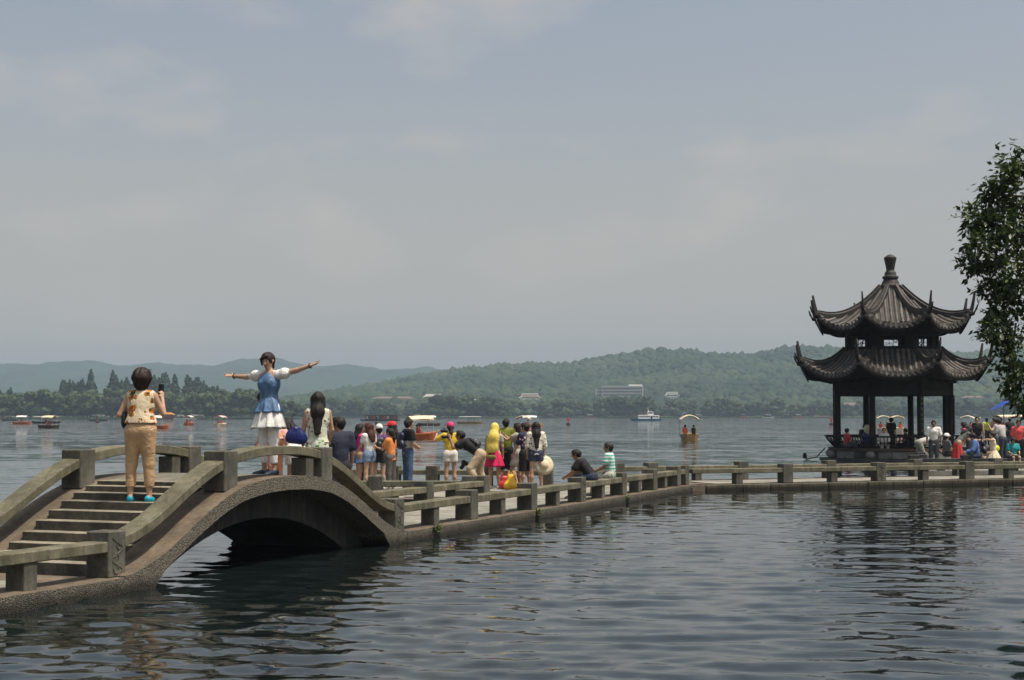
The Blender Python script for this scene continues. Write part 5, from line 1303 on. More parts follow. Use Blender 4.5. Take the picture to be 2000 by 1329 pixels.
# ferry
p = at(1262, 822.3); rt = empty('ferry', p, R(0), 'white two-deck ferry with a blue waterline and open stern deck', 'ferry'); WF = paint('ferry', (0.78, 0.78, 0.76)); GL = paint('glass', (0.03, 0.035, 0.04), 0.15)
MB().sweep(hull_rows(12.2, 3.2, 0.75, sheer=0.15)).obj('hull', paint('blue', (0.05, 0.22, 0.33)), rt)
MB().box((0.9, 0, 1.45), (8.0, 2.8, 1.4)).obj('cabin', WF, rt, bevel=0.05)
MB().box((-4.6, 0, 2.06), (3.0, 2.8, 0.12)).obj('stern_roof', paint('gr', (0.2, 0.22, 0.23)), rt)
for sx in (-6.0, -5.1, -4.2, -3.4):
    for sy in (-1.3, 1.3): MB().tube([(sx, sy, 0.7), (sx, sy, 2.0)], 0.05, 5).obj('deck_post', paint('dp', (0.15, 0.15, 0.15)), rt)
MB().box((1.6, 0, 2.85), (2.2, 2.0, 1.35)).obj('wheelhouse', WF, rt, bevel=0.08)
MB().box((-1.2, 0, 2.2), (4.0, 2.7, 0.1)).obj('upper_deck', WF, rt)
for k in range(7):
    MB().box((-2.5 + 0.62 * k, -1.42, 1.7), (0.42, 0.05, 0.5)).obj('window', GL, rt)
for k in range(4):
    MB().box((2.5 + 0.6 * k, -1.42, 1.65), (0.4, 0.05, 0.45)).obj('window', GL, rt)
MB().box((1.6, -1.02, 3.05), (1.7, 0.05, 0.45)).obj('window', GL, rt); MB().box((1.95, -1.43, 1.3), (0.6, 0.05, 1.1)).obj('door', GL, rt)
MB().tube([(0.9, 0, 3.5), (0.6, 0, 5.0)], [0.16, 0.05], 6).obj('mast', WF, rt)
rl_ = MB()
for k in range(9): rl_.tube([(-3.1 + 0.45 * k, -1.3, 2.25), (-3.1 + 0.45 * k, -1.3, 3.0)], 0.03, 4)
rl_.tube([(-3.1, -1.3, 3.0), (0.5, -1.3, 3.0)], 0.035, 4); rl_.obj('rail', paint('rail', (0.4, 0.2, 0.18)), rt)
MB().box((-1.3, 0, 3.55), (3.4, 2.4, 0.10)).obj('awning', paint('aw', (0.08, 0.09, 0.09)), rt)
for sx in (-2.9, 0.2): MB().tube([(sx, 1.0, 2.2), (sx, 1.0, 3.5)], 0.04, 4).obj('awning_post', paint('dp', (0.15, 0.15, 0.15)), rt)
# gold-roofed boat at the spit
p = at(326, 819.4); rt = empty('roofed_boat', p, 0, 'boat with a gold tiled palace roof moored at the spit', 'boat'); rt.scale = (0.6, 0.6, 0.75)
MB().sweep(hull_rows(17, 4.0, 0.8)).obj('hull', paint('rb', (0.07, 0.03, 0.03)), rt); MB().box((0, 0, 2.0), (13.0, 3.4, 2.4)).obj('cabin', paint('rc', (0.14, 0.035, 0.03)), rt)
for k in range(7): MB().box((-5.2 + k * 1.7, -1.72, 2.0), (1.0, 0.06, 1.4)).obj('window', paint('rw', (0.03, 0.025, 0.03)), rt)
rf = MB(); rf.sweep([[Vector((-7.4, -2.6, 3.2)), Vector((-6.6, 0, 3.3)), Vector((-7.4, 2.6, 3.2))], [Vector((-4.4, -1.6, 3.6)), Vector((-3.6, 0, 4.9)), Vector((-4.4, 1.6, 3.6))], [Vector((4.4, -1.6, 3.6)), Vector((3.6, 0, 4.9)), Vector((4.4, 1.6, 3.6))], [Vector((7.4, -2.6, 3.2)), Vector((6.6, 0, 3.3)), Vector((7.4, 2.6, 3.2))]]); rf.obj('roof', paint('gold', (0.50, 0.22, 0.03)), rt)
# channel buoys
for x, y, c, la in ((1110, 831, RED, 'red topped channel buoy beyond the crowd'), (1624, 831, RED, 'red topped channel buoy beside the pavilion'), (736, 829, (0.02, 0.03, 0.025), 'dark buoy in front of the painted barge'), (190, 826, (0.10, 0.03, 0.03), 'dark buoy near the grey roofed boat')):
    p = at(x, y); k = p.y / 330; rt = empty('channel_buoy', p, 0, la, 'buoy')
    MB().lathe([(0.35, -0.2), (0.5, 0.1), (0.45, 0.45), (0.15, 0.6)], 10).obj('float', paint('bf', (0.06, 0.035, 0.03)), rt); MB().lathe([(0.12, 0.55), (0.12, 1.0), (0.28, 1.05), (0.20, 1.6), (0.03, 1.65)], 8).obj('marker', paint('bm', c), rt); rt.scale = (k, k, k)
fl_ = MB().lathe([(0.02, -0.1), (0.10, -0.05), (0.11, 0.08), (0.08, 0.18), (0.02, 0.22)], 10).obj('float', paint('black', (0.012, 0.012, 0.013))); fl_.location = at(1572, 893); tag(fl_, 'small black float bobbing beside the pavilion', 'float')
# ================================================================== BUILDINGS ON THE FAR SHORE
def hill_z(X, Y):
    j = np.argmin(np.abs(hx_[0] - X)); col_y = hy_[:, j]; col_z = hz_[:, j]; return float(np.interp(Y, col_y[:60], col_z[:60]))
def site(x, ybase, extra=2.0):
    for Y in np.arange(1345, 2300, 6):
        X = (x - 1000) / 2966 * Y; zs = CAMZ + (812 - ybase) / 2966 * Y
        if hill_z(X, Y) + extra >= zs: return Vector((X, Y, zs))
    return Vector((X, Y, zs))
CW = paint('white_wall', (0.62, 0.60, 0.57), 0.8); CWIN = paint('far_window', (0.06, 0.07, 0.075), 0.3); CRF = paint('grey_roof', (0.16, 0.12, 0.10), 0.8); CRED = paint('red_wall', (0.30, 0.17, 0.14), 0.8)
def clear_note(): pass
p = site(1215, 776, 6); sc_ = p.y / 2966
rt = empty('hotel', p, R(0), 'long white three storey hotel on the wooded hillside', 'building')
Wh = 100 * sc_; Hh = 20 * sc_
MB().box((0, 0, Hh / 2 - 4), (Wh * 0.80, 14, Hh + 8)).obj('wall', CW, rt); MB().box((-Wh * 0.44, 6, Hh / 2 - 5), (Wh * 0.14, 12, Hh + 6)).obj('wing', CW, rt)
MB().box((Wh * 0.26, 2, Hh + 2 * sc_), (Wh * 0.26, 9, 5 * sc_)).obj('penthouse', CW, rt); MB().box((0, -0.5, Hh + 0.4), (Wh * 0.81, 15.6, 0.8)).obj('roof_slab', CW, rt)
for fl in range(3):
    for k in range(20):
        MB().box((-Wh * 0.385 + Wh * 0.77 * (k + 0.5) / 20, -7.1, Hh * (0.2 + 0.30 * fl)), (Wh * 0.77 / 20 * 0.72, 0.5, Hh * 0.16)).obj('window', CWIN, rt)
    for k in range(4): MB().box((-Wh * 0.49 + Wh * 0.12 * (k + 0.5) / 4, -0.2, Hh * (0.2 + 0.30 * fl)), (Wh * 0.02, 0.5, Hh * 0.16)).obj('window', CWIN, rt)
    MB().box((0, -7.6, Hh * (0.08 + 0.30 * fl)), (Wh * 0.8, 1.2, 0.5)).obj('balcony', CW, rt)
def temple(x, yb, wpx, hpx, label, wall=CW, roof=CRF, edge=None, extra=5):
    p = site(x, yb, extra); k = p.y / 2966; w_, h_ = wpx * k, hpx * k; rt = empty('hall', p, 0, label, 'building')
    MB().box((0, 0, h_ * 0.2 - 3), (w_ * 0.86, w_ * 0.4, h_ * 0.5 + 6)).obj('wall', wall, rt)
    for q in range(5): MB().box((-w_ * 0.34 + w_ * 0.17 * q, -w_ * 0.2 - 0.1, h_ * 0.2), (w_ * 0.09, 0.4, h_ * 0.26)).obj('window', CWIN, rt)
    d = w_ * 0.28; rf = MB()
    rf.sweep([[Vector((-w_ / 2, -d, h_ * 0.42)), Vector((-w_ / 2, d, h_ * 0.42)), Vector((-w_ / 2, d, h_ * 0.5)), Vector((-w_ / 2, -d, h_ * 0.5))], [Vector((-w_ * 0.36, -d * 0.5, h_ * 0.62)), Vector((-w_ * 0.36, d * 0.5, h_ * 0.62)), Vector((-w_ * 0.33, 0.2, h_)), Vector((-w_ * 0.33, -0.2, h_))], [Vector((w_ * 0.36, -d * 0.5, h_ * 0.62)), Vector((w_ * 0.36, d * 0.5, h_ * 0.62)), Vector((w_ * 0.33, 0.2, h_)), Vector((w_ * 0.33, -0.2, h_))], [Vector((w_ / 2, -d, h_ * 0.42)), Vector((w_ / 2, d, h_ * 0.42)), Vector((w_ / 2, d, h_ * 0.5)), Vector((w_ / 2, -d, h_ * 0.5))]])
    r0 = rf.obj('roof', roof, rt)
    if edge is not None:
        eg = MB(); eg.tube([(-w_ / 2, -d, h_ * 0.5), (-w_ * 0.36, -d * 0.5, h_ * 0.68), (-w_ * 0.34, 0, h_ * 1.02), (w_ * 0.34, 0, h_ * 1.02), (w_ * 0.36, -d * 0.5, h_ * 0.68), (w_ / 2, -d, h_ * 0.5)], h_ * 0.045, 5); eg.obj('ridge_trim', edge, r0)
temple(1035, 786, 44, 16, 'brown roofed hall with white ridges on the hillside', edge=CW)
temple(1312, 780, 30, 13, 'small hall outlined in white beside the hotel', roof=paint('green_roof', (0.08, 0.10, 0.08)), edge=CW)
temple(770, 785, 90, 10, 'long reddish hall low on the slope of the hill', wall=CRED, roof=CRF)
temple(848, 783, 44, 13, 'reddish hall with a white upper band on the slope', wall=CRED, roof=paint('pale_roof', (0.4, 0.36, 0.35)))
temple(925, 786, 20, 6, 'little white roofed house low on the slope', roof=CW)
temple(780, 800, 14, 10, 'pinkish house among trees on the far shore', wall=CRED)
temple(1205, 801, 60, 7, 'low brown roofed house behind the trees of the little point', roof=paint('tan_roof', (0.26, 0.19, 0.14)))
temple(1600, 803, 34, 9, 'brown house among trees on the shore left of the pavilion', wall=CRED)
temple(1660, 800, 46, 13, 'larger brown house with stepped roofs seen beside the pavilion', wall=CRED)
temple(1900, 782, 46, 8, 'brown house on the hillside behind the pavilion landing', wall=CRED)
# two small arched stone bridges on the far shore
for x, y, s_ in ((862, 817, 30), (1337, 817, 14)):
    p = at(x, y + 0.3); k = p.y / 2966; rw = []
    w_ = s_ * k / 2; hh = 12 * k if s_ < 20 else 9 * k
    for i in range(13):
        t = -1 + 2 * i / 12; zt = hh * (1 - t * t * 0.95); zb = max(-0.5, hh * 0.82 * (1 - (t / 0.72) ** 2)) if abs(t) < 0.72 else -0.5; rw.append([Vector((t * w_, -1.5, zb)), Vector((t * w_, -1.5, max(zt, zb + .3))), Vector((t * w_, 1.5, max(zt, zb + .3))), Vector((t * w_, 1.5, zb))])
    o = MB().sweep(rw).obj('stone_bridge', paint('bridge_stone', (0.22, 0.21, 0.19), 0.85)); o.location = p; tag(o, 'low pale arched bridge by the wooded islet' if s_ > 20 else 'small steep arched bridge behind the tan boat', 'bridge')
# blue parasol and small pier by the boats
pr_ = MB().box((30.3, 90, -0.1), (7.0, 4.0, 0.5)).obj('pier', MATS['greystone']); tag(pr_, 'small grey pier behind the pavilion landing', 'pier')
pt = empty('parasol', (28.95, 89.5, 0.15), 0, 'blue tilted parasol above the boats at the pier', 'parasol')
MB().tube([(0, 0, 0), (0, 0, 2.7)], 0.03, 6).obj('pole', paint('pp', (0.1, 0.1, 0.1)), pt)
cn = MB(); tipP = Vector((0, 0, 2.75)); ring = [Vector((0.62 * math.cos(6.283 * k / 10) - 0.18, 0.62 * math.sin(6.283 * k / 10), 2.45 - 0.28 * math.cos(6.283 * k / 10) * -1)) for k in range(10)]
cn.add([tipP] + ring, [(0, k + 1, (k + 1) % 10 + 1) for k in range(10)]); cn.obj('canopy', paint('blue_cloth', (0.02, 0.06, 0.30)), pt)
# ================================================================== PEOPLE
BLK = (0.012, 0.012, 0.014); DENIM = (0.09, 0.14, 0.24); WHT = (0.66, 0.65, 0.62)
def px_at(x, Y): return (x - 1000) / 2966 * Y
def step_z(s):
    d = s if s < SC else 2 * SC - s
    if d < s_lo: return DZ
    if d > s_hi: return DZ + prof(s) + 0.012
    k = int((d - s_lo) / ((s_hi - s_lo) / NS)); a = s_lo + (s_hi - s_lo) * k / NS; b_ = s_lo + (s_hi - s_lo) * (k + 1) / NS + 0.03
    return DZ + prof((a + b_) / 2) + 0.035
HANG = dict(armL=(-0.16, 0.02, -1), armR=(0.16, 0.02, -1), foreL=(-0.03, 0.25, -1), foreR=(0.03, 0.25, -1))
PHOTO = dict(armL=(-0.55, 0.55, -0.55), armR=(0.55, 0.55, -0.55), foreL=(0.45, 0.45, 0.78), foreR=(-0.45, 0.45, 0.78), curlL=0.9, curlR=0.9)
SIT = dict(thighL=(-0.12, 1, -0.06), thighR=(0.12, 1, -0.06), shinL=(0, 0.12, -1), shinR=(0, 0.12, -1), footL=(-0.1, 1, -0.1), footR=(0.1, 1, -0.1), armL=(-0.2, 0.3, -1), armR=(0.2, 0.3, -1), foreL=(0.25, 0.9, -0.35), foreR=(-0.25, 0.9, -0.35))
def mk(**k):
    d = {}
    for q in k.pop('base', ()): d.update(q)
    d.update(k); return d
# ---- woman in beige trousers taking a picture, on the steps
s1 = 1.84; z1 = step_z(s1); k1 = (276 - 1000) / 2966; c1 = (O_B.x + PD.x * s1 - k1 * (O_B.y + PD.y * s1)) / (k1 * PN.y - PN.x); q = PB(s1, c1)
w1 = Person('woman in floral blouse and beige satin trousers raising a phone on the steps', (q.x, q.y, z1), 4, 1.65, mk(armR=(0.42, 0.20, -0.86), foreR=(-0.22, 0.42, 0.88), armL=(-0.40, -0.12, -0.92), foreL=(0.42, 0.85, -0.30), curlR=0.8, curlL=0.7, palmR=(-0.6, 0.7, 0.1), look=(0.18, 1, 0.0), thighL=(-0.09, 0.03, -1), thighR=(0.07, 0.03, -1), shinL=(-0.02, -0.02, -1), shinR=(0.03, -0.02, -1), footL=(-0.15, 1, -0.1), footR=(0.35, 1, -0.1)), res=0.013, fat=1.27)
w1.top(cloth((0.60, 0.50, 0.34), 'roses', (0.52, 0.15, 0.02)), 0.0, 0.024, -0.10, 'blouse'); w1.pants(cloth((0.42, 0.27, 0.145), 'satin', None, 0.42), 0.86, 0.016, rise=0.12); w1.hair('bob', (0.018, 0.010, 0.008)); w1.shoes((0.02, 0.30, 0.42), True)
pm, hd_, pn_, sd_ = w1.palm[1]
ph = MB().box((0, 0, 0), (0.072, 0.010, 0.145)).obj('phone', paint('phone', (0.012, 0.012, 0.014), 0.25), None, bevel=0.004); ph.location = w1.world(pm + np.array([-0.01, 0.02, 0.085])); ph.rotation_euler = (R(-8), 0, R(-6)); tag(ph, 'black phone held up by the woman in beige trousers', 'phone')
def strap(pts, r=0.012, mat=None): return MB().tube(pts, r, 6)
def bag_thing(name, person, prims, mat, label, cat='bag', straps=(), res=0.012, smat=None):
    V, F = sdf_mesh(prims, res); rt = empty(name, person.root.location, person.root.rotation_euler.z, label, cat)
    link('pouch', mesh_np('pouch', V, F, mat, True), rt)
    for pts, r in straps: MB().tube(pts, r, 6).obj('strap', smat or mat, rt, smooth=True)
    return rt
BLKM = cloth(BLK, rough=0.5)
hp = w1.sh[0]; e = w1.elb[0]
bag_thing('handbag', w1, [cone(e + np.array([0.06, 0.03, -0.10]), e + np.array([0.06, 0.20, -0.10]), 0.085, 0.085, 0.03, (1, 0, 0), 0.55), cone(e + np.array([0.06, 0.03, -0.02]), e + np.array([0.06, 0.20, -0.02]), 0.07, 0.07, 0.03, (1, 0, 0), 0.5)], BLKM, 'black handbag under the arm of the woman in beige trousers', straps=[([tuple(e + np.array([0.06, 0.03, 0.02])), tuple(hp + np.array([0.055, -0.10, -0.08])), tuple(hp + np.array([0.055, -0.03, 0.062])), tuple(hp + np.array([0.055, 0.07, 0.03])), tuple(e + np.array([0.06, 0.19, 0.02]))], 0.012)], smat=cloth((0.55, 0.42, 0.22)))
wi = MB(); gwv = random.Random(9)
for k in range(26):
    a0 = gwv.uniform(0, 6.28); b0_ = w1.head + w1.hu * (0.06 + gwv.uniform(0, 0.05)) + w1.hr * 0.085 * math.cos(a0) - w1.hf * 0.02 + w1.hf * 0.08 * math.sin(a0); dr = w1.hr * (0.6 + math.cos(a0)) * 0.5 + w1.hu * gwv.uniform(0.2, 1.0)
    wi.tube([tuple(b0_), tuple(b0_ + dr * 0.025), tuple(b0_ + dr * 0.045 + w1.hr * 0.02)], [0.006, 0.004, 0.0015], 4)
wi.obj('hair_wisps', hair_mat((0.018, 0.010, 0.008)), w1.root)
# ---- woman balancing with outstretched arms on the crown
q = Vector((-3.50, 21.9)); s2 = (q - O_B).dot(PD); z2 = DZ + prof(s2) + 0.012
w2 = Person('woman in blue bodice and white ruffled skirt spreading her arms on the bridge', (q.x, q.y, z2), 206, 1.74, mk(torso=(0.03, -0.05, 1), armL=(-1, -0.10, 0.20), armR=(1, -0.22, -0.06), foreL=(-1, -0.02, 0.28), foreR=(1, -0.10, 0.06), handL=(-1, 0.05, 0.30), handR=(1, 0.05, 0.10), palmL=(0.1, 0.5, 0.9), palmR=(0.1, 0.5, 0.9), curlL=0.12, curlR=0.15, look=(-0.14, 0.94, -0.27), headup=(0.03, 0.3, 1), thighL=(-0.03, 0.05, -1), thighR=(0.06, -0.06, -1), shinL=(-0.01, -0.02, -1), shinR=(0.02, -0.10, -1), footL=(0.05, 1, -0.1), footR=(0.3, 1, -0.1)), res=0.013)
pb_ = []
for q_ in (0, 1):
    e_ = w2.elb[q_] - w2.sh[q_]; pb_ += [cone(w2.sh[q_] * 0.8 + w2.sh[1 - q_] * 0.2, w2.sh[q_], 0.058, 0.068, 0.03), cone(w2.sh[q_], w2.sh[q_] + e_ * 0.30, 0.070, 0.078, 0.03), cone(w2.sh[q_] + e_ * 0.30, w2.sh[q_] + e_ * 0.60, 0.076, 0.046, 0.03), cone(w2.sh[q_] * 0.72 + w2.sh[1 - q_] * 0.28 + w2.up * 0.01, w2.chest * 0.8 + w2.sh[q_] * 0.2 + w2.FW * 0.05, 0.05, 0.07, 0.03)]
w2.wrinkle(w2.add('blouse', pb_, cloth((0.72, 0.70, 0.66), rough=0.85)), 0.010, 14.0)
bod = [cone(w2.P + w2.up * 0.05, w2.waist, 0.128, 0.118, 0.05, w2.Y, 0.86), cone(w2.waist, w2.chest + w2.up * 0.02, 0.120, 0.142, 0.05, w2.FW, 0.85), cone(w2.chest - w2.XS * 0.05 - w2.up * 0.01, w2.chest + w2.XS * 0.05 - w2.up * 0.01, 0.130, 0.130, 0.05, w2.FW, 0.86)]
for e_ in (-1, 1): bod += [ball(w2.chest + w2.XS * e_ * 0.065 + w2.FW * 0.075 - w2.up * 0.01, 0.062, 0.03), cone(w2.chest + w2.XS * e_ * 0.10 + w2.up * 0.05, w2.sh[(e_ + 1) // 2] - w2.XS * e_ * 0.045 + w2.up * 0.055, 0.05, 0.022, 0.03)]
w2.wrinkle(w2.add('bodice', bod, cloth((0.075, 0.14, 0.245), 'denim', None, 0.5)), 0.006, 12.0); w2.skirt(cloth((0.075, 0.14, 0.245), 'denim', None, 0.5), 0.205, 0.085, 0.15, 8, 'peplum', 0.018)
w2.skirt(cloth((0.70, 0.69, 0.66), rough=0.9), 0.36, 0.125, 0.08, 10, 'ruffled_skirt', 0.018, 0.012); w2.pants(cloth((0.74, 0.73, 0.72), 'plain', None, 0.7), 0.90, 0.006, 'leggings')
w2.hair('short', (0.014, 0.008, 0.007)); h0 = w2.head; w2.add('fringe', [cone(h0 + w2.hf * 0.075 + w2.hu * 0.075 - w2.hr * 0.03, h0 + w2.hf * 0.088 + w2.hu * 0.045 + w2.hr * 0.055, 0.030, 0.024, 0.02), cone(h0 + w2.hr * 0.075 + w2.hf * 0.05 + w2.hu * 0.04, h0 + w2.hr * 0.088 + w2.hf * 0.03 - w2.hu * 0.05, 0.022, 0.014, 0.02), cone(h0 - w2.hf * 0.10 - w2.hu * 0.02, h0 - w2.hf * 0.10 - w2.hu * 0.12, 0.05, 0.035, 0.03)], hair_mat((0.014, 0.008, 0.007)), 0.011)
w2.shoes((0.012, 0.022, 0.045))
for q_ in (0, 1):
    c_ = w2.wri[q_] - w2.fa[q_] * 0.02; d_ = Vector(w2.fa[q_]); a_ = d_.orthogonal().normalized(); b_ = d_.cross(a_)
    MB().tube([Vector(c_) + (a_ * math.cos(t * 0.6981) + b_ * math.sin(t * 0.6981)) * 0.034 for t in range(10)], 0.008, 6, False).obj('bracelet', paint('bracelet', (0.03, 0.02, 0.015)), w2.root)
# ---- on the far slope of the bridge
def on_path(x, s, z=None):
    c = None
    k = (x - 1000) / 2966; # solve lateral position
    c = (O_B.x + PD.x * s - k * (O_B.y + PD.y * s)) / (k * PN.y - PN.x); p = PB(s, c); return (p.x, p.y, step_z(s) if z is None else z)
f1 = Person('girl with very long straight hair in a pale floral dress', on_path(621, 6.05), -6, 1.66, mk(base=(HANG,), armL=(-0.22, 0.05, -1), armR=(0.2, 0.2, -1), foreR=(-0.1, 0.7, -0.6)), res=0.014)
f1.top(cloth((0.55, 0.56, 0.44), 'floral', (0.45, 0.06, 0.06)), 0.0, 0.026, 0.0, 'dress_top'); f1.skirt(cloth((0.50, 0.55, 0.44), 'floral', (0.10, 0.25, 0.10)), 0.55, 0.12, 0.12); f1.hair('long'); f1.shoes((0.3, 0.25, 0.2))
q = Vector((px_at(664, 26.6), 26.6)); f2 = Person('man in a navy tee shirt standing at the foot of the bridge', (q.x, q.y, DZ), -28, 1.80, mk(base=(HANG,), look=(-0.75, 0.65, -0.05)), res=0.015, male=True, skin=SKIN_T)
f2.top(cloth((0.022, 0.025, 0.048)), 0.62, 0.026, 0.06); f2.pants(cloth((0.02, 0.022, 0.03)), 0.62, 0.03, 'shorts'); f2.hair('short'); f2.shoes((0.05, 0.05, 0.05))
f3 = Person('person in salmon trousers and a pale pink top behind the balancing woman', on_path(539, 5.75), -70, 1.58, mk(base=(HANG,), torso=(0, 0.3, 1), look=(0, 0.9, -0.4)), res=0.016)
f3.top(cloth((0.62, 0.42, 0.39)), 0.55, 0.02, 0.05); f3.pants(cloth((0.50, 0.24, 0.15)), 0.92, 0.012); f3.hair('mid'); f3.shoes((0.2, 0.15, 0.1))
f4 = Person('woman bending forward in a pink cardigan and white shorts on the bridge', on_path(580, 6.35), -35, 1.62, mk(torso=(0.15, 0.80, 0.62), armL=(-0.2, 0.5, -0.85), armR=(0.25, 0.5, -0.8), foreL=(0, 0.5, -0.8), foreR=(-0.1, 0.6, -0.7), look=(0, 0.8, -0.6), headup=(0, 0.8, 0.6)), res=0.015)
f4.top(cloth((0.62, 0.33, 0.30)), 1.5, 0.02, 0.0, 'cardigan'); f4.pants(cloth((0.68, 0.66, 0.62)), 0.24, 0.024, 'shorts'); f4.hair('mid'); f4.shoes((0.3, 0.25, 0.2))
NAVYB = cloth((0.012, 0.02, 0.12), 'plain', None, 0.4)
bp_ = atY(578, 862, 23.35)
rtb = empty('shoulder_bag', bp_, 0.2, 'glossy royal blue shoulder bag above the bridge rail', 'bag')
V, F = sdf_mesh([cone((-0.08, 0, 0.05), (0.09, 0, 0.03), 0.085, 0.085, 0.05, (0, 1, 0), 0.7), cone((-0.05, 0, 0.13), (0.05, 0, 0.12), 0.07, 0.07, 0.06, (0, 1, 0), 0.7), cone((-0.02, 0, 0.19), (0.02, 0, 0.19), 0.04, 0.04, 0.04)], 0.011); link('pouch', mesh_np('pouch', V, F, NAVYB, True), rtb)
MB().tube([(-0.07, -0.02, 0.18), (-0.10, 0.0, 0.30), (-0.04, 0.12, 0.42), (0.0, 0.3, 0.40)], 0.014, 6).obj('strap', BLKM, rtb, smooth=True)
bag_thing('shoulder_bag', f4, [cone((0.20, -0.10, 0.80), (0.30, -0.06, 0.80), 0.055, 0.055, 0.02, (0.4, -0.9, 0), 0.5)], cloth((0.62, 0.10, 0.20)), 'small pink bag hanging below the bridge rail', straps=[([(0.20, -0.1, 0.84), (0.25, -0.04, 1.0), (0.30, -0.06, 0.84)], 0.008)])
# ---- the crowd on the platform
def plat(label, x, Y, head, h, pose=None, res=0.02, **k): return Person(label, (px_at(x, Y), Y, DZ), head, h, mk(**(pose or dict(base=(HANG,)))), res=res, **k)
def backpack(p, c, label, sz=1.0):
    F_, U_, c0 = p.FW, p.up, p.chest - p.up * 0.08
    b = c0 - F_ * (0.19 * sz + 0.02)
    pr = [cone(b - U_ * 0.12 * sz - p.XS * 0.05, b - U_ * 0.12 * sz + p.XS * 0.05, 0.115 * sz, 0.115 * sz, 0.05, F_, 0.72), cone(b + U_ * 0.10 * sz - p.XS * 0.04, b + U_ * 0.10 * sz + p.XS * 0.04, 0.10 * sz, 0.10 * sz, 0.05, F_, 0.7), cone(b - F_ * 0.06 - U_ * 0.10, b - F_ * 0.06, 0.07 * sz, 0.07 * sz, 0.03, F_, 0.6)]
    st = []
    for e_ in (-1, 1): st.append(([tuple(b + p.XS * e_ * 0.07 + U_ * 0.17), tuple(p.sh[0] * .5 + p.sh[1] * .5 + p.XS * e_ * 0.105 + U_ * 0.075), tuple(p.chest + p.XS * e_ * 0.115 + F_ * 0.145), tuple(p.waist + p.XS * e_ * 0.125 + F_ * 0.02), tuple(b + p.XS * e_ * 0.1 - U_ * 0.16)], 0.016))
    return bag_thing('backpack', p, pr, cloth(c, 'satin', None, 0.45), label, 'backpack', st, 0.016)
a = plat('girl in a hot pink tee shirt and denim skirt touching her face', 702, 38.2, 70, 1.60, dict(base=(HANG,), armR=(0.1, 0.6, -0.7), foreR=(-0.2, 0.35, 0.9), look=(0.2, 1, 0))); a.top(cloth((0.62, 0.04, 0.22)), 0.5, 0.014, 0.02); a.skirt(cloth(DENIM, 'denim'), 0.32, 0.05, 0.08, 6, 'denim_skirt', 0.006); a.hair('mid'); a.shoes((0.1, 0.1, 0.12))
backpack(a, (0.05, 0.07, 0.16), 'small blue backpack on the girl in hot pink', 0.8)
a = plat('brown haired girl in grey facing the hot pink tee shirt', 713, 39.3, 215, 1.60, dict(base=(HANG,), armL=(-0.1, 0.5, -0.8), foreL=(0.3, 0.3, 0.9))); a.top(cloth((0.30, 0.29, 0.30)), 0.5); a.pants(cloth((0.04, 0.045, 0.06)), 0.9); a.hair('mid', (0.04, 0.018, 0.010)); a.shoes((0.4, 0.4, 0.4))
a = plat('auburn haired woman in a white tee shirt and denim shorts', 722, 37.3, -48, 1.63, dict(base=(HANG,), armL=(-0.1, 0.35, -0.95), foreL=(0.1, 0.7, -0.55), look=(-0.3, 0.95, 0))); a.top(cloth(WHT), 0.5, 0.016, 0.03); a.pants(cloth((0.14, 0.20, 0.30), 'denim'), 0.2, 0.022, 'shorts'); a.hair('mid', (0.045, 0.014, 0.010)); a.shoes((0.5, 0.5, 0.5))
a = plat('person in a white cap and purple top with bare legs', 741, 37.9, -8, 1.58, dict(base=(HANG,), armR=(0.2, 0.6, -0.6), foreR=(-0.1, 0.4, 0.9), shinL=(-.05, -.2, -1))); a.top(cloth((0.12, 0.05, 0.24)), 0.5); a.pants(cloth((0.03, 0.03, 0.035)), 0.22, 0.02, 'shorts'); a.hair('short'); a.cap((0.70, 0.69, 0.67)); a.shoes((0.4, 0.4, 0.4))
backpack(a, BLK, 'shiny black backpack on the person in the white cap', 0.95)
a = plat('child in an orange shirt and grey trousers with a ponytail', 764, 37.2, -65, 1.50, dict(base=(HANG,), armL=(-0.1, 0.45, -0.9), foreL=(0.1, 0.9, 0.25))); a.top(cloth((0.62, 0.22, 0.06)), 0.6, 0.024, 0.08); a.pants(cloth((0.09, 0.08, 0.07)), 0.93, 0.02); a.hair('pony'); a.shoes((0.1, 0.1, 0.1))
a = plat('long haired person in a red cap behind the orange shirt', 768, 39.4, -85, 1.64, dict(base=(HANG,), armL=(-0.3, 0.7, -0.4), foreL=(0.1, 0.6, 0.8), armR=(0.3, 0.7, -0.4), foreR=(-0.1, 0.6, 0.8))); a.top(cloth((0.30, 0.28, 0.28)), 0.5); a.pants(cloth((0.05, 0.06, 0.09)), 0.9); a.hair('long'); a.cap((0.55, 0.02, 0.03)); a.shoes((0.1, 0.1, 0.1))
a = plat('young man in a black and grey tee shirt and jeans gazing right', 797, 38.2, 62, 1.73, dict(base=(HANG,), armR=(0.14, 0.12, -1), foreR=(-0.55, 0.75, -0.35), armL=(-0.12, 0.15, -1), foreL=(0.45, 0.8, -0.35), look=(0.25, 1, 0.02)), male=True, res=0.018); a.top(cloth((0.36, 0.34, 0.32), 'split', (0.012, 0.012, 0.014)), 0.6, 0.024, 0.06); a.pants(cloth((0.055, 0.085, 0.16), 'denim'), 0.97, 0.02); a.hair('short'); a.shoes((0.12, 0.12, 0.13))
backpack(a, (0.012, 0.016, 0.045), 'dark navy backpack on the young man in jeans', 1.0)
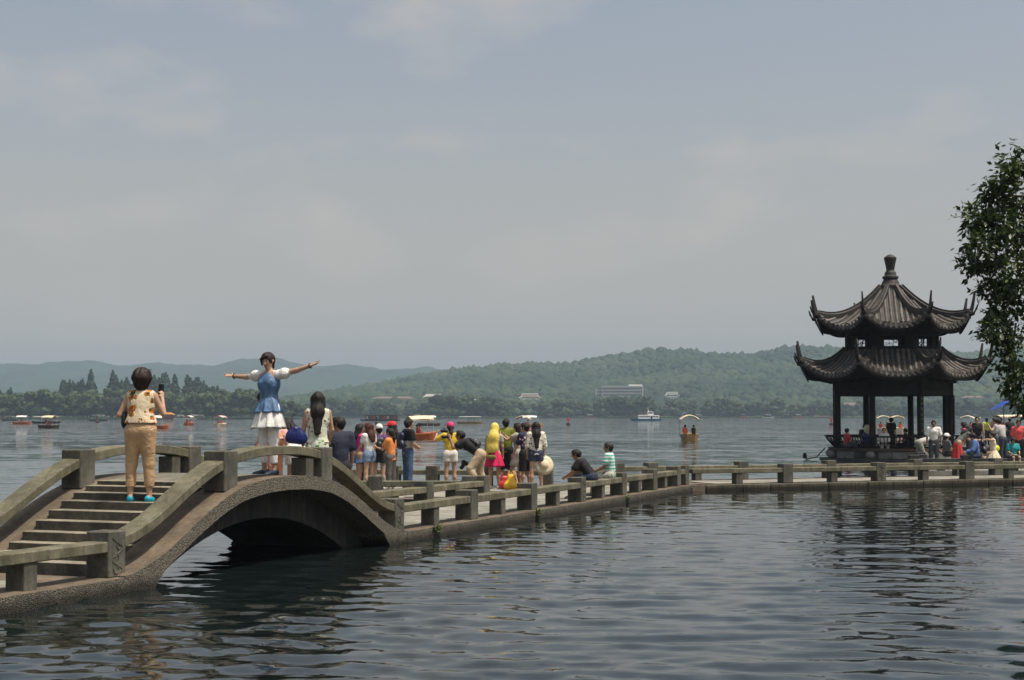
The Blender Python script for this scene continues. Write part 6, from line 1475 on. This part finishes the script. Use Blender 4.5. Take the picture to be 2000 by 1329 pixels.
a = plat('girl in a yellow tee shirt and pink cap taking a photograph', 880, 38.0, -14, 1.63, dict(base=(PHOTO,), armR=(0.35, 0.75, -0.45), foreR=(-0.6, 0.4, 0.6), armL=(-0.75, 0.35, -0.45), foreL=(0.35, 0.55, 0.75)), res=0.017); a.top(cloth((0.60, 0.42, 0.03)), 0.62, 0.020, 0.04); a.pants(cloth((0.66, 0.62, 0.57)), 0.22, 0.024, 'shorts'); a.hair('pony', (0.03, 0.014, 0.010)); a.cap((0.60, 0.03, 0.16)); a.shoes((0.5, 0.45, 0.4))
def camera_thing(p, off, label):
    o = sdf_thing('camera', [cone((-0.05, 0, 0), (0.05, 0, 0), 0.045, 0.045, 0.01), cone((0, 0.02, 0), (0, 0.13, 0), 0.038, 0.042, 0.01), ball((0, 0, 0.05), 0.03, 0.02)], BLKM, p.world(off), p.root.rotation_euler.z, label, 'camera', 0.012); return o
camera_thing(a, (a.wri[0] + a.wri[1]) / 2 + np.array([0, 0.05, 0.08]), 'black camera at the eye of the girl in yellow')
a = plat('photographer in black bending forward with a long lens', 938, 37.4, -84, 1.72, dict(torso=(0, 0.80, 0.60), armL=(-0.25, 0.85, -0.45), foreL=(0.25, 0.35, 0.9), armR=(0.25, 0.75, -0.6), foreR=(-0.2, 0.6, 0.75), curlL=0.9, curlR=0.9, look=(0, 1, 0.0), headup=(0, 0.3, 1), thighL=(-0.22, 0.55, -0.8), thighR=(0.18, 0.1, -1), shinL=(-0.1, -0.45, -0.9), shinR=(0.1, -0.35, -0.95)), male=True, res=0.018, skin=SKIN_T); a.top(cloth(BLK), 0.6, 0.024, 0.04); a.pants(cloth((0.40, 0.31, 0.20), 'satin', None, 0.8), 0.95, 0.03); a.hair('short'); a.shoes((0.1, 0.09, 0.08))
camera_thing(a, (a.wri[0] + a.wri[1]) / 2 + np.array([0, 0.06, 0.07]), 'black camera with a long lens held by the bending photographer')
sdf_thing('camera', [cone((0, 0, 0), (0.06, 0, -0.03), 0.06, 0.06, 0.02), cone((0.02, 0, -0.03), (-0.05, 0, -0.13), 0.045, 0.05, 0.02)], BLKM, a.world(a.chest + np.array([0.05, 0.12, -0.42])), 0, 'second black camera dangling from the photographer on a strap', 'camera', 0.014)
backpack(a, BLK, 'black backpack worn by the bending photographer', 0.75)
a = plat('woman under a long yellow headscarf in a bright pink skirt', 966, 38.5, 10, 1.60, dict(base=(HANG,), armL=(-0.3, 0.1, -0.95), foreL=(0.0, 0.3, -0.95), shinL=(-.02, -.02, -1)), res=0.016); a.top(cloth((0.36, 0.32, 0.28)), 0.5, 0.012, 0.02); a.skirt(cloth((0.60, 0.02, 0.10)), 0.44, 0.13, 0.10, 8); a.hair('mid'); a.shoes((0.62, 0.58, 0.52), True)
h0 = a.head; a.add('headscarf', [cone(h0 - a.hf * 0.02 + a.hu * 0.02, h0 - a.hf * 0.01 + a.hu * 0.03, 0.118, 0.112, 0.03, a.hr, 0.92), cone(h0 - a.hf * 0.06 - a.hu * 0.04, a.chest - a.FW * 0.16 + a.up * 0.08, 0.11, 0.125, 0.05, a.FW, 0.6), cone(a.chest - a.FW * 0.15 + a.up * 0.06, a.waist - a.FW * 0.17 - a.XS * 0.02, 0.13, 0.14, 0.05, a.FW, 0.36), cone(a.chest - a.FW * 0.13 - a.XS * 0.10, a.P - a.FW * 0.13 - a.XS * 0.17 - a.up * 0.05, 0.07, 0.03, 0.05, a.FW, 0.5), cone(h0 + a.hf * 0.13 - a.hu * 0.02, h0 + a.hf * 0.13 - a.hu * 0.10, 0.08, 0.08, 0, a.hr, 0.9, True)], cloth((0.66, 0.52, 0.10), 'satin', None, 0.75))
bag_thing('shoulder_bag', a, [cone((-0.09, -0.20, 0.80), (0.02, -0.21, 0.80), 0.06, 0.06, 0.02, (0, 1, 0), 0.6)], cloth((0.16, 0.15, 0.05)), 'small olive bag at the hip of the woman in the headscarf', straps=[([(-0.12, -0.19, 0.83), (-0.16, -0.1, 1.1), (0.0, 0.0, 1.42)], 0.008)])
a = plat('man in an olive green tee shirt and black shorts beside the headscarf', 988, 39.5, 8, 1.74, dict(base=(HANG,), armR=(0.28, -0.05, -1), foreR=(0.0, 0.05, -1)), male=True); a.top(cloth((0.17, 0.20, 0.02)), 0.6, 0.026, 0.06); a.pants(cloth(BLK), 0.56, 0.03, 'shorts'); a.hair('short'); a.shoes((0.3, 0.1, 0.1))
a = plat('girl in beige raising a phone in front of her face', 1013, 39.0, -72, 1.62, dict(base=(PHOTO,), armL=(-0.2, 0.85, -0.40), foreL=(0.1, 0.75, 0.62), armR=(0.2, 0.8, -0.5), foreR=(-0.1, 0.8, 0.55), thighL=(-0.1, 0.35, -0.95), shinL=(0, -0.35, -0.95))); a.top(cloth((0.34, 0.31, 0.27)), 0.35, 0.02, 0.06); a.pants(cloth((0.36, 0.33, 0.29)), 0.42, 0.03, 'shorts'); a.hair('mid'); a.shoes((0.3, 0.25, 0.2))
bag_thing('shoulder_bag', a, [cone((0.16, -0.05, 0.88), (0.16, 0.08, 0.88), 0.075, 0.075, 0.03, (1, 0, 0), 0.6)], BLKM, 'black bag slung across the girl in beige', straps=[([(0.17, -0.05, 0.94), (0.05, -0.14, 1.2), (-0.12, -0.03, 1.42)], 0.012)])
a = plat('short haired person in a red and blue patterned shirt and black shorts', 1027, 38.3, -42, 1.63, dict(base=(HANG,), look=(-0.5, 0.9, 0), armL=(-0.2, 0.3, -0.95), foreL=(-0.1, 0.5, -0.9)), res=0.018); a.top(cloth((0.02, 0.025, 0.06), 'prints', (0.55, 0.50, 0.48)), 0.7, 0.024, 0.06); a.pants(cloth(BLK), 0.52, 0.03, 'shorts'); a.hair('short'); a.shoes((0.3, 0.05, 0.05))
bag_thing('shoulder_bag', a, [cone((0.05, -0.20, 1.0), (0.16, -0.18, 1.0), 0.085, 0.085, 0.03, (0, 1, 0), 0.55)], cloth((0.50, 0.03, 0.03), 'prints', (0.05, 0.2, 0.08)), 'red bag hanging behind the person in the patterned shirt', straps=[([(0.04, -0.19, 1.06), (0.0, -0.14, 1.25), (0.1, 0.0, 1.42)], 0.01)])
a = plat('long black haired woman in a printed white blouse', 1047, 37.7, -6, 1.66, dict(base=(HANG,), armR=(0.16, 0.0, -1), foreR=(0.02, 0.12, -1), shinR=(0.08, -0.05, -1)), res=0.017); a.top(cloth((0.62, 0.59, 0.50), 'floral', (0.02, 0.02, 0.02)), 1.05, 0.026, 0.04, 'blouse'); a.pants(cloth((0.03, 0.04, 0.08), 'denim'), 0.20, 0.022, 'shorts'); a.hair('long'); a.shoes((0.3, 0.25, 0.2))
hatp = a.world(a.wri[1] + np.array([-0.02, -0.05, -0.24])); ho_ = MB().lathe([(0.245, 0.0), (0.25, 0.008), (0.16, 0.02), (0.105, 0.03), (0.10, 0.07), (0.085, 0.105), (0.04, 0.125), (0.005, 0.128)], 24).obj('sun_hat', cloth((0.58, 0.50, 0.36), 'plain', None, 0.9), None, smooth=True); ho_.location = hatp; ho_.rotation_euler = (R(78), R(10), R(12)); tag(ho_, 'wide straw sun hat held by the long haired woman', 'hat')
# plastic bags on the paving
for x, y, c, la, s_ in ((986, 956, (0.55, 0.03, 0.03), 'red plastic carrier bag on the platform paving', 0.9), (998, 957, (0.72, 0.42, 0.02), 'yellow plastic carrier bag on the platform paving', 1.05)):
    p = at(x, y, DZ); sdf_thing('carrier_bag', [cone((-0.08 * s_, 0, 0.10), (0.08 * s_, 0, 0.10), 0.10 * s_, 0.10 * s_, 0.05, (0, 1, 0), 0.7), cone((0, 0, 0.15), (0, 0, 0.28 * s_), 0.12 * s_, 0.09 * s_, 0.05, (0, 1, 0), 0.6), cone((-0.08, 0, 0.3 * s_), (-0.05, 0, 0.44 * s_), 0.025, 0.018, 0.02), cone((0.08, 0, 0.3 * s_), (0.05, 0, 0.44 * s_), 0.025, 0.018, 0.02)], cloth(c, 'satin', None, 0.4), p, 0.2, la, 'bag', 0.014)
# two boys sitting on the railing
sp = PB(17.45, 0.16); a = Person('boy in a black tee shirt hunched forward on the stone railing', (sp.x, sp.y, DZ), -72, 1.52, mk(base=(SIT,), torso=(0, 0.62, 0.78), look=(-0.2, 0.95, -0.25), headup=(0, 0.35, 0.9), armL=(-0.3, 0.45, -0.85), armR=(0.25, 0.45, -0.85), foreL=(0.2, 0.8, -0.5), foreR=(-0.2, 0.8, -0.5)), res=0.016, seat=0.41, male=True, skin=SKIN_T); a.top(cloth(BLK), 0.6, 0.026, 0.03); a.pants(cloth((0.02, 0.028, 0.05), 'denim'), 0.9, 0.02); a.hair('short'); a.shoes((0.10, 0.10, 0.11))
sp = PB(18.75, 0.16); a = Person('boy in a mint and white striped tee shirt sitting on the stone railing', (sp.x, sp.y, DZ), -74, 1.54, mk(base=(SIT,), torso=(0, 0.06, 1), look=(-0.35, 0.95, 0.0), armL=(-0.2, 0.3, -0.95), foreL=(0.3, 0.8, -0.4)), res=0.016, seat=0.41, male=True, skin=SKIN_T); a.top(cloth((0.62, 0.66, 0.62), 'stripes', (0.10, 0.42, 0.34)), 0.55, 0.028, 0.04); a.pants(cloth((0.42, 0.42, 0.34), 'floral', (0.1, 0.15, 0.1)), 0.5, 0.03, 'shorts'); a.hair('short'); a.shoes((0.10, 0.10, 0.11))
# ---- in and around the pavilion (smaller in view)
def far(label, x, Y, head, h, top, bot, pose=None, seat=None, z=DZ, sleeve=0.6, blen=0.95, male=True, hair='short', res=0.03, **k):
    a = Person(label, (px_at(x, Y), Y, z), head, h, mk(**(pose or dict(base=(HANG,)))), res=res, male=male, seat=seat, **k)
    if top is not None: a.top(cloth(top), sleeve, 0.024, 0.04)
    if bot is not None: a.pants(cloth(bot), blen, 0.022)
    a.hair(hair); return a
S_ = dict(base=(SIT,))
far('person in a red shirt seated in the pavilion against the first column', 1652, 68.3, 80, 1.56, (0.36, 0.04, 0.04), (0.05, 0.05, 0.06), S_, seat=0.42, z=0.2)
a = far('person in a blue shirt with a straw hat seated in the pavilion', 1694, 68.2, -15, 1.62, (0.035, 0.06, 0.20), (0.05, 0.05, 0.06), S_, seat=0.44, z=0.2)
hh = MB().lathe([(0.24, 0.0), (0.24, 0.012), (0.13, 0.03), (0.11, 0.08), (0.06, 0.11), (0.005, 0.115)], 18).obj('sun_hat', cloth((0.55, 0.50, 0.30), 'plain', None, 0.9), None, smooth=True); hh.location = a.world(a.head + np.array([-0.02, -0.10, 0.0])); hh.rotation_euler = (R(68), 0, R(20)); tag(hh, 'pale straw hat hanging behind the head of the person in blue', 'hat')
far('dark clothed person seated behind the straw hat in the pavilion', 1687, 70.6, 170, 1.66, (0.03, 0.028, 0.03), BLK, S_, seat=0.55, z=0.2)
far('woman in a white blouse seated facing out of the pavilion', 1725, 67.9, 188, 1.60, (0.62, 0.60, 0.55), (0.3, 0.28, 0.26), S_, seat=0.44, z=0.2, sleeve=1.6, male=False, hair='bun')
far('man in black standing inside the pavilion', 1739, 69.5, 60, 1.70, BLK, BLK, dict(base=(HANG,)), z=0.2)
far('dark haired person seated low at the back of the pavilion', 1768, 71.8, -80, 1.55, (0.03, 0.025, 0.025), BLK, S_, seat=0.40, z=0.2)
far('man in a pale grey tee shirt bending right down on the landing', 1793, 56.0, 78, 1.66, (0.46, 0.45, 0.43), (0.30, 0.29, 0.25), dict(torso=(0, 0.92, 0.25), armL=(-0.1, 0.3, -1), armR=(0.1, 0.3, -1), foreL=(0, 0.7, -0.5), foreR=(0, 0.7, -0.5), look=(0, 0.6, -0.8), headup=(0, 0.9, 0.5), thighL=(-.1, .35, -1), thighR=(.1, .35, -1), shinL=(0, -.45, -1), shinR=(0, -.45, -1)), blen=0.55, skin=SKIN_T, res=0.024)
a = far('smiling man in an open white shirt and grey trousers on the landing', 1822, 55.5, 192, 1.64, None, (0.055, 0.06, 0.07), dict(base=(HANG,), armR=(0.22, 0.05, -1), armL=(-0.25, 0.0, -1)), skin=(0.20, 0.11, 0.07), res=0.022); a.top(cloth((0.68, 0.66, 0.62)), 0.75, 0.022, 0.12)
a = far('crouching person in a white cap beside the man in white', 1846, 57.5, 70, 1.55, (0.08, 0.08, 0.09), BLK, S_, seat=0.34, male=False); a.cap((0.70, 0.69, 0.66))
a = far('woman in a long red skirt bowing towards the seated man', 1869, 54.5, 78, 1.62, (0.13, 0.13, 0.12), None, dict(torso=(0, 0.72, 0.68), armL=(-0.1, 0.6, -0.7), armR=(0.1, 0.6, -0.7), foreL=(0.1, 0.9, -0.1), foreR=(-0.1, 0.9, -0.1), look=(0, 0.85, -0.5), headup=(0, 0.5, 0.9)), male=False, hair='mid', res=0.022); a.skirt(cloth((0.42, 0.035, 0.035)), 0.80, 0.12, 0.10, 9)
a = far('man in a blue shirt sitting on the dark railing with a backpack', 1908, 51.2, -78, 1.68, (0.12, 0.19, 0.40), (0.03, 0.045, 0.09), mk(base=(SIT,), torso=(0, 0.22, 1), look=(0, 0.9, -0.4)), seat=0.41, sleeve=1.7, res=0.022); backpack(a, BLK, 'big black backpack on the man in the blue shirt', 1.15)
far('man in a black sleeveless top standing on the landing', 1907, 60.5, 196, 1.78, BLK, (0.04, 0.04, 0.05), sleeve=0.0, res=0.024)
far('woman in a pink top behind the bowing woman', 1891, 57.5, -60, 1.60, (0.55, 0.08, 0.14), (0.04, 0.04, 0.05), dict(base=(HANG,), torso=(0, 0.3, 1)), male=False, hair='mid')
a = far('woman in a cream dress stretching out an arm on the landing', 1938, 57.0, -80, 1.60, (0.58, 0.52, 0.38), None, mk(base=(SIT,), armL=(-0.3, 0.9, 0.1), foreL=(-0.1, 1, -0.2)), seat=0.40, male=False, hair='bun', sleeve=0.0); a.skirt(cloth((0.58, 0.52, 0.38)), 0.35, 0.2, 0.08)
bag_thing('shoulder_bag', a, [cone((0.16, -0.12, 0.62), (0.2, -0.05, 0.60), 0.13, 0.11, 0.04)], cloth((0.55, 0.55, 0.03)), 'bright yellow bag beside the woman in the cream dress', res=0.02)
a = far('person in beige photographing with raised arms on the landing', 1944, 60.0, -75, 1.72, (0.42, 0.34, 0.26), (0.05, 0.06, 0.10), dict(base=(PHOTO,)), sleeve=0.0, hair='short')
far('man in a grey shirt stooping over his camera on the landing', 1957, 59.0, -30, 1.72, (0.36, 0.35, 0.34), (0.03, 0.035, 0.05), dict(base=(HANG,), torso=(0, 0.3, 1), foreL=(0.2, 0.8, 0.1), foreR=(-0.2, 0.8, 0.1)))
far('child in a teal tee shirt sitting on the dark railing', 1976, 51.3, 178, 1.30, (0.02, 0.26, 0.28), (0.35, 0.28, 0.20), mk(base=(SIT,), look=(0.2, 0.8, -0.5)), seat=0.41, blen=0.45, res=0.024, headk=1.08)
a = far('man in a coral red shirt standing on the landing', 1988, 55.0, 200, 1.66, None, BLK, res=0.022, skin=(0.22, 0.12, 0.08)); a.top(cloth((0.62, 0.09, 0.08)), 0.75, 0.024, 0.12)
for x, c, la in ((1926, (0.50, 0.55, 0.06), 'person in a lime yellow shirt on the pier'), (1940, (0.25, 0.25, 0.26), 'person in a grey shirt on the pier'), (1953, (0.22, 0.05, 0.05), 'person in a dark red shirt on the pier'), (1971, (0.03, 0.03, 0.035), 'person in black under the blue parasol on the pier')):
    far(la, x, 89.6, 0, 1.70, c, (0.04, 0.04, 0.05), dict(base=(HANG,)), z=0.15, res=0.04)
# ================================================================== LEANING TREE ON THE NEAR BANK (trunk beyond the right of the view)
MATS['bank2'] = simple('bank_earth', (0.09, 0.075, 0.055), 0.95, 0.2, 0.4, 2.0, 0.6, 6)
bk = poly_prism([(6.2, 7.0), (8.2, 15), (9.0, 21), (10.0, 27), (22, 27), (22, 7)], -0.6, 0.35).obj('bank', MATS['bank2']); tag(bk, 'earth bank at the edge of the lake', 'bank', kind='structure')
def leaf_mat():
    m, t, b = mat_new('glossy_leaf', rough=0.42, spec=0.5)
    a = N(t, 'ShaderNodeAttribute', attribute_name='tone'); r_ = N(t, 'ShaderNodeValToRGB'); e = r_.color_ramp.elements
    e[0].color = (0.014, 0.032, 0.009, 1); e[1].color = (0.085, 0.125, 0.030, 1); t.links.new(a.outputs['Fac'], r_.inputs[0]); t.links.new(r_.outputs[0], b.inputs['Base Color'])
    b.inputs['Transmission Weight'].default_value = 0.0
    tr = N(t, 'ShaderNodeBsdfTranslucent'); t.links.new(r_.outputs[0], tr.inputs['Color']); mx_ = N(t, 'ShaderNodeMixShader'); mx_.inputs[0].default_value = 0.28
    o = [n for n in t.nodes if n.type == 'OUTPUT_MATERIAL'][0]; t.links.new(b.outputs[0], mx_.inputs[1]); t.links.new(tr.outputs[0], mx_.inputs[2]); t.links.new(mx_.outputs[0], o.inputs['Surface'])
    return m
MATS['leaf'] = leaf_mat()
TB0 = Vector((10.6, 20.6, 0.3))
tree = empty('camphor_tree', TB0, 0, 'big leafy tree whose boughs hang over the water beside the pavilion', 'tree'); tree.name = 'broadleaf_tree'
gl = np.random.default_rng(77)
clumps = []
for x, y, r_px, Y in ((1990, 318, 34, 20.2), (1962, 352, 36, 20.0), (1932, 378, 30, 20.5), (1985, 390, 52, 20.6), (1905, 432, 38, 20.3), (1950, 440, 48, 20.0), (1995, 460, 50, 20.9), (1910, 480, 34, 19.8), (1945, 510, 44, 20.4), (1898, 520, 26, 20.2), (1985, 540, 50, 20.0), (1935, 560, 32, 20.8), (1965, 590, 44, 20.4), (1940, 610, 22, 20.2), (1995, 625, 44, 20.8), (1940, 640, 22, 19.9), (1955, 655, 36, 20.3), (1985, 690, 40, 20.0), (1958, 708, 20, 20.4), (1990, 740, 32, 20.5), (1966, 752, 18, 20.1), (1985, 782, 20, 20.3), (2010, 790, 28, 20.6)):
    c = atY(x, y, Y); clumps.append((np.array(c), r_px / 2966 * Y * gl.uniform(0.72, 1.02)))
for k in range(85):
    d = gl.normal(0, 1, 3); d /= np.linalg.norm(d); c = np.array([11.2, 20.6, 5.9]) + d * np.array([3.3, 3.6, 3.3]) * gl.uniform(0.45, 1.0)
    if c[0] / c[1] < 0.352 or c[2] < 2.4: continue
    clumps.append((c, gl.uniform(0.45, 0.7)))
VV = []; TT_ = []; nL = 0
for c, r_ in clumps:
    nt_ = int(gl.uniform(42, 78) * (r_ / 0.3) ** 2) + 10          # twigs
    d = gl.normal(0, 1, (nt_, 3)); d /= np.linalg.norm(d, axis=1, keepdims=True)
    tp = c + d * r_ * gl.uniform(0.3, 1.0, (nt_, 1)) * (1 + 0.35 * (gl.uniform(0, 1, (nt_, 1)) > 0.86))
    for t_, dd in zip(tp, d):
        m_ = int(gl.integers(5, 9)); ax = dd * 0.8 + np.array([-0.25, -0.1, -0.15]) + gl.normal(0, 0.3, 3); ax /= np.linalg.norm(ax)
        L = gl.uniform(0.065, 0.125, (m_, 1))
        ld_ = ax + gl.normal(0, 0.55, (m_, 3)) + np.array([0, 0, -0.35]); ld_ /= np.linalg.norm(ld_, axis=1, keepdims=True)
        sd_ = np.cross(ld_, gl.normal(0, 0.5, (m_, 3)) + np.array([0, 0, 1.0])); sd_ /= np.linalg.norm(sd_, axis=1, keepdims=True) + 1e-6
        nr_ = np.cross(sd_, ld_); p0 = t_ + gl.normal(0, 0.045, (m_, 3)); w_ = L * 0.26
        mid = p0 + ld_ * L * 0.45 - nr_ * L * 0.05; tipv = p0 + ld_ * L
        VV.append(np.stack([p0, mid + sd_ * w_ + nr_ * L * 0.06, tipv, mid - sd_ * w_ + nr_ * L * 0.06, mid], 1).reshape(-1, 3)); TT_.append(np.repeat(gl.beta(1.6, 2.2, m_), 5)); nL += m_
V = np.vstack(VV) - np.array(TB0); b0 = np.arange(nL)[:, None] * 5
F = np.concatenate([b0 + np.array([[0, 1, 4]]), b0 + np.array([[1, 2, 4]]), b0 + np.array([[2, 3, 4]]), b0 + np.array([[3, 0, 4]])])
me = mesh_np('crown', V, F, MATS['leaf'], False); at2 = me.attributes.new('tone', 'FLOAT', 'POINT'); at2.data.foreach_set('value', np.concatenate(TT_).astype(np.float32))
cr_ = link('crown', me, tree); cr_['kind'] = 'stuff'
tk = MB().tube([(0, 0, -0.4), (0.05, 0, 0.6), (0.1, 0.05, 1.8), (0.0, 0.1, 3.0), (0.2, 0.1, 4.6), (0.5, 0.1, 6.5)], [0.34, 0.27, 0.23, 0.20, 0.15, 0.06], 10); tk.obj('trunk', MATS['bark'], tree, smooth=True)
forks = [Vector((0.1, 0.05, 1.9)), Vector((0, 0.1, 3.0)), Vector((0.1, 0.1, 3.9)), Vector((0.25, 0.1, 4.9))]
for k, (c, r_) in enumerate(clumps[::2]):
    e = Vector(c) - TB0; f0 = min(forks, key=lambda q: abs(q.z - (e.z - 1.0))); m1 = f0.lerp(e, 0.45) + Vector((0, 0, 0.25)); 
    MB().tube([f0, f0.lerp(m1, 0.5) + Vector((0, 0, 0.06)), m1, m1.lerp(e, 0.6), e], [0.075, 0.055, 0.04, 0.024, 0.008], 6).obj('branch', MATS['bark'], tree, smooth=True)
print('leaves', nL)
# ------------------------------------------------------------------ weeds in the kerb
MATS['weed'] = simple('weed_leaf', (0.10, 0.16, 0.035), 0.6, 0.3, 0.3)
gw = random.Random(3)
for k, (s, lab) in enumerate(((8.5, 'tuft of green weed growing from the kerb beside the bridge foot'), (13.25, 'tuft of green weed hanging over the kerb halfway along the railing'), (19.1, 'tuft of green weed on the kerb below the seated boys'))):
    m = MB()
    for _ in range(46):
        a = gw.uniform(0, 6.28); L = gw.uniform(0.05, 0.12); dx, dy = math.cos(a), math.sin(a); h = gw.uniform(-0.02, 0.10); q = gw.uniform(-.09, .09)
        p = Vector((q, gw.uniform(-.02, .02), gw.uniform(-.05, .03))); t_ = p + Vector((dx * L, dy * L - 0.03, h)); sd = Vector((-dy, dx, 0)) * 0.017
        m.add([p, p.lerp(t_, .55) + sd, t_, p.lerp(t_, .55) - sd], [(0, 1, 2, 3)])
    o = m.obj('weed_tuft', MATS['weed']); pb = PB(s, -0.135, DZ - 0.05); o.location = pb; o.rotation_euler = (0, 0, angB); tag(o, lab, 'weed')
